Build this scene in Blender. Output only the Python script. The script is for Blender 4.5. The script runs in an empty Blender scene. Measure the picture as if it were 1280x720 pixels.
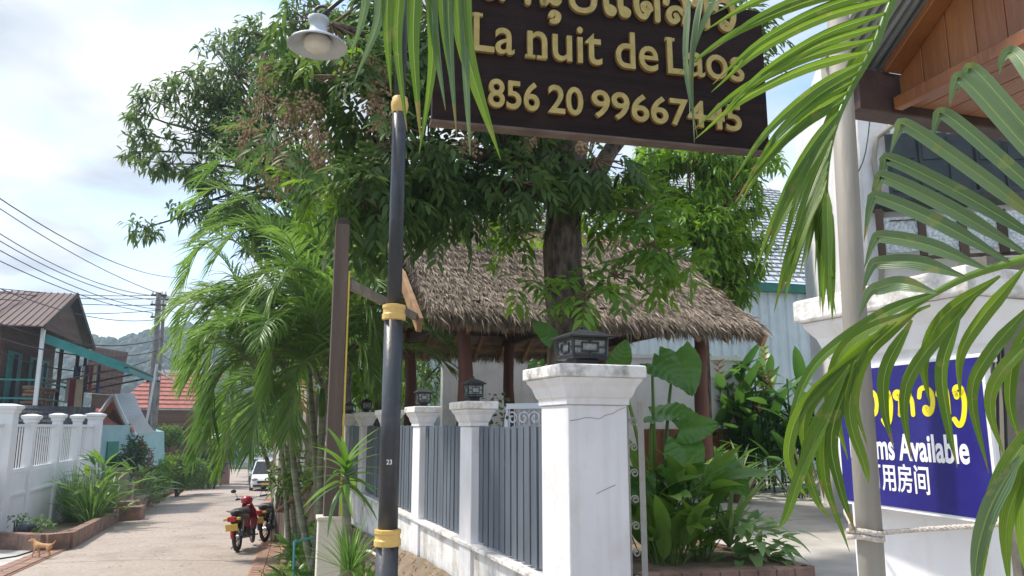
import bpy, bmesh, math, random
import numpy as np
from mathutils import Vector, Matrix, Quaternion
R = math.radians
random.seed(7); rng = np.random.default_rng(7)
SC = bpy.context.scene
COL = SC.collection
# ------------------------------------------------------------------ camera
EYE = 1.9
PITCH = math.atan(173 / 950)
cd = bpy.data.cameras.new('camera'); cam = bpy.data.objects.new('camera', cd); COL.objects.link(cam)
cam.location = (0, 0, EYE); cam.rotation_euler = (math.pi / 2 + PITCH, 0, 0)
cd.sensor_width = 36; cd.lens = 950 / 1280 * 36; cd.clip_start = 0.05; cd.clip_end = 3000
SC.camera = cam
# ------------------------------------------------------------------ sky, sun, exposure
SUN_DIR = Vector((-0.62, 0.12, 1.0)).normalized()          # towards the sun
elev = math.asin(SUN_DIR.z)
w = bpy.data.worlds.new('World'); SC.world = w; w.use_nodes = True
nt = w.node_tree; nt.nodes.clear()
def N(tree, typ, **kw):
    n = tree.nodes.new(typ)
    for k, v in kw.items(): setattr(n, k, v)
    return n
out = N(nt, 'ShaderNodeOutputWorld'); bg = N(nt, 'ShaderNodeBackground'); bg.inputs[1].default_value = 0.15
sky = N(nt, 'ShaderNodeTexSky', sky_type='NISHITA'); sky.sun_disc = False; sky.sun_elevation = elev
sky.sun_rotation = math.atan2(SUN_DIR.x, SUN_DIR.y); sky.air_density = 1.0; sky.dust_density = 1.2; sky.ozone_density = 2.0
tc = N(nt, 'ShaderNodeTexCoord'); sep = N(nt, 'ShaderNodeSeparateXYZ'); nt.links.new(tc.outputs['Generated'], sep.inputs[0])
addz = N(nt, 'ShaderNodeMath', operation='ADD'); addz.inputs[1].default_value = 0.22; nt.links.new(sep.outputs[2], addz.inputs[0])
mx = N(nt, 'ShaderNodeMath', operation='MAXIMUM'); mx.inputs[1].default_value = 0.08; nt.links.new(addz.outputs[0], mx.inputs[0])
dv = N(nt, 'ShaderNodeVectorMath', operation='DIVIDE'); nt.links.new(tc.outputs['Generated'], dv.inputs[0])
cmb = N(nt, 'ShaderNodeCombineXYZ')
for i in range(3): nt.links.new(mx.outputs[0], cmb.inputs[i])
nt.links.new(cmb.outputs[0], dv.inputs[1])
mp = N(nt, 'ShaderNodeMapping'); mp.inputs['Location'].default_value = (2.3, 0.75, 0.0); nt.links.new(dv.outputs[0], mp.inputs[0])
nz = N(nt, 'ShaderNodeTexNoise'); nz.inputs['Scale'].default_value = 1.5; nz.inputs['Detail'].default_value = 7; nz.inputs['Roughness'].default_value = 0.52
nz.inputs['Distortion'].default_value = 0.25
nt.links.new(mp.outputs[0], nz.inputs['Vector'])
rp = N(nt, 'ShaderNodeValToRGB'); rp.color_ramp.elements[0].position = 0.40; rp.color_ramp.elements[1].position = 0.58
nt.links.new(nz.outputs[0], rp.inputs[0])
nz2 = N(nt, 'ShaderNodeTexNoise'); nz2.inputs['Scale'].default_value = 2.7; nz2.inputs['Detail'].default_value = 4
nt.links.new(mp.outputs[0], nz2.inputs['Vector'])
rc = N(nt, 'ShaderNodeValToRGB'); e = rc.color_ramp.elements
e[0].position = 0.35; e[0].color = (2.0, 2.2, 2.5, 1); e[1].position = 0.68; e[1].color = (3.9, 3.95, 4.0, 1)
nt.links.new(nz2.outputs[0], rc.inputs[0])
mix = N(nt, 'ShaderNodeMix', data_type='RGBA'); nt.links.new(rp.outputs[0], mix.inputs[0])
nt.links.new(sky.outputs[0], mix.inputs[6]); nt.links.new(rc.outputs[0], mix.inputs[7])
nt.links.new(mix.outputs[2], bg.inputs[0]); nt.links.new(bg.outputs[0], out.inputs[0])
sd = bpy.data.lights.new('sun', 'SUN'); sd.energy = 2.3; sd.angle = R(4.0); sd.color = (1.0, 0.93, 0.82)
sun = bpy.data.objects.new('sun', sd); COL.objects.link(sun); sun.rotation_euler = SUN_DIR.to_track_quat('Z', 'Y').to_euler(); sun.location = (-20, 5, 30)
vs = SC.view_settings; vs.view_transform = 'Standard'; vs.look = 'None'; vs.gamma = 1.0; vs.exposure = 1.18; vs.use_curve_mapping = False
SC.cycles.max_bounces = 8; SC.cycles.transmission_bounces = 4; SC.cycles.transparent_max_bounces = 8; SC.cycles.volume_bounces = 0
# ------------------------------------------------------------------ geometry helpers
CP, SP = math.cos(PITCH), math.sin(PITCH)
def ray(px, py):
    u = (px - 640) / 950; v = (360 - py) / 950
    return Vector((u, CP - v * SP, SP + v * CP))
def P(px, py, d):                       # the place seen at that spot of the photograph, d metres ahead
    r = ray(px, py); return r * (d / r.y) + Vector((0, 0, EYE))
def S(n, d): return n * d / 950         # size in metres of n photo pixels at distance d
def lane_z(y): return -0.038 * min(max(y, -20), 50)
def G(px, py):                          # on the lane
    r = ray(px, py); t = (-EYE) / (r.z + 0.038 * r.y); p = r * t + Vector((0, 0, EYE))
    if p.y > 50: p = r * ((-EYE - 1.9) / r.z) + Vector((0, 0, EYE))
    return p
FD = Vector((-0.352, 0.936, 0)).normalized()      # along the grey fence, away from the camera
ED = Vector((0.936, 0.352, 0)).normalized()       # square to it, into the yard
YARD = EYE - 1.2
UP = Vector((0, 0, 1))
class MB:
    def __init__(s): s.v = []; s.f = []
    def add(s, vs, fs):
        o = len(s.v); s.v += [tuple(x) for x in vs]; s.f += [tuple(i + o for i in f) for f in fs]; return s
    def frame_box(s, c, ax, ay, az, hx, hy, hz, taper=1.0):
        c = Vector(c); vs = []
        for k in (-1, 1):
            t = taper if k > 0 else 1
            for (i, j) in ((-1, -1), (1, -1), (1, 1), (-1, 1)):
                vs.append(c + ax * hx * i * t + ay * hy * j * t + az * hz * k)
        return s.add(vs, [(3, 2, 1, 0), (4, 5, 6, 7), (0, 1, 5, 4), (1, 2, 6, 5), (2, 3, 7, 6), (3, 0, 4, 7)])
    def box(s, c, hx, hy, hz, rz=0, taper=1.0):
        ax = Vector((math.cos(rz), math.sin(rz), 0)); ay = Vector((-ax.y, ax.x, 0))
        return s.frame_box(c, ax, ay, UP, hx, hy, hz, taper)
    def bar(s, a, b, wx, wz, up=UP):
        a = Vector(a); b = Vector(b); d = b - a; L = d.length; d.normalize()
        sx = d.cross(up)
        if sx.length < 1e-4: sx = d.cross(Vector((1, 0, 0)))
        sx.normalize(); sz = sx.cross(d).normalized()
        return s.frame_box((a + b) / 2, d, sx, sz, L / 2, wx / 2, wz / 2)
    def tube(s, pts, rad, n=8, cap=True):
        pts = [Vector(p) for p in pts]; m = len(pts)
        if not hasattr(rad, '__len__'): rad = [rad] * m
        ref = None; vs = []; fs = []
        for i, p in enumerate(pts):
            t = (pts[min(i + 1, m - 1)] - pts[max(i - 1, 0)])
            if t.length < 1e-9: t = Vector((0, 0, 1))
            t.normalize()
            if ref is None:
                ref = t.cross(Vector((0, 0, 1)))
                if ref.length < 1e-3: ref = Vector((1, 0, 0))
            a = (ref - t * ref.dot(t))
            if a.length < 1e-6: a = t.orthogonal()
            a.normalize(); ref = a; b = t.cross(a)
            for k in range(n):
                q = 2 * math.pi * k / n; vs.append(p + (a * math.cos(q) + b * math.sin(q)) * rad[i])
        for i in range(m - 1):
            for k in range(n):
                k2 = (k + 1) % n; fs.append((i * n + k, i * n + k2, (i + 1) * n + k2, (i + 1) * n + k))
        if cap: fs += [tuple(range(n - 1, -1, -1)), tuple(range((m - 1) * n, m * n))]
        return s.add(vs, fs)
    def lathe(s, c, prof, n=16, axis=UP, square=0, rz=0):       # prof: (radius, height)
        c = Vector(c); ax = Vector(axis).normalized()
        a = Vector((math.cos(rz), math.sin(rz), 0)) if abs(ax.z) > 0.99 else ax.orthogonal().normalized()
        b = ax.cross(a); vs = []; fs = []
        if square: n = 4
        for r, h in prof:
            for k in range(n):
                q = 2 * math.pi * (k + (0.5 if square else 0)) / n; rr = r * (math.sqrt(2) if square else 1)
                vs.append(c + ax * h + (a * math.cos(q) + b * math.sin(q)) * rr)
        m = len(prof)
        for i in range(m - 1):
            for k in range(n):
                k2 = (k + 1) % n; fs.append((i * n + k, i * n + k2, (i + 1) * n + k2, (i + 1) * n + k))
        fs += [tuple(range(n - 1, -1, -1)), tuple(range((m - 1) * n, m * n))]
        return s.add(vs, fs)
    def prism(s, poly, ext):             # planar polygon (world points) pushed along ext
        n = len(poly); e = Vector(ext); vs = [Vector(p) for p in poly]; vs += [p + e for p in vs]
        return s.add(vs, [tuple(range(n - 1, -1, -1)), tuple(range(n, 2 * n))] + [(i, (i + 1) % n, n + (i + 1) % n, n + i) for i in range(n)])
    def ball(s, c, rx, ry=None, rz=None, nu=10, nv=6, M=None):
        ry = rx if ry is None else ry; rz = rx if rz is None else rz; c = Vector(c); vs = []; fs = []
        for j in range(nv + 1):
            th = math.pi * (j + 0.001 * (j == 0) - 0.001 * (j == nv)) / nv
            for i in range(nu):
                ph = 2 * math.pi * i / nu
                p = Vector((rx * math.sin(th) * math.cos(ph), ry * math.sin(th) * math.sin(ph), rz * math.cos(th)))
                vs.append(c + (M @ p if M is not None else p))
        for j in range(nv):
            for i in range(nu): fs.append((j * nu + i, (j + 1) * nu + i, (j + 1) * nu + (i + 1) % nu, j * nu + (i + 1) % nu))
        return s.add(vs, fs)
    def grid(s, nx, ny, fn):
        vs = [fn(i / nx, j / ny) for j in range(ny + 1) for i in range(nx + 1)]
        return s.add(vs, [(j * (nx + 1) + i, j * (nx + 1) + i + 1, (j + 1) * (nx + 1) + i + 1, (j + 1) * (nx + 1) + i) for j in range(ny) for i in range(nx)])
    def ribbon(s, pts, side, wid, flip=True):       # a leaf blade along pts, folded a little along its midrib
        m = len(pts); vs = []
        for i, p in enumerate(pts):
            t = (pts[min(i + 1, m - 1)] - pts[max(i - 1, 0)]).normalized()
            sd_ = side[i] if isinstance(side, list) else side
            b = (sd_ - t * sd_.dot(t)).normalized(); n = t.cross(b)
            if n.z < 0 and flip: n = -n
            wv = wid[i] / 2
            vs += [p + b * wv + n * wv * 0.35, p, p, p - b * wv + n * wv * 0.35]
        fs = []
        for i in range(m - 1):
            for k in (0, 2): fs.append((i * 4 + k, i * 4 + k + 1, i * 4 + 5 + k, i * 4 + 4 + k))
        return s.add(vs, fs)
    def build(s, name, mat, parent=None, smooth=False, local=False, kind=None, bevel=0, lv=None, al=None):
        off = Vector((0, 0, 0))
        if parent is not None and not local: off = wloc(parent)
        me = bpy.data.meshes.new(name)
        me.from_pydata([(x - off.x, y - off.y, z - off.z) for x, y, z in s.v], [], s.f)
        if smooth: me.polygons.foreach_set('use_smooth', [True] * len(me.polygons))
        me.update()
        if lv is not None:
            at = me.attributes.new('lv', 'FLOAT', 'POINT'); at.data.foreach_set('value', np.asarray(lv, dtype=np.float32))
        if al is not None:
            at = me.attributes.new('al', 'FLOAT', 'POINT'); at.data.foreach_set('value', np.asarray(al, dtype=np.float32))
        return link(name, me, mat, parent, kind, bevel)
def link(name, me, mat, parent=None, kind=None, bevel=0):
    o = bpy.data.objects.new(name, me)
    if mat is not None and not me.materials: me.materials.append(MAT[mat] if isinstance(mat, str) else mat)
    if parent is not None: o.parent = parent
    if kind: o['kind'] = kind
    COL.objects.link(o)
    if bevel:
        b = o.modifiers.new('bevel', 'BEVEL'); b.width = bevel; b.segments = 2; b.limit_method = 'ANGLE'
    return o
def wloc(o):
    v = Vector((0, 0, 0))
    while o is not None: v = v + o.location; o = o.parent
    return v
def tag(o, label, cat, group=None, kind=None):
    o['label'] = label; o['category'] = cat
    if group: o['group'] = group
    if kind: o['kind'] = kind
    return o
def thing(name, label, cat, loc, group=None, rz=0):
    o = bpy.data.objects.new(name, None); COL.objects.link(o); o.location = loc; o.rotation_euler = (0, 0, rz); o.empty_display_size = 0.1
    return tag(o, label, cat, group)
def struct(o): o['kind'] = 'structure'; return o
def smoothline(pts, n=6):                # Catmull-Rom through points
    pts = [Vector(p) for p in pts]; out_ = []
    ext = [pts[0] * 2 - pts[1]] + pts + [pts[-1] * 2 - pts[-2]]
    for i in range(1, len(ext) - 2):
        p0, p1, p2, p3 = ext[i - 1:i + 3]
        for k in range(n):
            t = k / n
            out_.append(0.5 * ((2 * p1) + (p2 - p0) * t + (2 * p0 - 5 * p1 + 4 * p2 - p3) * t * t + (3 * p1 - p0 - 3 * p2 + p3) * t ** 3))
    out_.append(pts[-1]); return out_
# ------------------------------------------------------------------ materials
MAT = {}
def mat(name, c1, c2=None, scale=6, rough=0.7, bump=0.0, bscale=40, metal=0, detail=5, stretch=None, spec=0.4, dirt=None, dscale=1.5, dpos=(0.5, 0.7), coords='Object', lo=0.35, hi=0.65, streak=None):
    m = bpy.data.materials.new(name); m.use_nodes = True; t = m.node_tree; b = t.nodes['Principled BSDF']; MAT[name] = m
    b.inputs['Roughness'].default_value = rough; b.inputs['Metallic'].default_value = metal; b.inputs['Specular IOR Level'].default_value = spec
    tcn = N(t, 'ShaderNodeNewGeometry'); vec = tcn.outputs['Position']
    if stretch:
        mpn = N(t, 'ShaderNodeMapping'); mpn.inputs['Scale'].default_value = stretch; t.links.new(vec, mpn.inputs[0]); vec = mpn.outputs[0]
    n1 = N(t, 'ShaderNodeTexNoise'); n1.inputs['Scale'].default_value = scale; n1.inputs['Detail'].default_value = detail; t.links.new(vec, n1.inputs['Vector'])
    r1 = N(t, 'ShaderNodeValToRGB'); r1.color_ramp.elements[0].position = lo; r1.color_ramp.elements[1].position = hi
    r1.color_ramp.elements[0].color = (*c1, 1); r1.color_ramp.elements[1].color = (*(c2 or c1), 1)
    t.links.new(n1.outputs[0], r1.inputs[0]); col = r1.outputs[0]
    if dirt:
        n3 = N(t, 'ShaderNodeTexNoise'); n3.inputs['Scale'].default_value = dscale; n3.inputs['Detail'].default_value = 8; n3.inputs['Roughness'].default_value = 0.65
        t.links.new(tcn.outputs['Position'], n3.inputs['Vector'])
        r3 = N(t, 'ShaderNodeValToRGB'); r3.color_ramp.elements[0].position = dpos[0]; r3.color_ramp.elements[1].position = dpos[1]
        t.links.new(n3.outputs[0], r3.inputs[0])
        mm = N(t, 'ShaderNodeMix', data_type='RGBA'); t.links.new(r3.outputs[0], mm.inputs[0]); t.links.new(col, mm.inputs[6]); mm.inputs[7].default_value = (*dirt, 1); col = mm.outputs[2]
    if streak:                           # rain runs down the face
        ms_ = N(t, 'ShaderNodeMapping'); ms_.inputs['Scale'].default_value = (13, 13, .55); t.links.new(tcn.outputs['Position'], ms_.inputs[0])
        n4 = N(t, 'ShaderNodeTexNoise'); n4.inputs['Scale'].default_value = 1; n4.inputs['Detail'].default_value = 6; n4.inputs['Roughness'].default_value = .6; t.links.new(ms_.outputs[0], n4.inputs['Vector'])
        r4 = N(t, 'ShaderNodeValToRGB'); r4.color_ramp.elements[0].position = .5; r4.color_ramp.elements[1].position = .8; r4.color_ramp.elements[1].color = (.7, .7, .7, 1); t.links.new(n4.outputs[0], r4.inputs[0])
        m4 = N(t, 'ShaderNodeMix', data_type='RGBA'); t.links.new(r4.outputs[0], m4.inputs[0]); t.links.new(col, m4.inputs[6]); m4.inputs[7].default_value = (*streak, 1); col = m4.outputs[2]
    t.links.new(col, b.inputs['Base Color'])
    if bump:
        n2 = N(t, 'ShaderNodeTexNoise'); n2.inputs['Scale'].default_value = bscale; n2.inputs['Detail'].default_value = 4; t.links.new(vec, n2.inputs['Vector'])
        bp = N(t, 'ShaderNodeBump'); bp.inputs['Strength'].default_value = bump; bp.inputs['Distance'].default_value = 0.02
        t.links.new(n2.outputs[0], bp.inputs['Height']); t.links.new(bp.outputs[0], b.inputs['Normal'])
    return m
def leafmat(name, c1, c2, trans=0.35, rough=0.45, spec=0.4, c3=None, obj_random=False, noise=0.0, ribs=False):
    m = bpy.data.materials.new(name); m.use_nodes = True; t = m.node_tree; b = t.nodes['Principled BSDF']; MAT[name] = m
    o = t.nodes['Material Output']
    b.inputs['Roughness'].default_value = rough; b.inputs['Specular IOR Level'].default_value = spec
    if obj_random: src = N(t, 'ShaderNodeObjectInfo').outputs['Random']
    else: src = N(t, 'ShaderNodeAttribute', attribute_name='lv').outputs['Fac']
    if noise:
        g = N(t, 'ShaderNodeNewGeometry'); nn = N(t, 'ShaderNodeTexNoise'); nn.inputs['Scale'].default_value = noise; t.links.new(g.outputs['Position'], nn.inputs['Vector'])
        ma = N(t, 'ShaderNodeMath', operation='MULTIPLY_ADD'); ma.inputs[1].default_value = 0.6; t.links.new(nn.outputs[0], ma.inputs[0])
        ms = N(t, 'ShaderNodeMath', operation='MULTIPLY_ADD'); ms.inputs[1].default_value = 0.7; ms.inputs[2].default_value = -0.15
        t.links.new(src, ms.inputs[0]); t.links.new(ms.outputs[0], ma.inputs[2]); src = ma.outputs[0]
    r = N(t, 'ShaderNodeValToRGB'); el = r.color_ramp.elements; el[0].color = (*c1, 1); el[1].color = (*c2, 1)
    if c3: x = el.new(0.96); x.color = (*c2, 1); el[-1].color = (*c3, 1); el[-1].position = 0.99
    t.links.new(src, r.inputs[0]); colo = r.outputs[0]
    if ribs:                              # fine lengthwise ribs, paler midrib, dry tips on some leaflets
        def M(op, a, bb=None, c=None):
            q = N(t, 'ShaderNodeMath', operation=op)
            for i, x in enumerate((a, bb, c)):
                if x is None: continue
                if isinstance(x, (int, float)): q.inputs[i].default_value = x
                else: t.links.new(x, q.inputs[i])
            return q.outputs[0]
        ac = N(t, 'ShaderNodeAttribute', attribute_name='lv').outputs['Fac']; al = N(t, 'ShaderNodeAttribute', attribute_name='al').outputs['Fac']; rnd = N(t, 'ShaderNodeObjectInfo').outputs['Random']
        rib = M('MULTIPLY_ADD', M('SINE', M('MULTIPLY', ac, 50.0)), .5, .5)
        def mixc(f, a, colr):
            mm = N(t, 'ShaderNodeMix', data_type='RGBA'); t.links.new(f, mm.inputs[0]); t.links.new(a, mm.inputs[6]); mm.inputs[7].default_value = (*colr, 1); return mm.outputs[2]
        colo = mixc(M('MULTIPLY', rib, .28), colo, tuple(x * .45 for x in c1))
        g2 = N(t, 'ShaderNodeNewGeometry'); n2 = N(t, 'ShaderNodeTexNoise'); n2.inputs['Scale'].default_value = 22; n2.inputs['Detail'].default_value = 5; t.links.new(g2.outputs['Position'], n2.inputs['Vector'])
        blot = M('MULTIPLY', M('GREATER_THAN', n2.outputs[0], .64), .55); colo = mixc(blot, colo, (.20, .22, .06))
        colo = mixc(M('LESS_THAN', M('ABSOLUTE', M('SUBTRACT', ac, .5)), .035), colo, (.22, .30, .09))
        tipf = M('MULTIPLY', M('GREATER_THAN', M('ADD', al, M('MULTIPLY', n2.outputs[0], .16)), M('MULTIPLY_ADD', rnd, .26, .93)), .85); colo = mixc(tipf, colo, (.22, .18, .06))
        bq = N(t, 'ShaderNodeBump'); bq.inputs['Strength'].default_value = .35; bq.inputs['Distance'].default_value = .002; t.links.new(rib, bq.inputs['Height']); t.links.new(bq.outputs[0], b.inputs['Normal'])
    t.links.new(colo, b.inputs['Base Color'])
    tr = N(t, 'ShaderNodeBsdfTranslucent'); hsv = N(t, 'ShaderNodeHueSaturation'); hsv.inputs['Saturation'].default_value = 1.1; hsv.inputs['Value'].default_value = 1.7
    hsv.inputs['Hue'].default_value = 0.485
    t.links.new(colo, hsv.inputs['Color']); t.links.new(hsv.outputs[0], tr.inputs['Color'])
    mxs = N(t, 'ShaderNodeMixShader'); mxs.inputs[0].default_value = trans
    t.links.new(b.outputs[0], mxs.inputs[1]); t.links.new(tr.outputs[0], mxs.inputs[2]); t.links.new(mxs.outputs[0], o.inputs[0])
    return m
mat('asphalt', (0.33, 0.275, 0.235), (0.42, 0.355, 0.305), 14, 0.9, 0.6, 60, dirt=(0.25, 0.205, 0.17), dscale=0.7, dpos=(0.48, 0.75))
mat('soil', (0.16, 0.12, 0.08), (0.26, 0.2, 0.14), 5, 0.95, 0.8, 25)
mat('earth', (0.10, 0.12, 0.05), (0.16, 0.15, 0.08), 1.5, 0.95)
mat('brick', (0.30, 0.17, 0.125), (0.38, 0.235, 0.175), 9, 0.9, 0.4, 60, dirt=(0.25, 0.19, 0.15), dscale=2.5)
mat('kerb', (0.22, 0.13, 0.10), (0.33, 0.2, 0.15), 4, 0.9, 0.5, 50, dirt=(0.13, 0.10, 0.08), dscale=3)
mat('concrete', (0.40, 0.38, 0.35), (0.50, 0.48, 0.45), 2, 0.85, 0.2, 60, dirt=(0.27, 0.25, 0.22), dscale=0.9, dpos=(0.45, 0.75))
mat('white_wall', (0.74, 0.73, 0.745), (0.80, 0.79, 0.80), 3, 0.75, 0.25, 14, dirt=(0.60, 0.57, 0.53), dscale=2.6, dpos=(0.5, 0.85), streak=(0.60, 0.57, 0.53))
mat('weathered_white', (0.74, 0.72, 0.70), (0.80, 0.78, 0.76), 3, 0.8, 0.5, 30, dirt=(0.20, 0.17, 0.14), dscale=9, dpos=(0.46, 0.74))
mat('rust_white', (0.78, 0.75, 0.71), (0.80, 0.78, 0.75), 3, 0.75, 0.2, 30, dirt=(0.40, 0.25, 0.13), dscale=8, dpos=(0.47, 0.76))
mat('stained_wall', (0.78, 0.77, 0.75), (0.80, 0.79, 0.77), 3, 0.8, 0.2, 30, dirt=(0.33, 0.28, 0.21), dscale=4.5, dpos=(0.44, 0.72), streak=(0.28, 0.24, 0.18))
mat('far_white', (0.70, 0.72, 0.75), (0.76, 0.77, 0.79), 2, 0.7)
mat('slat_grey', (0.085, 0.105, 0.13), (0.13, 0.15, 0.18), 7, 0.55, 0.2, 40, stretch=(1, 1, 0.15), dirt=(0.2, 0.21, 0.22), dscale=9, dpos=(0.62, 0.85))
mat('black_iron', (0.018, 0.02, 0.023), (0.035, 0.037, 0.04), 12, 0.45, 0.2, 60)
mat('lamp_post_paint', (0.02, 0.023, 0.03), (0.05, 0.055, 0.065), 3.5, 0.38, 0.1, 60, stretch=(1, 1, 0.35), dirt=(0.09, 0.095, 0.105), dscale=5, dpos=(0.5, 0.85))
mat('gold_paint', (0.62, 0.40, 0.11), (0.70, 0.47, 0.16), 12, 0.45, 0.1, 60, dirt=(0.35, 0.22, 0.08), dscale=14, dpos=(0.58, 0.8))
mat('lantern_glass', (0.20, 0.22, 0.21), (0.34, 0.36, 0.34), 60, 0.2, 0.4, 90)
mat('lamp_shade', (0.42, 0.45, 0.48), (0.5, 0.53, 0.56), 8, 0.5)
mat('lamp_inner', (0.62, 0.58, 0.54), (0.72, 0.68, 0.62), 9, 0.4)
mat('board_wood', (0.011, 0.005, 0.004), (0.022, 0.009, 0.007), 4, 0.6, 0.25, 30, spec=0.15, stretch=(0.3, 0.3, 5), dirt=(0.03, 0.016, 0.012), dscale=4, dpos=(0.55, 0.85))
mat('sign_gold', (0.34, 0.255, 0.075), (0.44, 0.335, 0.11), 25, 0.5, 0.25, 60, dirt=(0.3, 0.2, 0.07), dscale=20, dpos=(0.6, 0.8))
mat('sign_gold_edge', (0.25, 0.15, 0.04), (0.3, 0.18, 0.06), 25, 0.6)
mat('sign_blue', (0.013, 0.010, 0.145), (0.017, 0.013, 0.18), 5, 0.4, dirt=(0.03, 0.03, 0.2), dscale=5, dpos=(0.5, 0.8))
mat('sign_white', (0.82, 0.82, 0.84), (0.86, 0.86, 0.87), 3, 0.35)
mat('sign_yellow', (0.85, 0.72, 0.02), (0.9, 0.76, 0.03), 3, 0.35)
mat('pipe', (0.25, 0.23, 0.20), (0.36, 0.34, 0.30), 4, 0.6, 0.2, 40, stretch=(1, 1, 0.2), dirt=(0.30, 0.25, 0.19), dscale=9, dpos=(0.52, 0.8))
mat('rope', (0.5, 0.44, 0.38), (0.68, 0.62, 0.56), 90, 0.9, 0.5, 160)
mat('teak', (0.17, 0.058, 0.018), (0.27, 0.105, 0.034), 5, 0.38, 0.15, 40, stretch=(1, 1, 0.15), dirt=(0.15, 0.055, 0.02), dscale=3, dpos=(0.5, 0.8))
mat('teak_lengthwise', (0.20, 0.075, 0.025), (0.31, 0.13, 0.045), 5, 0.38, 0.15, 40, stretch=(2, 0.15, 1))
mat('dark_wood', (0.045, 0.028, 0.020), (0.085, 0.055, 0.038), 6, 0.75, 0.4, 30, stretch=(1, 1, 0.15))
mat('beam_brown', (0.055, 0.032, 0.028), (0.09, 0.055, 0.048), 6, 0.6, 0.2, 30)
mat('post_wood', (0.085, 0.058, 0.045), (0.14, 0.10, 0.08), 6, 0.75, 0.4, 30, stretch=(1, 1, 0.12))
mat('rafter_wood', (0.25, 0.14, 0.075), (0.36, 0.22, 0.12), 6, 0.7, 0.3, 30)
mat('red_post', (0.085, 0.032, 0.022), (0.13, 0.052, 0.035), 6, 0.6, 0.2, 30, stretch=(1, 1, 0.2))
mat('gable_tin', (0.22, 0.235, 0.24), (0.30, 0.31, 0.315), 4, 0.6, 0.1, 40)
mat('grey_soffit', (0.30, 0.29, 0.26), (0.38, 0.36, 0.33), 4, 0.7)
mat('beige_post', (0.62, 0.57, 0.47), (0.68, 0.63, 0.53), 5, 0.75, 0.2, 40, dirt=(0.45, 0.4, 0.32), dscale=6, dpos=(0.55, 0.8))
mat('conduit', (0.60, 0.42, 0.07), (0.66, 0.47, 0.10), 8, 0.5)
mat('hose', (0.62, 0.56, 0.42), (0.68, 0.62, 0.48), 8, 0.5)
mat('teal_pipe', (0.10, 0.42, 0.48), (0.13, 0.47, 0.53), 8, 0.45)
mat('bark', (0.035, 0.026, 0.02), (0.15, 0.115, 0.085), 18, 0.95, 1.0, 22, stretch=(1, 1, 0.35))
mat('palm_stem', (0.14, 0.15, 0.09), (0.25, 0.25, 0.17), 8, 0.7, 0.5, 30, stretch=(0.3, 0.3, 3))
mat('twig', (0.12, 0.08, 0.05), (0.2, 0.14, 0.09), 14, 0.9)
mat('fruit', (0.27, 0.185, 0.11), (0.40, 0.29, 0.18), 30, 0.8)
mat('tin_red', (0.105, 0.066, 0.06), (0.15, 0.098, 0.088), 1.5, 0.65, dirt=(0.08, 0.05, 0.045), dscale=1.5)
mat('tile_red', (0.30, 0.09, 0.065), (0.38, 0.13, 0.095), 4, 0.7)
mat('tile_black', (0.035, 0.038, 0.042), (0.07, 0.072, 0.078), 4, 0.6)
mat('teal_paint', (0.02, 0.19, 0.185), (0.03, 0.25, 0.245), 3, 0.5)
mat('teal_wall', (0.28, 0.48, 0.52), (0.36, 0.55, 0.58), 2, 0.7)
mat('green_door', (0.02, 0.20, 0.14), (0.03, 0.25, 0.18), 3, 0.5)
mat('plank_brown', (0.09, 0.045, 0.03), (0.15, 0.08, 0.055), 2, 0.8, stretch=(0.3, 0.3, 4))
mat('dark_gap', (0.012, 0.012, 0.013), (0.02, 0.02, 0.022), 3, 0.8)
mat('orange_gable', (0.42, 0.13, 0.045), (0.5, 0.18, 0.07), 3, 0.7)
mat('pole_concrete', (0.17, 0.16, 0.15), (0.26, 0.25, 0.235), 3, 0.85)
mat('cable', (0.02, 0.02, 0.022), (0.03, 0.03, 0.032), 3, 0.6)
mat('warehouse_sheet', (0.46, 0.54, 0.56), (0.54, 0.61, 0.63), 1.5, 0.5, dirt=(0.36, 0.40, 0.40), dscale=1.2, dpos=(0.5, 0.8))
mat('roof_pale', (0.50, 0.54, 0.57), (0.60, 0.63, 0.66), 1.5, 0.45)
mat('roof_joint', (0.16, 0.18, 0.2), (0.2, 0.22, 0.24), 1.5, 0.7)
mat('green_trim', (0.02, 0.13, 0.10), (0.03, 0.16, 0.12), 3, 0.5)
mat('shutter', (0.018, 0.026, 0.030), (0.032, 0.042, 0.048), 5, 0.45)
mat('glass_pane', (0.25, 0.32, 0.36), (0.33, 0.4, 0.44), 3, 0.1, spec=0.8)
mat('mosaic', (0.30, 0.34, 0.36), (0.62, 0.66, 0.67), 45, 0.4, 0.5, 60, detail=2)
mat('shade_wall', (0.15, 0.135, 0.115), (0.22, 0.20, 0.17), 2, 0.8, dirt=(0.10, 0.09, 0.075), dscale=4)  # porch plaster, its shade put into this darkened grey
mat('scrap_wood', (0.09, 0.065, 0.05), (0.22, 0.175, 0.14), 5, 0.85, 0.3, 30, stretch=(1, 1, 0.15))
mat('scrap_tin', (0.40, 0.40, 0.39), (0.55, 0.54, 0.52), 4, 0.6, dirt=(0.30, 0.15, 0.08), dscale=2.5, dpos=(0.5, 0.7))
mat('terracotta', (0.36, 0.15, 0.08), (0.45, 0.21, 0.12), 6, 0.85, 0.2, 30)
mat('brown_pot', (0.16, 0.085, 0.055), (0.22, 0.12, 0.08), 6, 0.6)
mat('old_post', (0.22, 0.18, 0.14), (0.34, 0.29, 0.23), 6, 0.9, 0.4, 30)
mat('dog_fur', (0.42, 0.23, 0.10), (0.55, 0.33, 0.16), 20, 0.9)
mat('dog_pale', (0.60, 0.47, 0.33), (0.68, 0.55, 0.4), 20, 0.9)
mat('moto_red', (0.34, 0.016, 0.024), (0.38, 0.02, 0.03), 5, 0.25, spec=0.6)
mat('moto_black', (0.014, 0.014, 0.016), (0.022, 0.022, 0.025), 8, 0.35)
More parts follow.
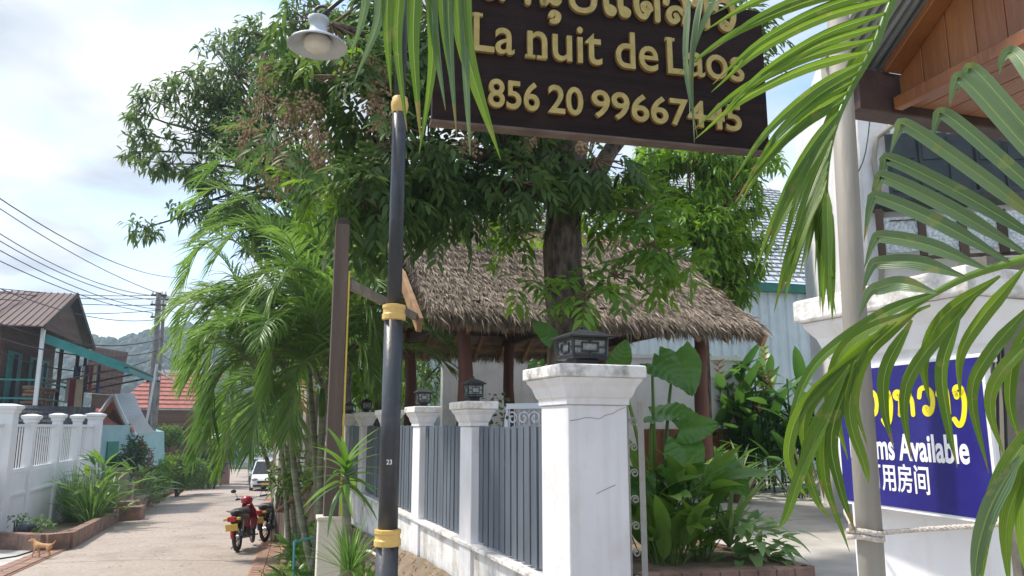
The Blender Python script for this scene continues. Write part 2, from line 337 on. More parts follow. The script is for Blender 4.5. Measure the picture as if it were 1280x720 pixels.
mat('moto_grey', (0.055, 0.065, 0.075), (0.075, 0.085, 0.095), 8, 0.35)
mat('seat_vinyl', (0.03, 0.03, 0.032), (0.05, 0.05, 0.052), 10, 0.55)
mat('rubber', (0.03, 0.028, 0.027), (0.06, 0.055, 0.05), 10, 0.85)
mat('chrome', (0.45, 0.45, 0.46), (0.6, 0.6, 0.6), 10, 0.25, metal=0.9)
mat('tail_red', (0.42, 0.02, 0.02), (0.5, 0.03, 0.03), 10, 0.2)
mat('plate_yellow', (0.62, 0.42, 0.06), (0.68, 0.47, 0.09), 10, 0.5)
mat('car_white', (0.70, 0.71, 0.72), (0.74, 0.74, 0.75), 2, 0.25, spec=0.6)
mat('car_silver', (0.36, 0.39, 0.41), (0.40, 0.43, 0.45), 2, 0.25, spec=0.6)
mat('car_glass', (0.015, 0.018, 0.02), (0.025, 0.028, 0.03), 2, 0.08, spec=0.7)
mat('sign_panel_blue', (0.08, 0.22, 0.5), (0.1, 0.27, 0.58), 2, 0.4)
mat('wall_beige', (0.55, 0.50, 0.44), (0.64, 0.59, 0.52), 1.5, 0.8)
mat('laundry_blue', (0.03, 0.05, 0.16), (0.05, 0.08, 0.22), 3, 0.9)
mat('laundry_red', (0.24, 0.03, 0.04), (0.3, 0.05, 0.06), 3, 0.9)
mat('laundry_white', (0.6, 0.6, 0.62), (0.7, 0.7, 0.7), 3, 0.9)
mat('laundry_khaki', (0.34, 0.27, 0.19), (0.4, 0.33, 0.24), 3, 0.9)
mat('firewood', (0.20, 0.12, 0.075), (0.32, 0.21, 0.14), 8, 0.9)
mat('thatch', (0.15, 0.10, 0.07), (0.27, 0.195, 0.14), 5, 0.95, 0.6, 30)
leafmat('thatch_strand', (0.18, 0.145, 0.115), (0.60, 0.52, 0.43), 0.1, 0.85, 0.15)
leafmat('longan_leaf', (0.034, 0.082, 0.024), (0.115, 0.185, 0.05), 0.42, 0.5, 0.3)
leafmat('young_leaf', (0.06, 0.14, 0.02), (0.16, 0.29, 0.04), 0.45, 0.42, 0.4)
leafmat('mango_leaf', (0.06, 0.12, 0.045), (0.14, 0.21, 0.07), 0.42, 0.5, 0.35)
leafmat('bright_leaf', (0.07, 0.17, 0.02), (0.20, 0.34, 0.045), 0.45, 0.42, 0.4)
leafmat('dark_leaf', (0.03, 0.075, 0.025), (0.07, 0.13, 0.045), 0.3, 0.45, 0.4)
leafmat('palm_leaf', (0.065, 0.145, 0.035), (0.165, 0.28, 0.065), 0.45, 0.4, 0.45, c3=(0.24, 0.18, 0.07))
leafmat('near_palm_leaf', (0.06, 0.14, 0.02), (0.17, 0.28, 0.04), 0.48, 0.36, 0.5, obj_random=True, noise=9, ribs=True)
leafmat('near_palm_grey', (0.085, 0.15, 0.065), (0.145, 0.225, 0.10), 0.32, 0.36, 0.55, obj_random=True, noise=9, ribs=True)
leafmat('shrub_leaf', (0.06, 0.13, 0.025), (0.15, 0.26, 0.05), 0.35, 0.45, 0.4)
leafmat('grass_leaf', (0.07, 0.16, 0.035), (0.16, 0.29, 0.07), 0.35, 0.45, 0.4)
leafmat('ear_leaf', (0.05, 0.14, 0.025), (0.11, 0.25, 0.045), 0.35, 0.32, 0.5, obj_random=True, noise=6)
leafmat('heliconia_leaf', (0.035, 0.10, 0.025), (0.10, 0.22, 0.05), 0.38, 0.32, 0.5, obj_random=True)
leafmat('lily_leaf', (0.06, 0.15, 0.025), (0.20, 0.32, 0.06), 0.35, 0.32, 0.5, obj_random=True)
leafmat('stripe_leaf', (0.12, 0.22, 0.06), (0.30, 0.40, 0.16), 0.3, 0.35, 0.5, obj_random=True)
leafmat('syngonium_leaf', (0.14, 0.28, 0.08), (0.30, 0.44, 0.18), 0.35, 0.4, 0.4, obj_random=True)
leafmat('dracaena_leaf', (0.055, 0.145, 0.025), (0.125, 0.24, 0.045), 0.4, 0.35, 0.45, obj_random=True)
leafmat('brown_leaf', (0.16, 0.09, 0.05), (0.3, 0.2, 0.1), 0.3, 0.8, 0.2)
leafmat('far_tree', (0.018, 0.045, 0.018), (0.055, 0.095, 0.035), 0.2, 0.7, 0.2)
# ------------------------------------------------------------------ foliage helpers (vectorised)
def norm(a): return a / np.maximum(np.linalg.norm(a, axis=1, keepdims=True), 1e-9)
def leaf_mesh(name, pos, axis, up, L, W, material, parent, lv, droop=0.25, hi=False, kind='stuff'):
    n = len(pos); a = norm(axis); up = up - (up * a).sum(1, keepdims=True) * a; u = norm(up); s = np.cross(a, u)
    L = np.asarray(L).reshape(-1, 1) * np.ones((n, 1)); W = np.asarray(W).reshape(-1, 1) * np.ones((n, 1)); z = np.array([[0, 0, 1.0]])
    off = np.array(wloc(parent)) if parent is not None else np.zeros(3)
    if hi:
        m1 = pos + a * L * .36 - z * L * droop * .08; m2 = pos + a * L * .72 - z * L * droop * .45; t = pos + a * L - z * L * droop
        f = u * W * .13
        V = np.stack([pos, m1 + s * W * .5 + f, m1, m1 - s * W * .5 + f, m2 + s * W * .38 + f, m2, m2 - s * W * .38 + f, t], 1)
        F = [(0, 2, 1), (0, 3, 2), (1, 2, 5), (1, 5, 4), (2, 3, 6), (2, 6, 5), (4, 5, 7), (5, 6, 7)]
    else:
        m = pos + a * L * .45; t = pos + a * L - z * L * droop; f = u * W * .18
        V = np.stack([pos, m + s * W * .5 + f, t, m - s * W * .5 + f], 1); F = [(0, 2, 1), (0, 3, 2)]
    k = V.shape[1]; V = V.reshape(-1, 3) - off
    F = (np.array(F)[None] + (np.arange(n) * k)[:, None, None]).reshape(-1)
    me = bpy.data.meshes.new(name); nf = len(F) // 3
    me.vertices.add(len(V)); me.vertices.foreach_set('co', V.astype(np.float32).ravel())
    me.loops.add(len(F)); me.loops.foreach_set('vertex_index', F.astype(np.int32))
    me.polygons.add(nf); me.polygons.foreach_set('loop_start', np.arange(0, len(F), 3, dtype=np.int32))
    at = me.attributes.new('lv', 'FLOAT', 'POINT'); at.data.foreach_set('value', np.repeat(np.asarray(lv, dtype=np.float32), k))
    me.update(calc_edges=True); me.validate()
    return link(name, me, material, parent, kind)
def blob_points(blobs, density, shell=0.55):
    """points in ellipsoids (centre, rx, ry, rz), mostly towards the outside, thinned by clumping"""
    ps = []; ds = []
    for c, rx, ry, rz in blobs:
        n = max(3, int(density * (rx * ry + ry * rz + rx * rz) * 4.19))
        d = norm(rng.normal(size=(n, 3))); rr = shell + (1 - shell) * rng.random((n, 1)) ** 0.7
        rr *= 1 + 0.22 * np.sin(d[:, :1] * 5 + c[0] * 3) * np.cos(d[:, 1:2] * 6 + c[2] * 5)
        ps.append(np.array(c) + d * rr * np.array([rx, ry, rz])); ds.append(d)
    return np.concatenate(ps), np.concatenate(ds)
def clump_keep(p, scale, keep):
    q = np.sin(p[:, 0] * scale + 1.3 * np.sin(p[:, 1] * scale * .7)) + np.sin(p[:, 1] * scale * 1.1 + 2 + np.sin(p[:, 2] * scale)) + np.sin(p[:, 2] * scale * 1.25 + 1.1 * np.sin(p[:, 0] * scale * .9))
    return q > np.quantile(q, 1 - keep)
def crown_simple(name, blobs, density, L, W, material, parent, keep=0.75, cscale=4, droop=0.35, hang=0.5, hi=False, per=5, spread=0.18, lift=0.0):
    """leaves in tufts: each sampled point is a twig tip with several leaves"""
    p, d = blob_points(blobs, density); k = clump_keep(p, cscale, keep); p = p[k]; d = d[k]; n = len(p)
    P_ = np.repeat(p, per, 0) + rng.normal(size=(n * per, 3)) * spread * L; D = np.repeat(d, per, 0)
    ax = norm(D * 0.6 + rng.normal(size=D.shape) * 0.75 + np.array([0, 0, -hang + lift]))
    up = norm(D * 0.5 + np.array([0, 0, 1.0]) + rng.normal(size=D.shape) * 0.3)
    tone = np.repeat(rng.random(n), per) * .6 + rng.random(n * per) * .4
    s = 0.7 + 0.6 * rng.random(n * per)
    leaf_mesh(name, P_, ax, up, L * s, W * s, material, parent, tone, droop, hi); return p
def crown_pinnate(name, blobs, density, L, W, pairs, rach, material, parent, keep=0.75, cscale=4, hang=0.55, droop=0.3, tipdir=0.5):
    """feathered leaves: a stalk with pairs of leaflets"""
    p, d = blob_points(blobs, density); k = clump_keep(p, cscale, keep); p = p[k]; d = d[k]
    return pinnate_at(name, p, d, L, W, pairs, rach, material, parent, hang, droop, tipdir)
def pinnate_at(name, p, d, L, W, pairs, rach, material, parent, hang=0.55, droop=0.3, tipdir=0.5, hi=True):
    n = len(p); A = norm(d * .8 + rng.normal(size=d.shape) * .45 + np.array([0, 0, -hang])); U = np.array([[0, 0, 1.0]]) + rng.normal(size=A.shape) * .25
    U = norm(U - (U * A).sum(1, keepdims=True) * A); S_ = np.cross(A, U); tone = rng.random(n); PS = []; AX = []; UPS = []; LV = []
    for i in range(pairs):
        t = (i + .7) / pairs; b = p + A * rach * t - np.array([0, 0, 1]) * rach * .18 * t * t
        for sg in (-1, 1):
            PS.append(b); AX.append(norm(S_ * sg * .85 + A * (.45 + .5 * t) + np.array([0, 0, -.35 * hang]) + rng.normal(size=A.shape) * .16)); UPS.append(U + rng.normal(size=U.shape) * .2); LV.append(np.clip(tone * .6 + rng.random(n) * .4, 0, 1))
    PS = np.concatenate(PS); s = .75 + .45 * rng.random(len(PS))
    leaf_mesh(name, PS, np.concatenate(AX), np.concatenate(UPS), L * s, W * s, material, parent, np.concatenate(LV), droop, hi); return p
def limb(parent, a, b, r0, r1, name='branch', material='bark', sag=0.0, n=7, wob=0.12):
    a = Vector(a); b = Vector(b); L = (b - a).length; pts = []; m = 7
    for i in range(m):
        t = i / (m - 1); q = a.lerp(b, t) + Vector((random.uniform(-1, 1), random.uniform(-1, 1), random.uniform(-.6, .6))) * wob * L * .25 * math.sin(math.pi * t) + Vector((0, 0, sag * L * math.sin(math.pi * t)))
        pts.append(q)
    mb = MB(); mb.tube(smoothline(pts, 3), [r0 + (r1 - r0) * (i / 18) for i in range(19)], n); return mb.build(name, material, parent, smooth=True)
def twigs(parent, hubs, tips, r=0.008, count=150, material='twig', name='twigs'):
    mb = MB(); idx = rng.choice(len(tips), min(count, len(tips)), replace=False); H = np.array([tuple(h) for h in hubs])
    for i in idx:
        t = tips[i]; h = H[np.argmin(((H - t) ** 2).sum(1))]; mid = (h + t) / 2 + rng.normal(size=3) * .08 * np.linalg.norm(h - t)
        mb.tube([Vector(h), Vector(mid), Vector(t)], [r * 2, r * 1.4, r * .6], 4, cap=False)
    return mb.build(name, material, parent, kind='stuff')
def frond_curve(base, d0, length, sag, n=14):
    p = Vector(base); d = Vector(d0).normalized(); pts = [p.copy()]
    for i in range(n):
        d = (d + Vector((0, 0, -sag * (0.5 + i / n) / n))).normalized(); p = p + d * (length / n); pts.append(p.copy())
    return pts
def frond_geo(pts, n, LL, W, droop=0.9, vee=0.35, start=0.18, seg=4, jitter=0.12, upref=UP, rr=0.012, gap=0.0):
    """rachis + leaflets of a feather palm leaf; returns rachis MB, list of leaflet (pts, side, widths)"""
    m = len(pts); cum = [0]
    for i in range(1, m): cum.append(cum[-1] + (pts[i] - pts[i - 1]).length)
    tot = cum[-1]; rb = MB(); rb.tube(pts, [rr * (1 - .8 * i / (m - 1)) for i in range(m)], 5); lf = []
    for k in range(n):
        t = start + (1 - start) * (k + .5) / n; s = t * tot; i = max(j for j in range(m) if cum[j] <= s + 1e-9); i = min(i, m - 2)
        f = (s - cum[i]) / max(cum[i + 1] - cum[i], 1e-9); p = pts[i].lerp(pts[i + 1], f); T = (pts[i + 1] - pts[i]).normalized()
        Sd = T.cross(upref)
        if Sd.length < 1e-3: Sd = Vector((1, 0, 0))
        Sd.normalize(); U = Sd.cross(T).normalized(); al = R(68 - 42 * t); ln = LL * (0.55 + 1.2 * math.sin(math.pi * min(1, .12 + t * .86)) * .62) * random.uniform(.9, 1.1)
        for sg in (-1, 1):
            if random.random() < gap: continue
            D = (T * math.cos(al) + (Sd * sg * math.cos(vee) + U * math.sin(vee)) * math.sin(al)); D += Vector((random.uniform(-1, 1), random.uniform(-1, 1), random.uniform(-1, 1))) * jitter; D.normalize()
            q = p.copy(); lp = [q.copy()]
            for j in range(seg):
                D = (D + Vector((0, 0, -droop * random.uniform(.7, 1.2) * (j + .6) / seg / 2.2))).normalized(); q = q + D * (ln / seg); lp.append(q.copy())
            wd = [W * (.45 + .55 * math.sin(math.pi * min(1, (j / seg) * .8 + .15))) * (1 - (j / seg) ** 3) + .0005 for j in range(seg + 1)]
            lf.append((lp, T, wd))
    return rb, lf
def make_frond(parent, pts, n, LL, W, material='palm_leaf', stem='palm_stem', name='frond', **kw):
    rb, lf = frond_geo(pts, n, LL, W, **kw); mb = MB(); lv = []; base = random.uniform(.0, .9)
    for lp, T, wd in lf:
        c = len(mb.v); mb.ribbon(lp, T, wd); lv += [min(.95, max(0, base * .7 + random.uniform(0, .28)))] * (len(mb.v) - c)
    if random.random() < .03: lv = [.99] * len(lv)
    o = mb.build(name, material, parent, lv=lv); r = MB(); r.v = rb.v; r.f = rb.f; rm = bpy.data.meshes.new('rachis')
    off = wloc(parent); rm.from_pydata([(x - off.x, y - off.y, z - off.z) for x, y, z in r.v], [], r.f); link('rachis', rm, stem, o); return o
# single-leaf meshes shared by copies (leaf lies along +Y, face up +Z)
def blade_mesh(name, L, W, shape='lance', bend=0.25, fold=0.16, segs=7, cross=2, wave=0.0, vein=0.0):
    mb = MB(); vs = []
    for i in range(segs + 1):
        t = i / segs
        if shape == 'lance': wv = W / 2 * math.sin(math.pi * t ** .8) ** .8
        elif shape == 'strap': wv = W / 2 * min(1, t * 5 + .45) * (1 - t ** 4)
        elif shape == 'paddle': wv = W / 2 * math.sin(math.pi * min(1, max(0, (t - .12) / .88)) ** .75) ** .6 if t > .12 else W * .03
        elif shape == 'heart': wv = W / 2 * (1.0 * math.sin(math.pi * (t * .86 + .14) ** .75) ** .75)
        elif shape == 'arrow': wv = W / 2 * (1 - t) ** .8 * (1 if t > .05 else .7)
        wv = max(wv, .002)
        for k in range(-cross, cross + 1):
            f = k / cross; vs.append(Vector((wv * f, L * t - (abs(f) * L * .16 * (1 - t) ** 3 if shape in ('heart', 'arrow') else 0), -bend * L * t * t + fold * wv * abs(f) + wave * W * math.sin(t * 9 + f * 3) * abs(f) + vein * W * abs(math.sin((t * 7 - abs(f) * 1.6) * math.pi)) * min(1, abs(f) * 3))))
    c = 2 * cross + 1; fs = [(i * c + k, i * c + k + 1, (i + 1) * c + k + 1, (i + 1) * c + k) for i in range(segs) for k in range(c - 1)]
    mb.add(vs, fs); me = bpy.data.meshes.new(name); me.from_pydata(mb.v, [], mb.f); me.polygons.foreach_set('use_smooth', [True] * len(me.polygons)); me.update(); return me
def place_leaf(me, material, parent, loc, direction, scale=1.0, roll=0.0, name='leaf', upv=UP):
    d = Vector(direction).normalized(); x = d.cross(upv)
    if x.length < 1e-3: x = Vector((1, 0, 0))
    x.normalize(); z = x.cross(d); M = Matrix((x, d, z)).transposed(); M = M @ Matrix.Rotation(roll, 3, 'Y')
    o = link(name, me, material, parent); o.rotation_mode = 'QUATERNION'; o.rotation_quaternion = M.to_quaternion(); o.location = Vector(loc) - wloc(parent); o.scale = (scale,) * 3; return o
# ------------------------------------------------------------------ lettering
def text_mesh(s, bold=0.0, extrude=0.0, shear=0.0, res=4):
    c = bpy.data.curves.new('t', 'FONT'); c.body = s; c.size = 1; c.offset = bold; c.extrude = extrude; c.shear = shear; c.resolution_u = res
    o = bpy.data.objects.new('t', c); COL.objects.link(o); dg = bpy.context.evaluated_depsgraph_get(); me = bpy.data.meshes.new_from_object(o.evaluated_get(dg))
    bpy.data.objects.remove(o); bpy.data.curves.remove(c); return me
def put_text(me, parent, name, material, o, xd, zd, rect, depth, nrm):
    """scale mesh (in its XY) into rect (x0,z0,x1,z1) on the plane o + xd*x + zd*z; Z of the mesh to depth along nrm"""
    co = np.array([v.co[:] for v in me.vertices]); lo = co.min(0); hi = co.max(0); off = wloc(parent)
    zr = max(hi[2] - lo[2], 1e-6)
    for v in me.vertices:
        x = rect[0] + (v.co.x - lo[0]) / (hi[0] - lo[0]) * (rect[2] - rect[0]); z = rect[1] + (v.co.y - lo[1]) / (hi[1] - lo[1]) * (rect[3] - rect[1])
        v.co = o + xd * x + zd * z + nrm * (depth * (v.co.z - lo[2]) / zr) - off
    me.update(); return link(name, me, material, parent)
def stroke_mesh(strokes, th=0.16, ext=0.1, rnd=True):
    mb = MB()
    for st in strokes:
        p = [Vector((x, y, 0)) for x, y in st]; p = smoothline(p, 5) if len(p) > 2 else p; m = len(p); L_ = []; R_ = []
        for i in range(m):
            t = (p[min(i + 1, m - 1)] - p[max(i - 1, 0)]).normalized(); nn = Vector((-t.y, t.x, 0)); L_.append(p[i] + nn * th / 2); R_.append(p[i] - nn * th / 2)
        for i in range(m - 1):
            q = [L_[i], R_[i], R_[i + 1], L_[i + 1]]; z = Vector((0, 0, ext)); mb.add(q + [a + z for a in q], [(4, 5, 6, 7), (0, 4, 7, 3), (1, 2, 6, 5)])
        for c in ((p[0], p[-1]) if rnd else ()):
            n = 10; ring = [c + Vector((math.cos(2 * math.pi * k / n), math.sin(2 * math.pi * k / n), 0)) * th / 2 for k in range(n)]; mb.add(ring + [a + Vector((0, 0, ext * .99)) for a in ring], [tuple(range(n, 2 * n))] + [(k, (k + 1) % n, n + (k + 1) % n, n + k) for k in range(n)])
    me = bpy.data.meshes.new('s'); me.from_pydata(mb.v, [], mb.f); me.update(); return me
def circ(cx, cy, r, a0=0, a1=360, n=9): return [(cx + r * math.cos(R(a0 + (a1 - a0) * i / n)), cy + r * math.sin(R(a0 + (a1 - a0) * i / n))) for i in range(n + 1)]
LAO = {  # x-height 1; (strokes, advance)
 'ho': ([circ(.16, .78, .13, -20, 340) + [(.27, .5), (.22, .1), (.2, 0)], [(.2, .02), (.34, .35), (.5, .8), (.6, .97), (.7, .9), (.69, .72), (.57, .72), (.56, .86)], [(.68, .75), (.8, .5), (.8, .0)]], 1.02),
 'o': ([[(.1, .62), (.14, .9), (.4, 1.0), (.64, .85), (.7, .5), (.62, .12), (.38, 0), (.14, .1), (.1, .36), (.24, .44), (.3, .32), (.2, .24)]], .9),
 'ngo': ([circ(.3, .82, .14, 180, -180) + [(.22, .6)], [(.44, .85), (.5, .5), (.46, .1), (.36, -.25), (.2, -.42), (.04, -.2)]], .68),
 'vo': ([[(.12, .66), (.2, .94), (.42, 1.0), (.64, .82), (.68, .45), (.58, .12), (.42, 0), (.3, .1), (.34, .26), (.46, .2)]], .86),
 'aa': ([[(.05, .72), (.14, .96), (.34, .98), (.42, .75), (.42, 0)]], .58),
 'lo': ([[(.08, .62), (.16, .92), (.4, 1.0), (.62, .84), (.68, .5), (.62, .02)], [(.62, .3), (.44, .5), (.22, .44), (.14, .2), (.26, .02), (.4, .12), (.36, .26)]], .9),
 'no': ([circ(.18, .8, .13, -20, 340) + [(.29, .5), (.26, .14), (.3, .04)], [(.28, .04), (.44, .2), (.6, .1), (.7, .2), (.66, .36), (.54, .3)], [(.7, .22), (.74, .6), (.72, 1.0)]], .98),
 'u': ([[(-.5, -.32), (-.42, -.2), (-.3, -.28), (-.34, -.46), (-.46, -.5)]], 0.0),
 'nyo': ([[(.12, .9), (.06, .7), (.2, .56), (.36, .7), (.28, .92)], [(.12, .62), (.1, .24), (.24, .02), (.5, .0), (.7, .16), (.74, .55), (.7, 1.0)]], .96),
 'ae': ([[(.3, .98), (.16, .8), (.12, .4), (.18, .06), (.3, .02), (.34, .16), (.24, .24)], [(.72, .98), (.58, .8), (.54, .4), (.6, .06), (.72, .02), (.76, .16), (.66, .24)]], .94),
 'do': ([[(.5, .34), (.42, .52), (.28, .46), (.3, .28)], [(.46, .34), (.3, .04), (.12, .2), (.08, .6), (.24, .94), (.5, .98), (.68, .76), (.7, .4), (.7, 0)]], .9),
 'mai': ([[(-.62, 1.22), (-.5, 1.36), (-.4, 1.26), (-.46, 1.18)], [(-.42, 1.26), (-.24, 1.42)]], 0.0), 'ek': ([[(-.42, 1.16), (-.42, 1.42)]], 0.0)}
def lao(word, th, ext):
    x = 0; st = []
    for g in word.split():
        s, a = LAO[g]; st += [[(px + x, py) for px, py in q] for q in s]; x += a
    return stroke_mesh(st, th, ext)
# ================================================================== SETTING
# terrain, one sheet out to the hills
mb = MB(); xs = [-900, -300, -120, -60, -30, -15, -6, 0, 15, 40, 120, 400, 900]; ys = [-60, -10, 0, 8, 16, 25, 35, 50, 70, 110, 200, 400, 900]
mb.add([(x, y, lane_z(y) - .05) for y in ys for x in xs], [(j * 13 + i, j * 13 + i + 1, (j + 1) * 13 + i + 1, (j + 1) * 13 + i) for j in range(12) for i in range(12)])
struct(mb.build('ground', 'earth'))
LEFT = [(-3.2, -6), (-5.2, 3), (-7.6, 11), (-9.25, 16.4), (-11.9, 24), (-13.7, 30), (-16.4, 37), (-20.6, 52), (-27, 69), (-29, 76)]
RIGHT = [(1.2, -6), (-1.5, 3), (-3.75, 11), (-4.95, 15.4), (-6.35, 20.3), (-8.9, 28), (-11.6, 37), (-13.9, 46), (-16.6, 54), (-22.5, 69), (-25, 76)]
def xat(line, y):
    for (x0, y0), (x1, y1) in zip(line, line[1:]):
        if y0 <= y <= y1: return x0 + (x1 - x0) * (y - y0) / (y1 - y0)
    return line[-1][0]
ysl = [-6 + 0.9 * i for i in range(92)]
mb = MB(); ny = len(ysl) - 1
mb.grid(8, ny, lambda a, b: (lambda y: Vector((xat(LEFT, y) * (1 - a) + xat(RIGHT, y) * a, y, lane_z(y) + .05 * math.sin(math.pi * a) - .01)))(ysl[round(b * ny)]))
lane = struct(mb.build('lane', 'asphalt', smooth=True))
for jy in (14.5, 18.4, 23, 28.5, 35, 43):          # joints between the cast lengths of the lane
    m = MB(); m.grid(8, 1, lambda a, b: (lambda y: Vector((xat(LEFT, y) * (1 - a) + xat(RIGHT, y) * a, y, lane_z(y) + .05 * math.sin(math.pi * a) - .006)))(jy + b * .02 + .25 * a + .02 * math.sin(a * 17))); m.build('joint', 'kerb', lane)
# brick edging bands along the lane: single bricks where they can be told apart, a plain band beyond
bandmat = mat('brick_band', (0.36, 0.18, 0.12), (0.46, 0.26, 0.18), 5, 0.9, 0.3, 60, dirt=(0.30, 0.24, 0.19), dscale=1.5)
for side, line, sg in ((0, LEFT, -1), (1, RIGHT, 1)):
    mb = MB(); yy = [y for y in ysl if 12 <= y <= 46]; k = len(yy) - 1
    mb.grid(1, k, lambda a, b: (lambda y: Vector((xat(line, y) + sg * (a * .52 - .02), y, lane_z(y) + .004)))(yy[round(b * k)]))
    band = struct(mb.build('brick_edging', 'brick_band'))
    mb = MB(); mb.box((0, 0, 0), .105, .052, .012, taper=.93); bme = bpy.data.meshes.new('brick'); bme.from_pydata(mb.v, [], mb.f); bme.materials.append(MAT['brick'])
    y = 12.6; r = 0
    while y < (19.0 if side else 20.5):
        for q in range(2):
            b = link('brick', bme, 'brick', band); x = xat(line, y) + sg * (.12 + q * .235) + random.uniform(-.006, .006)
            b.location = (x, y, lane_z(y) + .011 + random.uniform(-.003, .003)); b.rotation_euler = (-.038, 0, .25 + random.uniform(-.03, .03))
        y += .118; r += 1
# yard floor inside the grey fence
def fence_x(y): return .288 - .376 * (y - 4.2)
mb = MB(); yy = [1.2, 3, 4.4, 7, 10, 13, 18, 26, 30]; mb.v = []; 
vs_ = []; 
for y in yy: vs_ += [(fence_x(y) + .25, y, YARD), (fence_x(y) + 3, y, YARD), (16, y, YARD)]
mb.add(vs_, [(j * 3 + i, j * 3 + i + 1, (j + 1) * 3 + i + 1, (j + 1) * 3 + i) for j in range(len(yy) - 1) for i in range(2)])
struct(mb.build('yard', 'concrete'))
# apron from the lane up to the gate, below the camera
mb = MB(); mb.add([(-1.6, -4, -.02), (6, -4, YARD - .01), (6, 2.2, YARD - .01), (1.0, 2.2, YARD - .01), (.45, 3.6, YARD - .01), (-1.1, 3.2, -.1)], [(0, 1, 2, 3, 4, 5)]); struct(mb.build('driveway', 'concrete'))
# planted bank between lane and fence
def bank(a, b):
    y = 2.6 + b * 20; x0 = xat(RIGHT, y) + .68; x1 = fence_x(y) - .02; x = x0 + (x1 - x0) * a
    z0 = lane_z(y) + .10; zt = min(EYE - 1.16, z0 + .9); f = a ** 1.3
    return Vector((x, y, z0 + (zt - z0) * f + .03 * math.sin(x * 9 + y * 4) + .02 * math.sin(y * 11)))
mb = MB(); mb.grid(14, 70, bank); struct(mb.build('bank', 'soil', smooth=True))
def bank_z(x, y):
    x0 = xat(RIGHT, y) + .68; x1 = fence_x(y) - .02; a = min(1, max(0, (x - x0) / (x1 - x0))); z0 = lane_z(y) + .10; zt = min(EYE - 1.16, z0 + .9); return z0 + (zt - z0) * a ** 1.3
# brick kerb on the right edge
kerb = thing('planter_kerb', 'low brick kerb of the planted strip beside the parked motorbikes', 'kerb', (xat(RIGHT, 14), 14, lane_z(14)), 'brick kerbs along the lane')
y = 4.0; mb = MB()
while y < 21:
    a = Vector((xat(RIGHT, y) + .59, y, lane_z(y) + .02)); b = Vector((xat(RIGHT, y + .39) + .59, y + .39, lane_z(y + .39) + .02)); m = MB(); m.bar(a, b, .17, .24); m.build('brick', 'kerb', kerb, bevel=.01); y += .4
# left kerbs round the planters
def kerb_run(label, pts, h=.24, wd=.2):
    t = thing('planter_kerb', label, 'kerb', pts[0], 'brick kerbs along the lane')
    for a, b in zip(pts, pts[1:]):
        a = Vector(a); b = Vector(b); n = max(1, int((b - a).length / .62)); d = (b - a) / n
        for i in range(n):
            m = MB(); m.bar(a + d * i + UP * (h / 2 - .02), a + d * (i + 1) - d.normalized() * .008 + UP * (h / 2 - .02), wd, h); m.build('brick', 'kerb', t, bevel=.012)
    return t
def LZ(x, y): return Vector((x, y, lane_z(y)))
kerb_run('low reddish kerb around the tall grass bed before the white fence', [LZ(-12.6, 17.4), LZ(-9.6, 16.3), LZ(-9.35, 16.7), LZ(-12.0, 23.9)], .36)
kerb_run('low kerb before the potted plants beside the grey timber posts', [LZ(-13.5, 24.6), LZ(-12.3, 24.7), LZ(-13.9, 29.6), LZ(-14.6, 29.8)], .36)
kerb_run('far low kerb around the clipped yellow green shrubs', [LZ(-17.5, 33), LZ(-15.2, 33.2), LZ(-16.9, 37.2), LZ(-20.7, 51)], .4)
for nm, q in (('soil_bed', [(-12.6, 17.5), (-9.5, 16.5), (-12.1, 23.9), (-14.6, 24.2)]), ('soil_bed', [(-15, 24.8), (-12.4, 24.8), (-14.0, 29.6), (-16.5, 29.8)]), ('soil_bed', [(-19, 33.2), (-15.3, 33.3), (-20.9, 51), (-25, 51)])):
    m = MB(); m.add([(x, y, lane_z(y) + .12) for x, y in q], [(0, 1, 2, 3)]); struct(m.build(nm, 'soil'))
# paving slab at the far left and the step
m = MB(); m.add([(x, y, lane_z(y) + .012) for x, y in ((-14, 11.5), (-7.9, 11.5), (-9.4, 16.2), (-14, 17.2))], [(0, 1, 2, 3)]); struct(m.build('pavement', 'concrete'))
# wooded hills
def hill_h(x, y):
    base = 34 * math.exp(-((x + 150) / 260) ** 2) + 12 * math.exp(-((x + 20) / 120) ** 2)
    return base * math.exp(-((y - 330) / 70) ** 2) * (1 + .10 * math.sin(x * .028) + .05 * math.sin(x * .09 + 1))
mb = MB(); mb.grid(60, 20, lambda a, b: Vector((-520 + 640 * a, 180 + 260 * b, hill_h(-520 + 640 * a, 180 + 260 * b) - 3))); struct(mb.build('hill', 'far_tree', smooth=True))
HV = []; HF = []; HLV = []
ico = [(0, 0, 1)] + [(.89 * math.cos(R(72 * i)), .89 * math.sin(R(72 * i)), .45) for i in range(5)] + [(.89 * math.cos(R(72 * i + 36)), .89 * math.sin(R(72 * i + 36)), -.45) for i in range(5)]
icf = [(0, 1 + i, 1 + (i + 1) % 5) for i in range(5)] + [(1 + i, 6 + i, 1 + (i + 1) % 5) for i in range(5)] + [(1 + (i + 1) % 5, 6 + i, 6 + (i + 1) % 5) for i in range(5)]
mb = MB(); lvh = []
for i in range(9000):
    x = random.uniform(-300, 20); y = random.uniform(225, 350); r = random.uniform(1.1, 3.0); z = hill_h(x, y) - 3; tn = random.random()
    for q in range(2):
        cx, cy, cz = x + random.uniform(-r, r) * .7, y + random.uniform(-r, r) * .5, z + r * random.uniform(.3, 1.5); rr = r * random.uniform(.5, .95)
        mb.add([(cx + a * rr * random.uniform(.6, 1.3), cy + b * rr * random.uniform(.6, 1.3), cz + c * rr * random.uniform(.7, 1.3)) for a, b, c in ico], icf); lvh += [tn] * 11
tag(mb.build('hillside_forest', 'far_tree', lv=lvh), 'dense hazy green forest covering the distant hill', 'forest', kind='stuff')

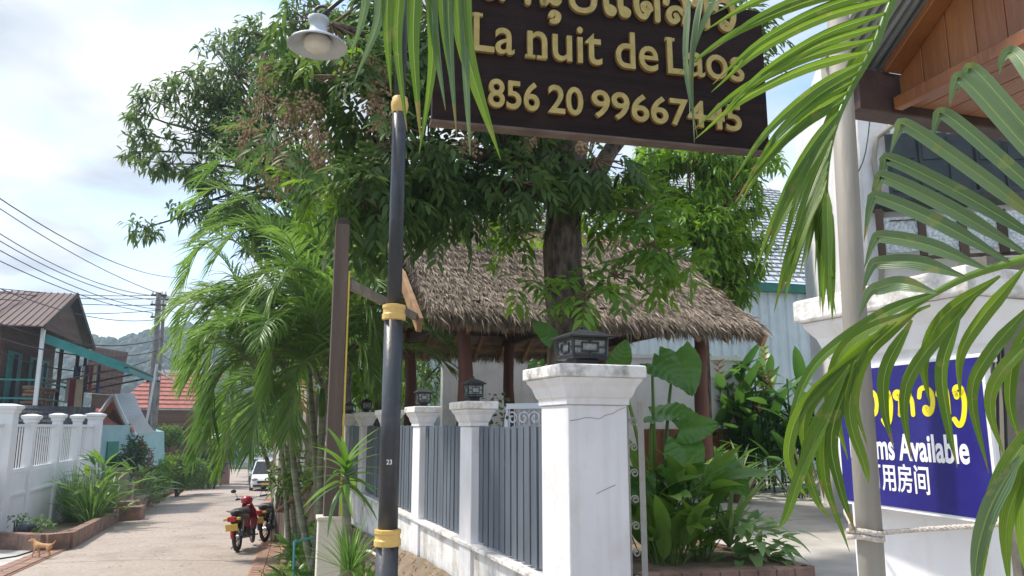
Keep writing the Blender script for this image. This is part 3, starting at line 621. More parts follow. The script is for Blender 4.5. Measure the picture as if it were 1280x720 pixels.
# ================================================================== GREY SLAT FENCE AND PILLARS
def pillar(parent, c, half, z0, ztop, capm='weathered_white', name=None, shaft='white_wall', nearcap=1.0, cross=None):
    """square pillar with a stepped and coved cap; c = centre in plan"""
    rz = math.atan2(ED.y, ED.x); ch = .33 * nearcap
    m = MB(); m.lathe((c.x, c.y, 0), [(half, z0), (half, ztop - ch)], square=1, rz=rz); 
    def sq(o):                            # narrower across the fence than along it
        if cross is None: return o
        off = wloc(o) ; e = half - cross
        for v in o.data.vertices:
            k = (Vector((v.co.x, v.co.y, 0)) + Vector((off.x, off.y, 0)) - Vector((c.x, c.y, 0))).dot(ED)
            v.co = v.co - ED * (e if k > 0 else -e)
        return o
    sh = sq(m.build('shaft', shaft, parent, bevel=.008))
    m = MB(); h = ztop - ch + .001
    m.lathe((c.x, c.y, h), [(half + .012, 0), (half + .012, .05 * nearcap), (half + .035 * nearcap, .065 * nearcap), (half + .045 * nearcap, .09 * nearcap), (half + .065 * nearcap, .15 * nearcap), (half + .10 * nearcap, .20 * nearcap), (half + .105 * nearcap, .225 * nearcap)], square=1, rz=rz)
    sq(m.build('cap_moulding', shaft, parent, bevel=.004))
    m = MB(); m.lathe((c.x, c.y, h + .226 * nearcap), [(half + .13 * nearcap, 0), (half + .13 * nearcap, .10 * nearcap), (half + .10 * nearcap, .106 * nearcap)], square=1, rz=rz); sq(m.build('cap_slab', capm, parent, bevel=.008))
def fpt(d, inward=0.0, z=0.0):          # a place on the fence line at distance d ahead
    p = Vector((fence_x(d), d, z)); return p + ED * inward
fence = thing('garden_fence', 'grey picket fence with white pillars on a stained white base wall', 'fence', fpt(8, 0, EYE - 1.16))
PB = [(5.78, 6.07), (7.28, 7.57), (8.76, 9.05), (10.22, 10.51), (11.66, 11.95)]
for d0, d1 in PB:
    c = (fpt(d0) + fpt(d1)) / 2 + ED * .065
    hold = bpy.data.objects.new('pillar', None); COL.objects.link(hold); hold.parent = fence; hold.location = Vector((c.x, c.y, EYE - 1.16)) - fence.location
    pillar(hold, c, .145, EYE - 1.25, EYE + .185, 'rust_white', nearcap=.56, cross=.06)
z0 = EYE - .85
edges = [4.60] + [x for p in PB for x in p]
m = MB(); m.bar(fpt(4.45, .13, EYE - 1.10), fpt(12.6, .13, EYE - 1.10), .2, .48); m.build('base_wall', 'stained_wall', fence, bevel=.01)
m = MB(); m.bar(fpt(4.45, .115, z0 - .012 ), fpt(12.6, .115, z0 - .012), .25, .03); m.build('wall_coping', 'weathered_white', fence, bevel=.006)
for a, b in list(zip(edges[0::2], edges[1::2])) + [(11.95, 13.3)]:
    a_ = fpt(a); b_ = fpt(b); L = (b_ - a_).length; n = round(L / .112)
    for zz in (EYE - .12, EYE - .72): m = MB(); m.bar(a_ + ED * .10 + UP * zz, b_ + ED * .10 + UP * zz, .025, .05); m.build('rail', 'slat_grey', fence)
    for i in range(n):
        q = a_.lerp(b_, (i + .5) / n) + ED * (.06 + random.uniform(-.003, .003)); top = EYE + random.uniform(-.006, .014); lo = z0 + .014 + random.uniform(0, .012)
        m = MB(); tl = random.uniform(-.004, .004); hw = .044
        f = [q - FD * hw + UP * lo, q + FD * hw + UP * lo, q + FD * (hw + tl) + UP * (top - .012), q + FD * (hw * .6 + tl) + UP * top, q - FD * (hw * .6 - tl) + UP * top, q - FD * (hw - tl) + UP * (top - .012)]
        m.prism(f, ED * .022); m.build('slat', 'slat_grey', fence)
# gate pillar by the opening
gp = thing('gate_pillar', 'big cracked white gate pillar with blackened cap beside the grey fence', 'pillar', (.41, 4.52, YARD), 'gate pillars')
gc = Vector((.306, 4.2, 0)) + ED * .182 + FD * .19
pillar(gp, gc, .19, YARD - .4, EYE + .335, 'weathered_white', nearcap=.66, cross=.182)
m = MB()                                 # hairline cracks in the plaster
for (u0, z_, n) in ((-.175, .03, 8), (-.02, -.36, 3)):
    p = gc - FD * .1915 + ED * u0 + UP * (EYE + z_ ); pts = [p]
    for i in range(n): p = p + ED * random.uniform(.03, .055) + UP * random.uniform(-.012, .02); pts.append(p)
    pts = [q for q in pts if (q - gc).dot(ED) < .172]
    if len(pts) > 1: m.tube(pts, .0013, 4)
m.build('crack', 'kerb', gp)
gp2 = thing('gate_pillar', 'white gate pillar on the right carrying the blue rooms sign', 'pillar', (1.3, 2.25, YARD), 'gate pillars')
gc2 = Vector((1.035, 2.42, 0)) + ED * .05 - FD * .225
pillar(gp2, gc2, .225, YARD - .4, EYE + .405, 'weathered_white', nearcap=.72, cross=.04)
# ------------------------------------------------------------------ lanterns on the pillars
def lantern(c, zb, wd, hh, label):
    rz = math.atan2(ED.y, ED.x); t = thing('pillar_lantern', label, 'lantern', (c.x, c.y, zb), 'square lanterns on the fence pillars'); h = wd / 2
    m = MB(); m.lathe((c.x, c.y, zb), [(h * .62, -.01), (h * .62, hh * .03), (h * .5, hh * .06), (h * .5, hh * .16), (h * .8, hh * .19), (h * .8, hh * .23)], square=1, rz=rz); m.build('base', 'black_iron', t)
    m = MB(); m.lathe((c.x, c.y, zb), [(h * .70, hh * .231), (h * .74, hh * .66)], square=1, rz=rz); m.build('glass', 'lantern_glass', t)
    m = MB(); zc0, zc1 = zb + hh * .231, zb + hh * .665; bw = h * .11
    for sx in (-1, 1):
        for sy in (-1, 1): m.bar(c + ED * sx * h * .73 + FD * sy * h * .73 + UP * zc0, c + ED * sx * h * .76 + FD * sy * h * .76 + UP * zc1, bw, bw)
    for ax, ay in ((ED, FD), (FD, ED)):
        for s_ in (-1, 1):
            o = c + ay * s_ * h * .765
            for zz in (zc0 + .01, zc1 - .008): m.bar(o - ax * h * .72 + UP * zz, o + ax * h * .72 + UP * zz, bw * .8, bw)
            zm0, zm1 = zc0 + (zc1 - zc0) * .28, zc0 + (zc1 - zc0) * .72
            for q in (-.36, .36): m.bar(o + ax * h * q + UP * zm0, o + ax * h * q + UP * zm1, bw * .5, bw * .6)
            for zz in (zm0, zm1): m.bar(o - ax * h * .39 + UP * zz, o + ax * h * .39 + UP * zz, bw * .5, bw * .6)
            for q in (-1, 1): m.bar(o + ax * h * q * .4 + UP * (zm0 + zm1) / 2, o + ax * h * q * .7 + UP * (zm0 + zm1) / 2, bw * .5, bw * .6)
            for zz, ze in ((zc0, zm0), (zm1, zc1)): m.bar(o + UP * zz, o + UP * ze, bw * .5, bw * .6, up=ED)
    m.build('frame', 'black_iron', t)
    m = MB(); m.lathe((c.x, c.y, zb), [(h * 1.02, hh * .666), (h * 1.04, hh * .70), (h * .62, hh * .80), (h * .16, hh * .88), (h * .10, hh * .9)], square=1, rz=rz); rf = m.build('roof', 'black_iron', t)
    m = MB(); m.lathe((c.x, c.y, zb + hh * .9), [(h * .06, 0), (h * .05, hh * .02), (h * .1, hh * .035), (h * .1, hh * .055), (h * .03, hh * .07), (h * .015, hh * .1)], 8); m.build('finial', 'black_iron', rf)
lantern(gc, EYE + .336, .285, .25, 'large black lantern with pointed finial on the big gate pillar')
LB = ['black square lantern on the rust stained pillar nearest the gate pillar', 'black square lantern on the second fence pillar from the gate pillar', 'small black lantern on the pillar right beside the lamp post', 'small black lantern left of the lamp post, nearer one', 'farthest small black lantern on the last fence pillar']
for i, (d0, d1) in enumerate(PB):
    if i == 2: continue
    c = (fpt(d0) + fpt(d1)) / 2 + ED * .065; lantern(c, EYE + .184, .155, .205, LB[i])
# ------------------------------------------------------------------ blue rooms sign, rope, pipe post
sA = P(1045, 545, 2.37); sB = P(1252, 545, 1.80); sA.z = sB.z = 0
sx = (sB - sA).normalized(); sn = Vector((sx.y, -sx.x, 0)); sn = sn if sn.dot(-sA) > 0 else -sn
def on_plane(px, py, o, n):
    r = ray(px, py); c = Vector((0, 0, EYE)); t = (Vector((o.x, o.y, 0)) - c).dot(n) / r.dot(n); return c + r * t
tl = on_plane(1043, 463, sA, sn); br = on_plane(1253, 656, sA, sn); tr_ = on_plane(1250, 437, sA, sn); bl = on_plane(1047, 628, sA, sn)
zt = (tl.z + tr_.z) / 2; zbm = (br.z + bl.z) / 2; W_ = (Vector((br.x, br.y, 0)) - Vector((tl.x, tl.y, 0))).length; O = Vector((tl.x, tl.y, zbm)); H_ = zt - zbm
rs = thing('rooms_sign', 'blue rooms available sign with yellow, white English and Chinese lettering', 'sign', O)
m = MB(); m.frame_box(O + sx * W_ / 2 + UP * H_ / 2, sx, sn, UP, W_ / 2, .004, H_ / 2); m.build('border', 'sign_white', rs)
m = MB(); m.frame_box(O + sx * W_ / 2 + UP * H_ / 2 + sn * .004, sx, sn, UP, W_ / 2 - .009, .0025, H_ / 2 - .009); m.build('panel', 'sign_blue', rs)
def srect(pxl, pyl, pxr, pyr):
    a = on_plane(pxl, pyl, sA, sn); b = on_plane(pxr, pyr, sA, sn); return ((a - O).dot(sx), a.z - O.z, (b - O).dot(sx), b.z - O.z)
fo = O + sn * .0068
put_text(lao('ho mai o ngo ho vo ek aa ngo', .19, .1), rs, 'lao_lettering', 'sign_yellow', fo, sx, UP, (.04, H_ * .555, W_ - .055, H_ * .90), .0012, sn)
put_text(text_mesh('Rooms Available', .022, .05), rs, 'english_lettering', 'sign_white', fo, sx, UP, (.055, H_ * .335, W_ - .065, H_ * .515), .0012, sn)
put_text(text_mesh('可用房间', .012, .05), rs, 'chinese_lettering', 'sign_white', fo, sx, UP, (.12, H_ * .125, W_ - .20, H_ * .315), .0012, sn)
pp = P(1087, 720, 2.0); pt = P(1052, 105, 2.0)
pipe = thing('pipe_post', 'grey white painted steel pipe post in front of the blue sign', 'post', (pp.x, pp.y, YARD - .1))
m = MB(); m.tube([Vector((pp.x - .01, pp.y, YARD - .4)), pp.lerp(pt, .5), pt + (pt - pp) * .25], [.032, .031, .029], 20); m.build('tube', 'pipe', pipe, smooth=True)
k1 = P(1078, 664, 1.995)
def helix_rope(mb_, path, r, turns=60, n=5):
    pts = smoothline(path, 10); m_ = len(pts)
    for ph in (0, math.pi * 2 / 3, math.pi * 4 / 3):
        q = []
        for i, p in enumerate(smoothline(pts, 3)):
            a = i * .75 + ph; q.append(p + Vector((math.cos(a) * .3, math.cos(a) * .6, math.sin(a))) * r * .55)
        mb_.tube(q, r * .62, n)
rope = MB(); ring = [Vector((pp.x + .041 * math.cos(a) - .002, pp.y + .041 * math.sin(a), k1.z + .004 * math.sin(2 * a))) for a in [R(x) for x in range(-80, 300, 40)]]
helix_rope(rope, ring, .0065); helix_rope(rope, [Vector((v.x, v.y, v.z - .014)) for v in ring[::-1]], .0065)
e1 = on_plane(1250, 655, sA + sn * .01, sn); helix_rope(rope, [Vector((pp.x + .03, pp.y - .03, k1.z)), P(1150, 662, 1.95), P(1215, 658, 1.88), e1], .006)
helix_rope(rope, [Vector((pp.x - .04, pp.y, k1.z)), P(1062, 652, 1.97), P(1056, 640, 2.2), P(1058, 633, 2.33)], .006)
tag(rope.build('rope', 'rope', smooth=True), 'pale twisted rope tied round the pipe post holding the blue sign', 'rope')
# ------------------------------------------------------------------ carved wooden name board
bz = P(540, 150, 3.2).z; bl_ = P(540, 150, 3.2); br_ = P(962, 190, 3.6); br_.z = bz; bl_.z = bz
bx = (br_ - bl_).normalized(); bn = Vector((bx.y, -bx.x, 0)); BW = (br_ - bl_).length; BH = .76
nb = thing('name_board', 'dark carved wooden hanging board with gold raised lettering', 'sign', bl_)
nplank = 3
for i in range(nplank):
    h0 = BH * i / nplank; m = MB(); m.frame_box(bl_ + bx * BW / 2 + UP * (h0 + BH / nplank / 2) - bn * .025, bx, bn, UP, BW / 2, .025 + .0002 * (i % 2), BH / nplank / 2 - .0003); m.build('plank', 'board_wood', nb)
m = MB(); m.frame_box(bl_ + bx * BW / 2 - UP * .0065 - bn * .02, bx, bn, UP, BW / 2 + .006, .034, .006); m.build('edge_strip', 'post_wood', nb)
m = MB()
for q in (.18, .82):
    p = bl_ + bx * BW * q + UP * BH - bn * .025; m.bar(p - UP * .02, p + UP * .35, .03, .006)
p0 = bl_ - bn * .025 + UP * (BH + .35); m.tube([p0 - bx * .1, p0 + bx * (BW + .25)], .022, 8)
m.tube([p0 + bx * (BW + .1), Vector((1.55, 2.7, EYE + 1.62))], .02, 8); m.build('bracket', 'black_iron', nb)
def brect(pxl, pyl, pxr, pyr):
    a = on_plane(pxl, pyl, bl_, bn); b = on_plane(pxr, pyr, bl_, bn); return ((a - bl_).dot(bx), a.z - bz, (b - bl_).dot(bx), b.z - bz)
def carved(me, name, rect):
    a = me.copy(); put_text(me, nb, name, 'sign_gold_edge', bl_ + bn * .0012, bx, UP, rect, .017, bn)
    for v in a.vertices: v.co.z = 0 if v.co.z < 1e9 else 0
    return me
def carve(me, name, rect):
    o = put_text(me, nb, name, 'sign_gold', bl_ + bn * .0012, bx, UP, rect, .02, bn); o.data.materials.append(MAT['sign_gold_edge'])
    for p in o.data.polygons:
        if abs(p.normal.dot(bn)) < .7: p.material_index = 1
def words(items, size_fn):
    pass
r0 = brect(590, 62, 640, 18)
zl0 = brect(590, 64, 600, 20); zl1 = brect(835, 96, 850, 50)
zb_ = (zl0[1] + zl1[1]) / 2; zt_ = (zl0[3] + zl1[3]) / 2
for tx, x0, x1 in (('La', 591, 642), ('nuit', 658, 750), ('de', 768, 819), ('Laos', 832, 924)):
    a = brect(x0, 70, x1, 30); me = text_mesh(tx, .008, .1)
    # slab feet so that the letters read like the carved serif face
    hz = (zt_ - zb_) * (1.0 if tx != 'nuit' else .97)
    carve(me, 'carved_word', (a[0], zb_, a[2], zb_ + hz))
    capx = [a[0] + .018] if tx[0] == 'L' else ([a[0] + .015, a[0] + .07] if tx == 'nuit' else [])
    for cx in capx:
        m = MB(); m.frame_box(bl_ + bx * cx + UP * (zb_ + (hz - .008 if tx[0] == 'L' else .008)) + bn * .0095, bx, bn, UP, .024, .0085, .008); m.build('serif', 'sign_gold', nb)
a0 = brect(608, 136, 650, 106); a1 = brect(880, 162, 922, 131); zq = (a0[1] + a1[1]) / 2; zq2 = (a0[3] + a1[3]) / 2
for tx, x0, x1 in (('856', 609, 673), ('20', 684, 727), ('99667445', 738, 922)):
    a = brect(x0, 140, x1, 110); carve(text_mesh(tx, .018, .1), 'carved_number', (a[0], zq, a[2], zq2))
a = brect(598, 34, 922, 34); s_ = .105
zlo = brect(693, 32, 700, 10)[1] - .006
word = 'lo aa no u nyo ae do lo aa vo'.split(); tot = sum(LAO[g][1] for g in word); ux = (a[2] - a[0]) / tot; uz = .27 / 1.72; cx = 0; zbase = zlo + .6 * uz
for g in word:                              # one carved letter each, on a common base line
    me = stroke_mesh(LAO[g][0], .17, .1); co = np.array([v.co[:] for v in me.vertices]); lo_, hi_ = co.min(0), co.max(0)
    carve(me, 'carved_letter', (a[0] + (cx + lo_[0]) * ux, zbase + lo_[1] * uz, a[0] + (cx + hi_[0]) * ux, zbase + hi_[1] * uz)); cx += LAO[g][1]
# ------------------------------------------------------------------ gate canopy with teak gable
hz = EYE + 1.25; gA = Vector((1.515, 2.78, hz)); gd = Vector((.30, -.954, 0)); ge = Vector((.954, .30, 0))
gc_ = thing('gate_canopy', 'small sheet roof over the gate with varnished teak gable', 'roof', (2.2, 2.5, YARD))
rk = .64                                   # rise of the rake
for i in range(16):                        # vertical gable planks
    x0 = i * .115; x1 = x0 + .113; f = gA + gd * x0; g = gA + gd * x1; pk = 1.9
    h0 = .095 + rk * min(x0, pk - x0) ; h1 = .095 + rk * min(x1, pk - x1)
    m = MB(); m.prism([f, g, g + UP * h1, f + UP * h0], ge * .022); m.build('gable_plank', 'teak', gc_, bevel=.003)
for i in range(6):                         # soffit boards run along the beam edge
    a = gA + ge * (.03 + i * .118) - UP * .012 + gd * .002; m = MB(); m.bar(a, a + gd * 1.85, .114, .02); m.build('soffit_board', 'teak_lengthwise', gc_, bevel=.003)
m = MB(); m.bar(gA - UP * .02 - ge * .02 , gA - UP * .02 - ge * .02 + gd * 1.85, .04, .05); m.build('gable_sill', 'teak', gc_, bevel=.004)
m = MB(); m.bar(gA + UP * .115 - ge * .03, gA + UP * (.115 + rk * .95) - ge * .03 + gd * .95, .03, .09, up=ge); m.build('bargeboard', 'teak', gc_, bevel=.004)
m = MB(); q = gA - gd * .06 + UP * .03; m.bar(q - ge * .19, q + ge * 1.9, .1, .17); m.build('beam', 'beam_brown', gc_, bevel=.006)
m = MB(); q = gA - gd * .10 + UP * .15; nrm_ = Vector((0, 0, 1))
a = q - ge * .28; b = a + gd * 1.0 + UP * rk * 1.0
for i in range(9):                         # ribs of the sheet, seen from below
    t_ = i / 9; s0 = a + ge * .34 * t_; m.bar(s0, s0 + (b - a), .018, .02)
m.prism([a + UP * .02, b + UP * .02, b + UP * .02 + ge * 2.2, a + UP * .02 + ge * 2.2], UP * .012); m.build('roof_sheet', 'gable_tin', gc_)
m = MB(); m.bar(q - ge * .26 - UP * .03, q + ge * .3 - UP * .03, .05, .06); m.build('eave_batten', 'grey_soffit', gc_)
m = MB(); 
for q2 in (gA + ge * 1.7 + gd * .0, gA + ge * 1.7 + gd * 1.8): m.tube([Vector((q2.x, q2.y, YARD)), Vector((q2.x, q2.y, hz))], .05, 10)
m.build('post', 'pipe', gc_)
# ------------------------------------------------------------------ street lamp
lp = P(484, 690, 4.3); lx, ly = lp.x, lp.y
sl = thing('street_lamp', 'black lamp post with gold rings and a bell shaped hanging lamp', 'street lamp', (lx, ly, bank_z(lx, ly)))
def zpx(px, py, d): return P(px, py, d).z
zr = [zpx(484, 672, 4.3), zpx(490, 391, 4.3), zpx(494, 132, 4.3)]
m = MB(); m.tube([Vector((lx, ly, bank_z(lx, ly) - .2)), Vector((lx, ly, zr[0]))], .061, 20); m.build('lower_shaft', 'lamp_post_paint', sl, smooth=True)
m = MB(); m.tube([Vector((lx, ly, zr[0])), Vector((lx, ly, zr[1]))], .054, 20); m.build('middle_shaft', 'lamp_post_paint', sl, smooth=True)
m = MB(); m.tube([Vector((lx, ly, zr[1])), Vector((lx, ly, zr[2]))], .042, 20); m.build('upper_shaft', 'lamp_post_paint', sl, smooth=True)
m = MB(); m.tube([Vector((lx, ly, zr[2])), Vector((lx, ly, EYE + 3.3))], .034, 16); m.build('top_shaft', 'lamp_post_paint', sl, smooth=True)
for i, (z, r) in enumerate(zip(zr, (.066, .06, .046))):
    m = MB(); pr = [(.9, -.05), (1.0, -.045), (1.0, -.03), (1.1, -.02), (1.14, 0), (1.1, .02), (1.0, .03), (1.0, .045), (.9, .05)]
    if i < 2: pr = [(.9, -.045), (1.12, -.04), (1.12, -.012), (1.02, -.004), (1.02, .018), (1.1, .024), (1.1, .042), (.9, .046)]
    m.lathe((lx, ly, z), [(r * a, b) for a, b in pr], 24); m.build('ring', 'gold_paint', sl, smooth=(i == 2))
lc = P(397, 52, 4.3); at_ = Vector((lx, ly, lc.z + .38))
m = MB(); L0 = Vector((lc.x, lc.y, lc.z))
m.tube(smoothline([at_ - UP * .02, at_ + Vector((-.12, 0, .05)), at_ + Vector((-.28, 0, -.02)), Vector((lc.x + .04, lc.y, lc.z + .19)), Vector((lc.x, lc.y, lc.z + .13))], 6), .013, 8)
sc_ = Vector((lc.x - .01, lc.y, lc.z + .2)); m.tube([sc_ + Vector((.06 * math.cos(a) * (1 - i / 30), 0, .05 * math.sin(a) * (1 - i / 30))) + Vector((.02, 0, 0)) for i, a in enumerate([R(x) for x in range(-90, 300, 20)])], .009, 6)
sc2 = Vector((lx - .12, ly, lc.z + .20)); m.tube([sc2 + Vector((.07 * math.cos(a) * (1 - i / 34), 0, .07 * math.sin(a) * (1 - i / 34))) for i, a in enumerate([R(x) for x in range(80, -300, -20)])], .010, 6)
m.build('arm', 'black_iron', sl, smooth=True)
m = MB(); m.lathe(L0, [(.06, .155), (.062, .15), (.062, .125), (.05, .12), (.052, .07), (.075, .04), (.12, .012), (.165, -.012), (.18, -.032), (.176, -.034), (.16, -.016), (.115, .006), (.07, .03), (.045, .06)], 32); m.build('lamp_shade', 'lamp_shade', sl, smooth=True)
m = MB(); m.ball(L0 - UP * .015, .085, .085, .062, 20, 10); m.build('lamp_glass', 'lamp_inner', sl, smooth=True)
npz = P(483, 577, 4.3).z; tm = text_mesh('23', .01, .01); co = Vector((lx, ly, npz)) - Vector((lx, ly, 0)).normalized() * .0555
vd = Vector((lx, ly, 0)).normalized(); vx = Vector((vd.y, -vd.x, 0)); put_text(tm, sl, 'painted_number', 'sign_white', co, vx, UP, (-.018, -.013, .012, .013), .001, -vd)
# ------------------------------------------------------------------ timber post with base, conduit
q = P(410, 700, 5.6); gz = bank_z(q.x, q.y)
wp = thing('timber_post', 'weathered dark timber post on a beige plastered base with yellow conduit', 'post', (q.x, q.y, gz))
zb1 = P(408, 648, 5.6).z; ztp = P(428, 283, 5.6).z
m = MB(); m.box((q.x, q.y, (zb1 + gz - .2) / 2), .082, .082, (zb1 - gz + .2) / 2, .3); m.build('base', 'beige_post', wp, bevel=.008)
m = MB(); m.box((q.x, q.y, zb1 + .008), .092, .092, .012, .3); m.build('base_cap', 'beige_post', wp, bevel=.004)
m = MB(); m.box((q.x + .005, q.y, (zb1 + ztp) / 2 + .01), .052, .052, (ztp - zb1) / 2, .3, .97); m.build('shaft', 'post_wood', wp, bevel=.006)
m = MB(); m.box((q.x + .005, q.y, ztp + .03), .05, .05, .025, .3, .8); m.build('shaft_top', 'dark_wood', wp, bevel=.004)
m = MB(); m.tube([Vector((q.x + .078, q.y - .02, gz)), Vector((q.x + .075, q.y - .02, ztp - .35))], .0075, 8); m.build('conduit', 'conduit', wp)
m = MB(); a = P(436, 355, 5.62); b = P(524, 398, 8.6); m.bar(a, b, .05, .07); m.build('brace', 'old_post', wp)
# garden hose and teal water pipe on the bank
def onbank(px, py, lift=.02, tries=60):
    best = None
    for i in range(200):
        d = 3.5 + i * .08; p = P(px, py, d); g = bank_z(p.x, d)
        if best is None or abs(p.z - g - lift) < best[0]: best = (abs(p.z - g - lift), p)
    return best[1]
m = MB(); m.tube(smoothline([fpt(11.0, -.25, bank_z(fence_x(11) - .25, 11) + .02), fpt(9.4, -.2, bank_z(fence_x(9.4) - .2, 9.4) + .03), fpt(7.8, -.3, EYE - 1.2), fpt(6.6, -.35, EYE - 1.22), fpt(5.8, -.25, EYE - 1.2), fpt(5.0, -.3, EYE - 1.22), fpt(4.4, -.2, EYE - 1.2)], 6), .014, 7); tag(m.build('garden_hose', 'hose', smooth=True), 'cream garden hose lying on bare soil along the fence base', 'hose')
a = P(368, 706, 9.6); b = P(368, 677, 9.6); c = P(392, 672, 9.8); m = MB(); m.tube([a - UP * .5, b - UP * .03], .014, 8); m.tube([b - UP * .04, b, b + (c - b) * .1], .017, 8); m.tube([b, c], .014, 8); tag(m.build('water_pipe', 'teal_pipe'), 'bent turquoise plastic water pipe among the bank plants', 'pipe')
# ================================================================== THATCHED PAVILION
ez = EYE + 1.27; rz_ = EYE + 2.76
fl = Vector((-.90, 8.5, 0)); fr = Vector((3.22, 10.0, 0)); pe = (fr - fl).normalized(); pf = Vector((-pe.y, pe.x, 0)); PLn = (fr - fl).length; HW = 2.05
pv = thing('thatched_pavilion', 'open timber pavilion with shaggy brown thatched gable roof', 'pavilion', (fl.x + 2, fl.y + 3, YARD))
def pvp(a, b, z): return Vector((fl.x, fl.y, 0)) + pe * a + pf * b + UP * z
def slope_pt(a, s, side): # s 0 eave .. 1 ridge; side 0 front 1 back
    b = HW * s if side == 0 else 2 * HW - HW * s; sag = -.10 * math.sin(math.pi * s); return pvp(a, b, ez + (rz_ - ez) * s + sag)
for side, nm in ((0, 'thatch_bed'), (1, 'thatch_bed')):
    m = MB(); m.grid(12, 8, lambda a, b: slope_pt(PLn * a, b, side) + UP * (.03 * math.sin(a * 21 + b * 7))); m.grid(12, 8, lambda a, b: slope_pt(PLn * a, b, side) - UP * .10)
    m.build(nm, 'thatch', pv)
    n = 52000 if side == 0 else 4500; s = rng.random(n) ** .9 * 1.02 - .02; a = rng.random(n) * (PLn + .1) - .05; s = np.floor(s * 13 + rng.random(n) * .8) / 13 + rng.random(n) * .03
    pos = np.array([slope_pt(x, min(1, y), side)[:] for x, y in zip(a, s)]); sl_ = np.array((slope_pt(0, 0, side) - slope_pt(0, 1, side)).normalized()[:])
    nr = np.array(pe.cross(Vector(sl_))[:]); nr = nr if nr[2] > 0 else -nr
    ax = norm(sl_[None] + rng.normal(size=(n, 3)) * .15 + np.array(pe)[None] * (rng.normal(size=(n, 1)) * .2)); pos = pos + nr[None] * (.03 + .07 * rng.random((n, 1)))
    patch = .5 + .5 * np.sin(a * 2.1 + 3 * s) * np.cos(a * 5 + s * 9); ln = .12 + .16 * rng.random(n)
    leaf_mesh('thatch_straw', pos, ax, np.repeat(nr[None], n, 0) + rng.normal(size=(n, 3)) * .5, ln, .006 + .009 * rng.random(n), 'thatch_strand', pv, np.clip(rng.random(n) * .75 + patch * .25, 0, 1), .12)
    n = 2600; a = rng.random(n) * PLn; pos = np.array([slope_pt(x, 0, side)[:] for x in a]) + rng.normal(size=(n, 3)) * .03
    leaf_mesh('thatch_fringe', pos, norm(sl_[None] * .5 + np.array([[0, 0, -.8]]) + rng.normal(size=(n, 3)) * .25), rng.normal(size=(n, 3)), .08 + .14 * rng.random(n), .012 + .01 * rng.random(n), 'thatch_strand', pv, rng.random(n) * .7, .1)
for aa in (0, PLn):
    n = 1500 if aa else 120; s = rng.random(n); sd_ = rng.integers(0, 2, n); pos = np.array([slope_pt(aa, x, int(y))[:] for x, y in zip(s, sd_)]) + rng.normal(size=(n, 3)) * .04
    leaf_mesh('thatch_verge', pos, norm(np.array(pe)[None] * (.7 if aa else -.7) + np.array([[0, 0, -.6]]) + rng.normal(size=(n, 3)) * .4), rng.normal(size=(n, 3)), .10 + .12 * rng.random(n), .016, 'thatch_strand', pv, rng.random(n) * .8, .2)
m = MB(); m.tube([slope_pt(PLn * t, 1, 0) + UP * (.10 + .02 * math.sin(t * 9)) for t in [i / 10 for i in range(11)]], .07, 8); m.build('ridge_roll', 'thatch', pv)
m = MB(); m.tube([slope_pt(PLn * t, .96, 0) + UP * .12 - pf * .02 for t in (0, .5, 1)], .018, 6); m.build('ridge_pole', 'rafter_wood', pv)
for a in (-.17, PLn + .04):
    for side in (0, 1):
        m = MB(); m.bar(slope_pt(a, -.06, side) - UP * .10, slope_pt(a, 1, side) - UP * .12, .06, .17); m.build('bargeboard', 'rafter_wood', pv, bevel=.004)
for i in range(1, 10):
    for side in (0, 1):
        a = PLn * i / 10; m = MB(); m.bar(slope_pt(a, .0, side) - UP * .17, slope_pt(a, 1, side) - UP * .16, .05, .07); m.build('rafter', 'rafter_wood', pv)
for s in (.12, .34, .56, .78):
    for side in (0, 1):
        m = MB(); m.bar(slope_pt(.1, s, side) - UP * .12, slope_pt(PLn - .1, s, side) - UP * .12, .05, .05); m.build('purlin', 'rafter_wood', pv)
cols = [(.55, .55), (2.2, .55), (PLn - .5, .55), (.55, 2 * HW - .55), (2.2, 2 * HW - .55), (PLn - .5, 2 * HW - .55)]
for a, b in cols:
    p = pvp(a, b, 0); m = MB(); m.tube([Vector((p.x + .02 * math.sin(k * 2 + a), p.y, YARD - .05 + (ez + .35 - YARD) * k / 6)) for k in range(7)], [.10, .097, .094, .096, .09, .088, .085], 10); m.build('column', 'red_post', pv, smooth=True)
for b in (.55, 2 * HW - .55): m = MB(); m.bar(pvp(.1, b, ez + .26), pvp(PLn - .1, b, ez + .26), .09, .14); m.build('tie_beam', 'dark_wood', pv)
for a in (.55, 2.2, PLn - .5): m = MB(); m.bar(pvp(a, .1, ez + .12), pvp(a, 2 * HW - .1, ez + .12), .09, .13); m.build('tie_beam', 'dark_wood', pv)
for i in range(9):      # boarded left gable
    h0 = ez + .35 + i * .15
    s = (h0 - ez) / (rz_ - ez)
    if s > .93: break
    m = MB(); m.bar(pvp(.24, HW * s + .05, h0), pvp(.24, 2 * HW - HW * s - .05, h0), .018, .14); m.build('gable_board', 'rafter_wood', pv)
m = MB(); m.box(tuple(pvp(PLn / 2, HW, YARD + .06)), PLn / 2 - .2, HW - .3, .06, math.atan2(pe.y, pe.x)); m.build('floor_slab', 'concrete', pv)
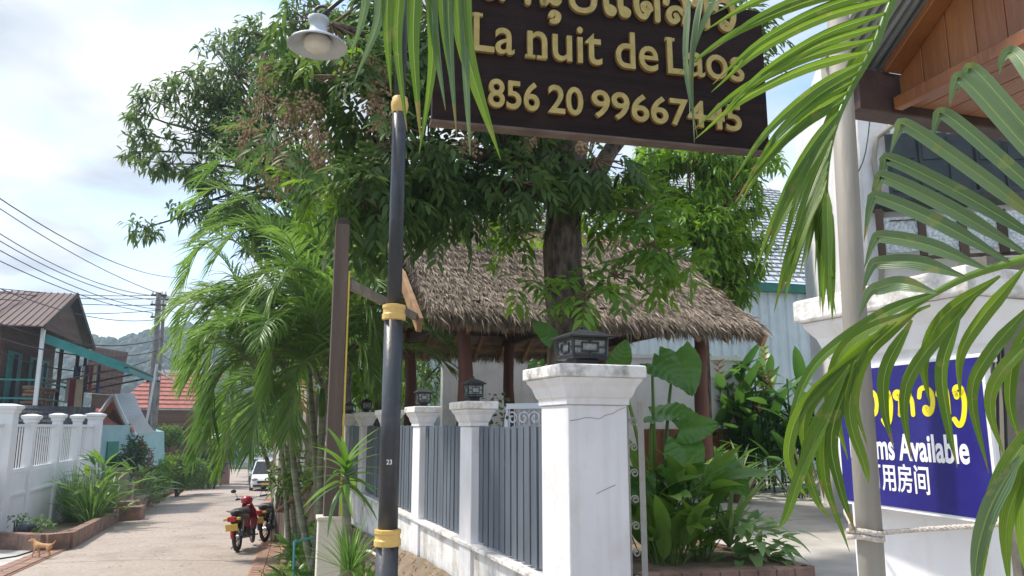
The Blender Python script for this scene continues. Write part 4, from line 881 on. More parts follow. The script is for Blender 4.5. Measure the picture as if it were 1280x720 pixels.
# ------------------------------------------------------------------ white building behind the pavilion
wb = thing('white_outbuilding', 'plain white wall with brown boarded lower panel behind the pavilion', 'building', (1.5, 15, YARD))
m = MB(); a = Vector((-1.25, 13.6, 0)); b = Vector((4.7, 15.4, 0)); m.bar(a + UP * (YARD + 1.25), b + UP * (YARD + 1.25), .2, 2.5); m.build('wall', 'white_wall', wb)
m = MB(); m.bar(a + UP * (YARD + 2.53) - Vector((.1, .03, 0)), b + UP * (YARD + 2.53), .3, .08); m.build('coping', 'white_wall', wb)
for i in range(16):
    t = .62 + i * .0245; p = a.lerp(b, t) - Vector((-.3, .954, 0)) * .125; m = MB(); m.bar(p + UP * (YARD + .02), p + UP * (YARD + 1.15), .02, .135, up=Vector((-.3, .954, 0)).cross(UP)); m.build('board', 'teak', wb)
# ------------------------------------------------------------------ warehouse of pale corrugated sheet
wa = Vector((-1.5, 17.2, 0)); wbq = Vector((11.5, 20.6, 0)); wd_ = (wbq - wa).normalized(); wn = Vector((wd_.y, -wd_.x, 0)); WL = (wbq - wa).length
wh = thing('warehouse', 'pale blue corrugated metal warehouse with green trim and grid patterned roof', 'building', (wa.x + 6, wa.y + 2, YARD))
wtop = EYE + 3.45
def corrug(a, L, d, n, z0, z1, amp=.03, pitch=.2, step=.05):
    k = int(L / step); mb_ = MB(); off = lambda x: max(-.6, min(.6, math.sin(2 * math.pi * x / pitch) * 1.6)) * amp
    vs = []
    for i in range(k + 1):
        x = L * i / k; p = a + d * x + n * off(x); vs += [p + UP * z0, p + UP * z1]
    mb_.add(vs, [(2 * i, 2 * i + 2, 2 * i + 3, 2 * i + 1) for i in range(k)]); return mb_
npan = 12
for i in range(npan):
    corrug(wa + wd_ * (WL / npan) * i + wn * (.004 * (i % 2)), WL / npan + .03, wd_, wn, YARD - .1, wtop, .035, .26, .045).build('wall_sheet', 'warehouse_sheet', wh)
m = MB(); m.bar(wa + wn * .12 + UP * (wtop + .06), wbq + wn * .12 + UP * (wtop + .06), .16, .22); m.build('eave_trim', 'green_trim', wh)
r0_ = wa + wn * .25 + UP * (wtop + .2); rup = (-wn * 7.0 + UP * 5.0)
m = MB(); m.prism([r0_, r0_ + wd_ * WL, r0_ + wd_ * WL + rup, r0_ + rup], (wn * .5 + UP * .87) * .03); rf = m.build('roof', 'roof_pale', wh)
# pressed tile courses stand a little proud
m = MB(); nn_ = (wn * 5 + UP * 7).normalized(); 
for j in range(1, 30):
    q = r0_ + rup * (j / 30) + nn_ * .045; m.bar(q, q + wd_ * WL, .045, .03, up=nn_)
for i in range(1, 46):
    q = r0_ + wd_ * (WL * i / 46) + nn_ * .045; m.bar(q, q + rup, .03, .022, up=nn_)
m.build('roof_ribs', 'roof_joint', wh, kind='stuff')
# ------------------------------------------------------------------ white house with dark shutters, right
h0 = Vector((3.85, 8.0, 0)); hd = Vector((.97, -.24, 0)).normalized(); hn = Vector((hd.y, -hd.x, 0))
hs = thing('white_house', 'white two storey house with dark shutters and a mosaic balcony front', 'house', (5.5, 9, YARD))
m = MB(); m.prism([h0 + UP * YARD, h0 + hd * 5 + UP * YARD, h0 + hd * 5 + UP * 7, h0 + UP * 7], -hn * 5); m.build('wall', 'white_wall', hs)
def hpt(px, py, off=0.0): return on_plane(px, py, h0 + hn * off, hn)
def hrect(name, mt, px0, py0, px1, py1, off, th, parent=hs, bevel=.004):
    a = hpt(px0, py1, off); b = hpt(px1, py0, off); m = MB(); m.prism([a, Vector((b.x, b.y, a.z)), b, Vector((a.x, a.y, b.z))], hn * th); return m.build(name, mt, parent, bevel=bevel)
hrect('window', 'glass_pane', 1124, 152, 1262, 246, .01, .02)
for x0, x1 in ((1112, 1146), (1149, 1182), (1186, 1216), (1220, 1252), (1256, 1285)):
    sh = hrect('shutter', 'shutter', x0, 166, x1, 246, .06, .035)
    for y0, y1 in ((172, 200), (205, 240)): 
        a = hpt(x0 + 5, y1, .1); b = hpt(x1 - 5, y0, .1); m = MB(); m.prism([a, Vector((b.x, b.y, a.z)), b, Vector((a.x, a.y, b.z))], hn * .008); m.build('shutter_panel', 'shutter', sh, bevel=.004)
hrect('window_frame', 'white_wall', 1119, 150, 1124, 250, .03, .04); hrect('lintel', 'white_wall', 1110, 140, 1275, 149, .03, .06); 
hrect('balcony_slab', 'shutter', 1086, 254, 1290, 262, .02, .5); hrect('balcony_front', 'mosaic', 1100, 263, 1290, 318, .42, .05)
for x0, y0, x1, y1 in ((1098, 262, 1102, 320), (1150, 262, 1154, 320), (1200, 262, 1205, 320), (1250, 262, 1255, 320), (1100, 318, 1290, 323)): hrect('balcony_frame', 'dark_wood', x0, y0, x1, y1, .46, .04)
hrect('balcony_inset', 'dark_wood', 1112, 274, 1145, 277, .475, .02); hrect('balcony_inset', 'dark_wood', 1112, 300, 1145, 303, .475, .02)
m = MB(); a = hpt(1094, 150, .06); m.tube([hpt(1130, 146, .06), hpt(1096, 172, .06), hpt(1092, 200, .06), hpt(1102, 262, .06), hpt(1102, 420, .06)], .03, 8); m.build('drainpipe', 'pipe', hs)
# shaded porch wall beside the right pillar with loose cables
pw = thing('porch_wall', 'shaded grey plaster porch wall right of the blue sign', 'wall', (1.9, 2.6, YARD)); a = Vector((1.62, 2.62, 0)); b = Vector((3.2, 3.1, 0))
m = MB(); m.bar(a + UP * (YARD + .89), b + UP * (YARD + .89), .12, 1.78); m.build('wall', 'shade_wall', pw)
m = MB()
for k in range(3): m.tube(smoothline([P(1240 + 8 * k, 330, 2.45), P(1232 + 10 * k, 380, 2.42), P(1243 + 5 * k, 430, 2.42), P(1238 + 9 * k, 500, 2.42), P(1240 + 10 * k, 640, 2.45)], 5), .005, 6)
for k in range(26): c_ = P(1244, 345, 2.43).lerp(P(1236, 440, 2.42), k / 25); m.ball(c_ + Vector((.012 * math.sin(k), 0, 0)), .011, nu=6, nv=4)
m.build('cable', 'cable', pw)
# wire from the house to the canopy
m = MB(); m.tube(smoothline([P(1092, 100, 7.5), P(1082, 190, 7.0), P(1062, 240, 6.5), P(1050, 330, 6.2)], 5), .006, 5); tag(m.build('drop_wire', 'cable'), 'thin black wire hanging behind the pipe post', 'cable')
# ------------------------------------------------------------------ iron railing and gate leaf
def scroll(m, c, ax, r, turns=1.4, sgn=1, rad=.008):
    pts = []
    for i in range(22): a = i / 21 * turns * 2 * math.pi; q = r * (1 - .75 * i / 21); pts.append(c + ax * math.cos(a) * q * sgn + UP * math.sin(a) * q)
    m.tube(pts, rad, 5)
ir = thing('iron_railing', 'white scrolled iron railing behind the grey pickets', 'railing', P(655, 600, 7.2)); a = P(634, 508, 7.2); b = P(690, 508, 6.9); b.z = a.z; dx = (b - a).normalized()
m = MB(); m.bar(a, b, .04, .05); m.bar(a - UP * .9, b - UP * .9, .03, .04); m.bar(a, a - UP * 1.2, .035, .035, up=dx); m.build('frame', 'far_white', ir)
m = MB(); L = (b - a).length
for k in range(4):
    for zz in (.11, .30, .5): scroll(m, a + dx * L * (k + .5) / 4 - UP * zz, dx, .065, 1.3, 1 if k % 2 else -1)
for k in range(9): q = a + dx * L * (k + .5) / 9; m.tube([q - UP * .02, q - UP * .9], .006, 5)
m.build('scroll', 'far_white', ir)
gl = thing('gate_leaf', 'open white iron gate leaf with scrolls beside the big pillar', 'gate', Vector((.78, 4.5, YARD))); a = P(792, 500, 4.62); b = P(803, 500, 5.2); a = P(800, 502, 4.62); dx = Vector((a.x, a.y, 0)).normalized()
m = MB(); m.bar(a, Vector((a.x, a.y, YARD + .05)), .035, .035, up=dx); m.bar(a, a + dx * .9, .03, .03); m.bar(a - UP * .35, a + dx * .9 - UP * .35, .02, .02); m.build('frame', 'concrete', gl)
m = MB()
for k in range(7): scroll(m, a - Vector((1, 0, 0)) * .045 - UP * (.12 + k * .15), Vector((1, 0, 0)), .026, 1.4, -1, .005)
m.bar(a - Vector((.08, 0, 0)), Vector((a.x - .08, a.y, YARD + .05)), .018, .018, up=dx); m.build('scroll', 'concrete', gl)
# ================================================================== LEFT SIDE OF THE LANE
# white baluster fence
wf0 = Vector((-11.25, 17.0, 0)); wf1 = Vector((-13.6, 25.0, 0)); wfd = (wf1 - wf0).normalized()
wf = thing('white_fence', 'white painted fence with fine balusters behind the tall grass', 'fence', (wf0.x, wf0.y, lane_z(17)))
def wpt(px):                               # along the fence at photo column px
    r = ray(px, 540); n = Vector((wfd.y, -wfd.x, 0)); t = wf0.dot(n) / Vector((r.x, r.y, 0)).dot(n); return Vector((r.x * t, r.y * t, 0))
ztop_ = EYE + .02
pw_ = [(6, .19, EYE + .5), (38, .11, EYE + .30), (71, .11, EYE + .36), (96, .11, EYE + .36), (118, .19, EYE + .44)]
for px, hw, zt in pw_:
    c = wpt(px); m = MB(); rz = math.atan2(wfd.y, wfd.x)
    m.lathe((c.x, c.y, 0), [(hw, -1.0), (hw, zt - .22), (hw + .03, zt - .2), (hw + .03, zt - .15), (hw + .08, zt - .1), (hw + .08, zt - .04), (hw * .6, zt)], square=1, rz=rz); m.build('post', 'far_white', wf, bevel=.01)
ends = [wpt(-26)] + [wpt(p[0]) for p in pw_]
for a, b in zip(ends, ends[1:]):
    d = (b - a).normalized(); a = a + d * .16; b = b - d * .16; L = (b - a).length
    for zz, hh in ((ztop_, .07), (EYE - 1.02, .09)): m = MB(); m.bar(a + UP * zz, b + UP * zz, .06, hh); m.build('rail', 'far_white', wf)
    m = MB(); n = max(3, int(L / .17))
    for i in range(n): q = a + d * L * (i + .5) / n; m.bar(q + UP * (EYE - .98), q + UP * ztop_, .010, .03, up=d.cross(UP))
    m.build('balusters', 'far_white', wf, kind='stuff')
    m = MB(); m.bar(a + UP * (EYE - 1.95), b + UP * (EYE - 1.95), .12, 1.75); m.build('lower_panel', 'far_white', wf)
    m = MB(); m.bar(a + UP * (EYE - 1.55) + Vector((.07, 0, 0)), b + UP * (EYE - 1.55) + Vector((.07, 0, 0)), .06, .06); m.build('ledge', 'far_white', wf)
# ------------------------------------------------------------------ brown timber house
Hc = Vector((-17.45, 26.0, 0)); Ld = Vector((-.3, .954, 0)); Ee = Vector((.954, .3, 0)); gz = -1.3
th = thing('timber_house', 'brown timber house with rusty tin roof, teal awning and balcony', 'house', (Hc.x - 3, Hc.y + 4, gz))
def hp(a, b, z): return Hc + Ee * a + Ld * b + UP * z
eav = 5.35; apx = 7.0; D = 6.6; fl2 = 2.62
m = MB(); m.prism([hp(0, 0, gz), hp(0, D, gz), hp(0, D, eav), hp(0, D / 2, apx - .1), hp(0, 0, eav)], -Ee * 7); m.build('wall', 'plank_brown', th)
for k in range(22):                        # weatherboards on the side facing the camera
    z = fl2 + .12 + k * .125
    if z > eav: break
    m = MB(); m.frame_box(hp(-3.4, -.03, z), Ee, Ld, UP, 3.35, .02 + .012 * (k % 2), .058); m.build('plank', 'plank_brown', th)
for s_, b0, b1 in ((0, -.7, D / 2), (1, D + .7, D / 2)):    # two tin slopes with ribs
    A = hp(1.35, b0, eav - .12); B = hp(1.35, b1, apx); m = MB(); m.prism([A, B, B - Ee * 9, A - Ee * 9], UP * .04); m.build('roof_sheet', 'tin_red', th)
    m = MB()
    for i in range(40): o = -Ee * (9 * i / 40); m.bar(A + o + UP * .05, B + o + UP * .05, .05, .04)
    m.build('roof_ribs', 'tin_red', th, kind='stuff')
for b0 in (-.7, D + .7): m = MB(); m.bar(hp(1.36, b0, eav - .12), hp(1.36, D / 2, apx), .04, .2); m.build('bargeboard', 'dark_wood', th)
m = MB(); m.prism([hp(1.1, .2, eav - .05), hp(1.1, D - .2, eav - .05), hp(1.1, D / 2, apx - .25)], -Ee * .05); m.build('gable', 'plank_brown', th)
# balcony
m = MB(); m.prism([hp(0, -.2, fl2 - .2), hp(1.25, -.2, fl2 - .2), hp(1.25, D, fl2 - .2), hp(0, D, fl2 - .2)], UP * .14); m.build('balcony_floor', 'dark_wood', th)
for b in (-.1, 2.6, 5.2, D): m = MB(); m.bar(hp(1.18, b, gz), hp(1.18, b, eav - .1), .12, .12, up=Ee); m.build('balcony_post', 'far_white' if b < 0 else 'dark_wood', th)
for z in (fl2 + .22, fl2 + .78, fl2 + .95): m = MB(); m.bar(hp(1.2, -.1, z), hp(1.2, D, z), .05, .06); m.build('balcony_rail', 'teal_paint', th)
for z in (fl2 + .22, fl2 + .85): m = MB(); m.bar(hp(0, -.12, z), hp(1.2, -.12, z), .05, .06); m.build('balcony_rail', 'teal_paint', th)
for b, w_ in ((.5, 1.5), (3.0, 1.1), (4.6, 1.0)):
    m = MB(); m.prism([hp(.02, b, fl2), hp(.02, b + w_, fl2), hp(.02, b + w_, fl2 + 1.9), hp(.02, b, fl2 + 1.9)], Ee * .05); dr = m.build('door', 'teal_paint', th)
    m = MB(); m.prism([hp(.08, b + w_ * .35, fl2), hp(.08, b + w_ * .65, fl2), hp(.08, b + w_ * .65, fl2 + 1.8), hp(.08, b + w_ * .35, fl2 + 1.8)], Ee * .01); m.build('door_gap_shade', 'dark_gap', dr)  # near-black sheet on the door face stands for shade in its opening
mb = MB()
for i in range(70): c = hp(.95 + random.uniform(-.1, .1), .15 + (i % 14) * .17, fl2 + .08 + (i // 14) * .13); mb.tube([c - Ee * .2, c + Ee * .2], random.uniform(.05, .075), 6)
tag(mb.build('firewood_stack', 'firewood', kind='stuff'), 'stacked brown firewood on the timber house balcony', 'firewood', kind='stuff')
A = hp(1.2, .1, eav - .30); B = hp(3.9, .3, eav - 1.3)
m = MB(); m.bar(A - UP * .12, B - UP * .12, .05, .3); m.bar(B - UP * .12, B + Ld * 6 - UP * .12, .05, .26); m.build('awning_fascia', 'teal_paint', th)
m = MB(); m.prism([A, B, B + Ld * 6.0, A + Ld * 6.0], UP * .05); aw = m.build('awning', 'teal_paint', th)
m = MB()
for k in (0, 3, 6): q = Ld * k; m.bar(B + q - UP * .05, hp(1.25, .2 + k, eav - 2.0), .06, .06)
m.bar(B - UP * .04, B + Ld * 6 - UP * .04, .07, .07); m.build('awning_strut', 'dark_wood', aw)
cols_ = ['laundry_blue', 'laundry_blue', 'laundry_white', 'laundry_blue', 'laundry_red', 'laundry_white', 'laundry_blue']
lname = {'laundry_blue': 'navy', 'laundry_white': 'white', 'laundry_red': 'dark red', 'laundry_khaki': 'khaki'}
m = MB(); l0 = P(92, 458, 29.5); l1 = P(127, 456, 31); m.tube([l0, l1], .012, 5); tag(m.build('clothes_line', 'cable'), 'thin clothes line hung under the teal awning', 'clothes line')
for k, cn in enumerate(cols_):
    a = l0.lerp(l1, k / 7 + .02); b = l0.lerp(l1, (k + 1) / 7 - .02); h = random.uniform(.7, 1.15); m = MB()
    m.grid(6, 6, lambda u, v: a.lerp(b, u) - UP * (h * v + .02) + Vector((0, .05 * math.sin(u * 9 + k) * v, 0)))
    tag(m.build('hanging_garment', cn, smooth=True), 'piece of laundry number %d from the balcony on the clothes line' % (k + 1) if False else '%s garment, %s along the clothes line under the teal awning' % (lname[cn], ['first', 'second', 'third', 'fourth', 'fifth', 'sixth', 'seventh'][k]), 'garment', 'laundry on the clothes line')
for px, w_, h, cn, lb in ((92, 9, 1.3, 'laundry_red', 'long dark red cloth hanging over the balcony rail'), (100, 9, 1.7, 'laundry_khaki', 'long khaki cloth hanging beside the dark red one'), (86, 5, .8, 'laundry_white', 'small white towel on the balcony rail')):
    a = P(px - w_ / 2, 474, 28.4); b = P(px + w_ / 2, 474, 28.7); m = MB(); m.grid(5, 6, lambda u, v: a.lerp(b, u) - UP * (h * v) + Vector((0, .06 * math.sin(u * 8) * v, 0))); tag(m.build('hanging_garment', cn, smooth=True), lb, 'garment', 'laundry on the balcony')
# black tiled lean-to in front of it
lt = thing('lean_to', 'low lean-to with black tile roof behind the white fence', 'shed', P(55, 600, 24)); a = P(2, 549, 22.5); b = P(112, 549, 26.0); b.z = a.z; up_ = Vector((-.9, 1.9, 1.0))
for j in range(7):
    for i in range(14):
        f0 = i / 14; f1 = (i + 1) / 14 - .006; q = a + up_ * (j / 7) + UP * (.02 * (7 - j) % 3 * 0); m = MB(); m.prism([a.lerp(b, f0) + up_ * (j / 7) + UP * .05, a.lerp(b, f1) + up_ * (j / 7) + UP * .05, a.lerp(b, f1) + up_ * ((j + 1.1) / 7), a.lerp(b, f0) + up_ * ((j + 1.1) / 7)], UP * .03); m.build('tile', 'tile_black', lt)
m = MB(); m.prism([a - UP * 3, b - UP * 3, b - UP * .02, a - UP * .02], Vector((0, .12, 0))); m.build('wall', 'plank_brown', lt)
# teal annex with red eave and Lao gable
an = thing('teal_annex', 'small pale teal building with red eave and green door', 'building', P(150, 590, 31))
a = P(122, 560, 30.0); b = P(176, 560, 34.5)
m = MB(); m.prism([Vector((a.x, a.y, -1.5)), Vector((b.x, b.y, -1.5)), Vector((b.x, b.y, EYE + .05)), Vector((a.x, a.y, EYE + .05))], Vector((-3, 1, 0))); m.build('wall', 'teal_wall', an)
n_ = Vector((b.y - a.y, -(b.x - a.x), 0)).normalized()
for t0, t1, mt, nm in ((.18, .42, 'green_door', 'door'), (.68, .8, 'green_door', 'door')):
    p = a.lerp(b, t0); q = a.lerp(b, t1); m = MB(); m.prism([Vector((p.x, p.y, -1.2)), Vector((q.x, q.y, -1.2)), Vector((q.x, q.y, EYE - .6)), Vector((p.x, p.y, EYE - .6))], n_ * .06); m.build(nm, mt, an)
m = MB(); A = P(104, 541, 29.2); B = P(180, 541, 34.5); B.z = A.z; m.prism([A, B, B + Vector((-1.6, .8, .95)), A + Vector((-1.6, .8, .95))], UP * .06); m.build('roof', 'tile_red', an)
lg = thing('curved_gable_roof', 'white edged curved gable roof with orange front below the utility pole', 'roof', P(150, 560, 33))
apx_ = P(142, 494, 33); lb_ = P(122, 523, 33); rb_ = P(176, 545, 33.5)
curve_r = [P(142, 494, 33), P(147, 507, 33), P(154, 522, 33), P(161, 534, 33.2), P(169, 544, 33.4)]; curve_l = [P(142, 494, 33), P(135, 503, 33), P(128, 513, 33), P(121, 519, 33)]
m = MB(); m.prism([P(142, 499, 33.1), P(160, 528, 33.1), P(166, 540, 33.1), P(124, 527, 33.1), P(128, 517, 33.1)], Vector((0, .2, 0))); m.build('gable_front', 'orange_gable', lg)
m = MB(); m.prism([P(141, 513, 33.0), P(150, 530, 33.0), P(128, 528, 33.0)], Vector((0, .09, 0))); m.build('gable_panel', 'plank_brown', lg)
m = MB()
for cv in (curve_r, curve_l): m.tube(smoothline(cv, 4), .10, 6)
m.build('bargeboard', 'far_white', lg)
back = Vector((.5, .75, .08)); cr = smoothline(curve_r, 4)
for i in range(len(cr) - 1): m = MB(); m.prism([cr[i], cr[i + 1] - (cr[i + 1] - cr[i]) * .08, cr[i + 1] - (cr[i + 1] - cr[i]) * .08 + back, cr[i] + back], UP * .05); m.build('roof_course', 'roof_pale', lg)
m = MB(); m.prism([P(124, 527, 33.2), P(166, 540, 33.2), P(166, 585, 33.2), P(124, 585, 33.2)], Vector((0, 3, 0))); m.build('wall', 'teal_wall', lg)
# big red tile roof behind
rr = thing('red_tiled_house', 'house with broad red tile roof beyond the utility pole', 'house', P(190, 580, 46)); A = P(140, 512, 44); B = P(240, 512, 46); B.z = A.z; upv = P(150, 466, 49) - A; upv.x = 0
for j in range(9):
    for i in range(12):
        p = A.lerp(B, i / 12) + upv * (j / 9); q = A.lerp(B, (i + .97) / 12) + upv * (j / 9); m = MB(); m.prism([p + UP * .08, q + UP * .08, q + upv * 1.05 / 9, p + upv * 1.05 / 9], UP * .05); m.build('tile_panel', 'tile_red', rr)
m = MB(); m.bar(A + upv + UP * .1, B + upv + UP * .1, .3, .22); m.build('ridge', 'far_white', rr)
m = MB(); m.prism([A + Vector((.5, .4, -4)), B + Vector((0, .4, -4)), B + Vector((0, .4, .0)), A + Vector((.5, .4, .0))], Vector((0, 4, 0))); m.build('wall', 'plank_brown', rr)
for k in range(4): q = A.lerp(B, .3 + k * .17) + Vector((0, .37, -1.6)); m = MB(); m.box(tuple(q), .35, .03, .6); m.build('window', 'dark_gap', rr)
# dark shed roof left of the red one
sh = thing('shingle_roof_shed', 'shed with dark weathered shingle roof under the laundry', 'shed', P(125, 560, 35)); A = P(100, 492, 33); B = P(150, 492, 36); B.z = A.z; uq = Vector((-.9, 2.2, 2.2))
for j in range(6):
    for i in range(8):
        p = A.lerp(B, i / 8) + uq * j / 6; q = A.lerp(B, (i + .95) / 8) + uq * j / 6; m = MB(); m.prism([p + UP * .06, q + UP * .06, q + uq * 1.1 / 6, p + uq * 1.1 / 6], UP * .04); m.build('shingle', 'plank_brown', sh)
m = MB(); m.prism([A + Vector((.3, .4, -4)), B + Vector((0, .4, -4)), B + Vector((0, .4, 0)), A + Vector((.3, .4, 0))], Vector((0, .2, 0))); m.build('wall', 'plank_brown', sh)
# ------------------------------------------------------------------ utility poles and cables
def upole(label, a, b, r0, r1, arms):
    t = thing('utility_pole', label, 'utility pole', a, 'utility poles'); m = MB(); m.tube([a, a.lerp(b, .5), b], [r0, (r0 + r1) / 2, r1], 8); m.build('shaft', 'pole_concrete', t)
    for f, w_ in arms:
        q = a.lerp(b, f); m = MB(); m.bar(q - Vector((w_, .1, .0)), q + Vector((w_, .1, 0)), .07, .09); br = m.build('crossarm', 'dark_wood', t)
        for s_ in (-.9, -.4, .4, .9): m = MB(); m.lathe(q + Vector((w_ * s_, 0, .05)), [(.03, 0), (.06, .05), (.04, .09), (.06, .13), (.02, .17)], 6); m.build('insulator', 'far_white', br)
    return t
pa, pb = P(184, 592, 37), P(199, 366, 37); up1 = upole('tall leaning concrete utility pole carrying many cables', pa, pb, .2, .13, [(.985, .35), (.93, .35), (.86, .3), (.5, .3)])
pa2, pb2 = P(190, 585, 38.5), P(206, 368, 38.5); upole('second slimmer utility pole just right of the tall one', pa2, pb2, .12, .09, [(.97, .2), (.9, .2)])
pa3, pb3 = P(187, 588, 36), P(197, 452, 36); upole('short pale stub pole tied against the tall utility pole', P(190, 600, 35.5), P(192, 512, 35.5), .14, .12, [])
m = MB(); m.tube([P(176, 568, 36), P(196, 455, 36.4)], .06, 7); m.build('stay_pipe', 'roof_pale', up1)
m = MB(); m.box(tuple(P(190, 545, 36.4)), .14, .1, .5); m.build('junction_box', 'dark_wood', up1)
m = MB(); m.tube([P(194, 462, 36.8), P(222, 478, 34)], .05, 6); m.tube([P(193, 440, 36.8), P(208, 470, 36.5)], .03, 5); m.build('bracket', 'pole_concrete', up1)
ci = 0
def cable(a, b, sag, r, label):
    m = MB(); m.tube([a.lerp(b, t) - UP * sag * 4 * t * (1 - t) for t in [i / 14 for i in range(15)]], r, 5, cap=False); tag(m.build('power_cable', 'cable'), label, 'cable', 'overhead cables at the utility pole')
ORD = ['first', 'second', 'third', 'fourth', 'fifth', 'sixth', 'seventh', 'eighth', 'ninth', 'tenth', 'eleventh', 'twelfth', 'thirteenth']
pts_l = [(0, 250, 24, 368, .3), (0, 282, 24, 370, .5), (0, 292, 24, 376, .5), (0, 305, 22, 388, .4), (0, 320, 22, 392, .3), (0, 350, 22, 400, .5), (0, 358, 26, 369, .15), (0, 363, 26, 373, .15), (0, 372, 26, 382, .1), (0, 385, 26, 388, .2), (0, 415, 22, 440, .5), (0, 430, 23, 452, .7), (0, 395, 23, 425, .6)]
for i, (x, y, d, y1, sg) in enumerate(pts_l):
    e_ = pa.lerp(pb, max(0, min(1, (592 - y1) / 226)))
    cable(P(x - 25, y - (6 if y < 340 else 0), d), e_ + Vector((random.uniform(-.3, .3), 0, 0)), sg, .016 if i < 10 else .022, '%s black overhead cable from the top, leaving the utility pole towards the left' % ORD[i])
for i, (x, y, d, y1) in enumerate([(330, 372, 60, 370), (330, 380, 60, 376), (330, 400, 60, 384), (300, 470, 60, 420), (300, 480, 60, 440)]):
    cable(pa.lerp(pb, (592 - y1) / 226), P(x, y, d), .5, .018, '%s black cable from the top, running from the utility pole behind the palms' % ORD[i])
cable(P(-20, 235, 16), P(225, 347, 36), .5, .014, 'lone cable crossing the open sky at far left')
# ------------------------------------------------------------------ small things along the left kerb
for px, py, h, lb in ((142, 640, 50, 'squat weathered concrete post at the end of the grass bed'), (157, 642, 36, 'weathered timber stump post beside the potted plants')):
    g = G(px, py + 4); g.z = lane_z(g.y); m = MB(); m.box((g.x, g.y, g.z + S(h, g.y) / 2), .16, .16, S(h, g.y) / 2 + .1, .2, .95); tag(m.build('stub_post', 'old_post', bevel=.02), lb, 'post', 'stub posts by the kerb')
bf = thing('board_fence_piece', 'short piece of upright grey boards between two stub posts', 'fence', G(150, 640))
for k in range(6): q = P(141 + k * 3.0, 625, 25.2); g = Vector((q.x, q.y, lane_z(25))); m = MB(); m.box((g.x, g.y, g.z + .75), .05, .02, .75 + random.uniform(-.06, .06), .2); m.build('board', 'old_post', bf)
st = thing('stone_step', 'small worn stone step at the kerb end', 'step', G(155, 652)); g = G(158, 650); m = MB(); m.box((g.x, g.y, lane_z(g.y) + .2), .45, .35, .22, .25); m.build('slab', 'kerb', st, bevel=.03); m = MB(); m.box((g.x - .1, g.y + .25, lane_z(g.y) + .48), .3, .2, .06, .25); m.build('slab', 'kerb', st, bevel=.02)
cl = thing('clay_column', 'stacked terracotta pots forming a column beside the teal annex', 'ornament', P(177, 590, 33)); m = MB(); c = P(176, 560, 33); m.lathe((c.x, c.y, -1.2), [(.16, 0), (.22, .4), (.16, .8), (.14, .9), (.22, 1.2), (.26, 1.5), (.16, 1.8), (.15, 1.9), (.22, 2.1), (.2, 2.35), (.08, 2.5)], 14); m.build('pot_stack', 'terracotta', cl, smooth=True)
for px, py, h, lb in ((209, 613, 14, 'short terracotta bollard at the corner of the far kerb'),):
    g = G(px, py + 4); m = MB(); m.lathe((g.x, g.y, lane_z(g.y)), [(.25, 0), (.25, .4), (.22, .45), (.26, .5), (.26, .62), (.1, .68)], 12); tag(m.build('bollard', 'terracotta', smooth=False), lb, 'bollard')
pr = thing('brick_gatepost', 'dark red gatepost at the far left end of the lane', 'post', G(278, 602)); g = G(278, 600); c = P(277, 598, 52); m = MB(); m.box((c.x, c.y, .1), .45, .45, 2.2, .2); m.build('shaft', 'brick', pr, bevel=.03); m = MB(); m.box((c.x, c.y, 2.35), .6, .6, .1, .2); m.build('cap', 'brick', pr)
gl2 = thing('garden_lamp', 'white dome garden lamp on a thin pole above the far shrubs', 'lamp', P(272, 600, 46)); c = P(272, 548, 46); m = MB(); m.lathe(c, [(.62, 0), (.55, .1), (.3, .26), (.05, .33)], 14); m.build('shade', 'far_white', gl2, smooth=True); m = MB(); m.tube([c + UP * .1, Vector((c.x, c.y, -2))], .05, 6); m.build('pole', 'dark_wood', gl2)
# wall closing the lane
ew = thing('end_wall', 'pale wall with horizontal rails closing the far end of the lane', 'wall', (-28, 74, -1.9)); m = MB(); a = P(225, 590, 74); b = P(350, 590, 74); m.bar(Vector((a.x, 74, .4)), Vector((b.x, 74, .4)), .2, 4.6); m.build('wall', 'wall_beige', ew)
for k in range(6): m = MB(); m.bar(Vector((a.x, 73.85, -1.4 + k * .75)), Vector((b.x, 73.85, -1.4 + k * .75)), .08, .12); m.build('rail', 'far_white', ew)
for k in range(9): x = a.x + (b.x - a.x) * k / 8; m = MB(); m.bar(Vector((x, 73.9, -1.9)), Vector((x, 73.9, 2.7)), .15, .2); m.build('post', 'wall_beige', ew)
bs = thing('blue_notice', 'blue and white notice board at the far end of the lane', 'sign', P(285, 590, 70)); c = P(286, 568, 70); m = MB(); m.box(tuple(c), 1.0, .04, .9); m.build('board', 'sign_panel_blue', bs); m = MB(); m.box((c.x - .1, c.y - .02, c.z + 1.25), .6, .04, .55); m.build('board', 'far_white', bs); m = MB(); m.tube([Vector((c.x, c.y + .1, -1.9)), Vector((c.x, c.y + .1, c.z + 1.7))], .06, 6); m.build('post', 'pole_concrete', bs)
m = MB(); m.grid(10, 1, lambda a, b: Vector((-30 + 9 * a, 70 + 3.4 * b, -1.86))); tag(m.build('verge_grass', 'shrub_leaf'), 'strip of green verge before the far wall', 'grass', kind='stuff')
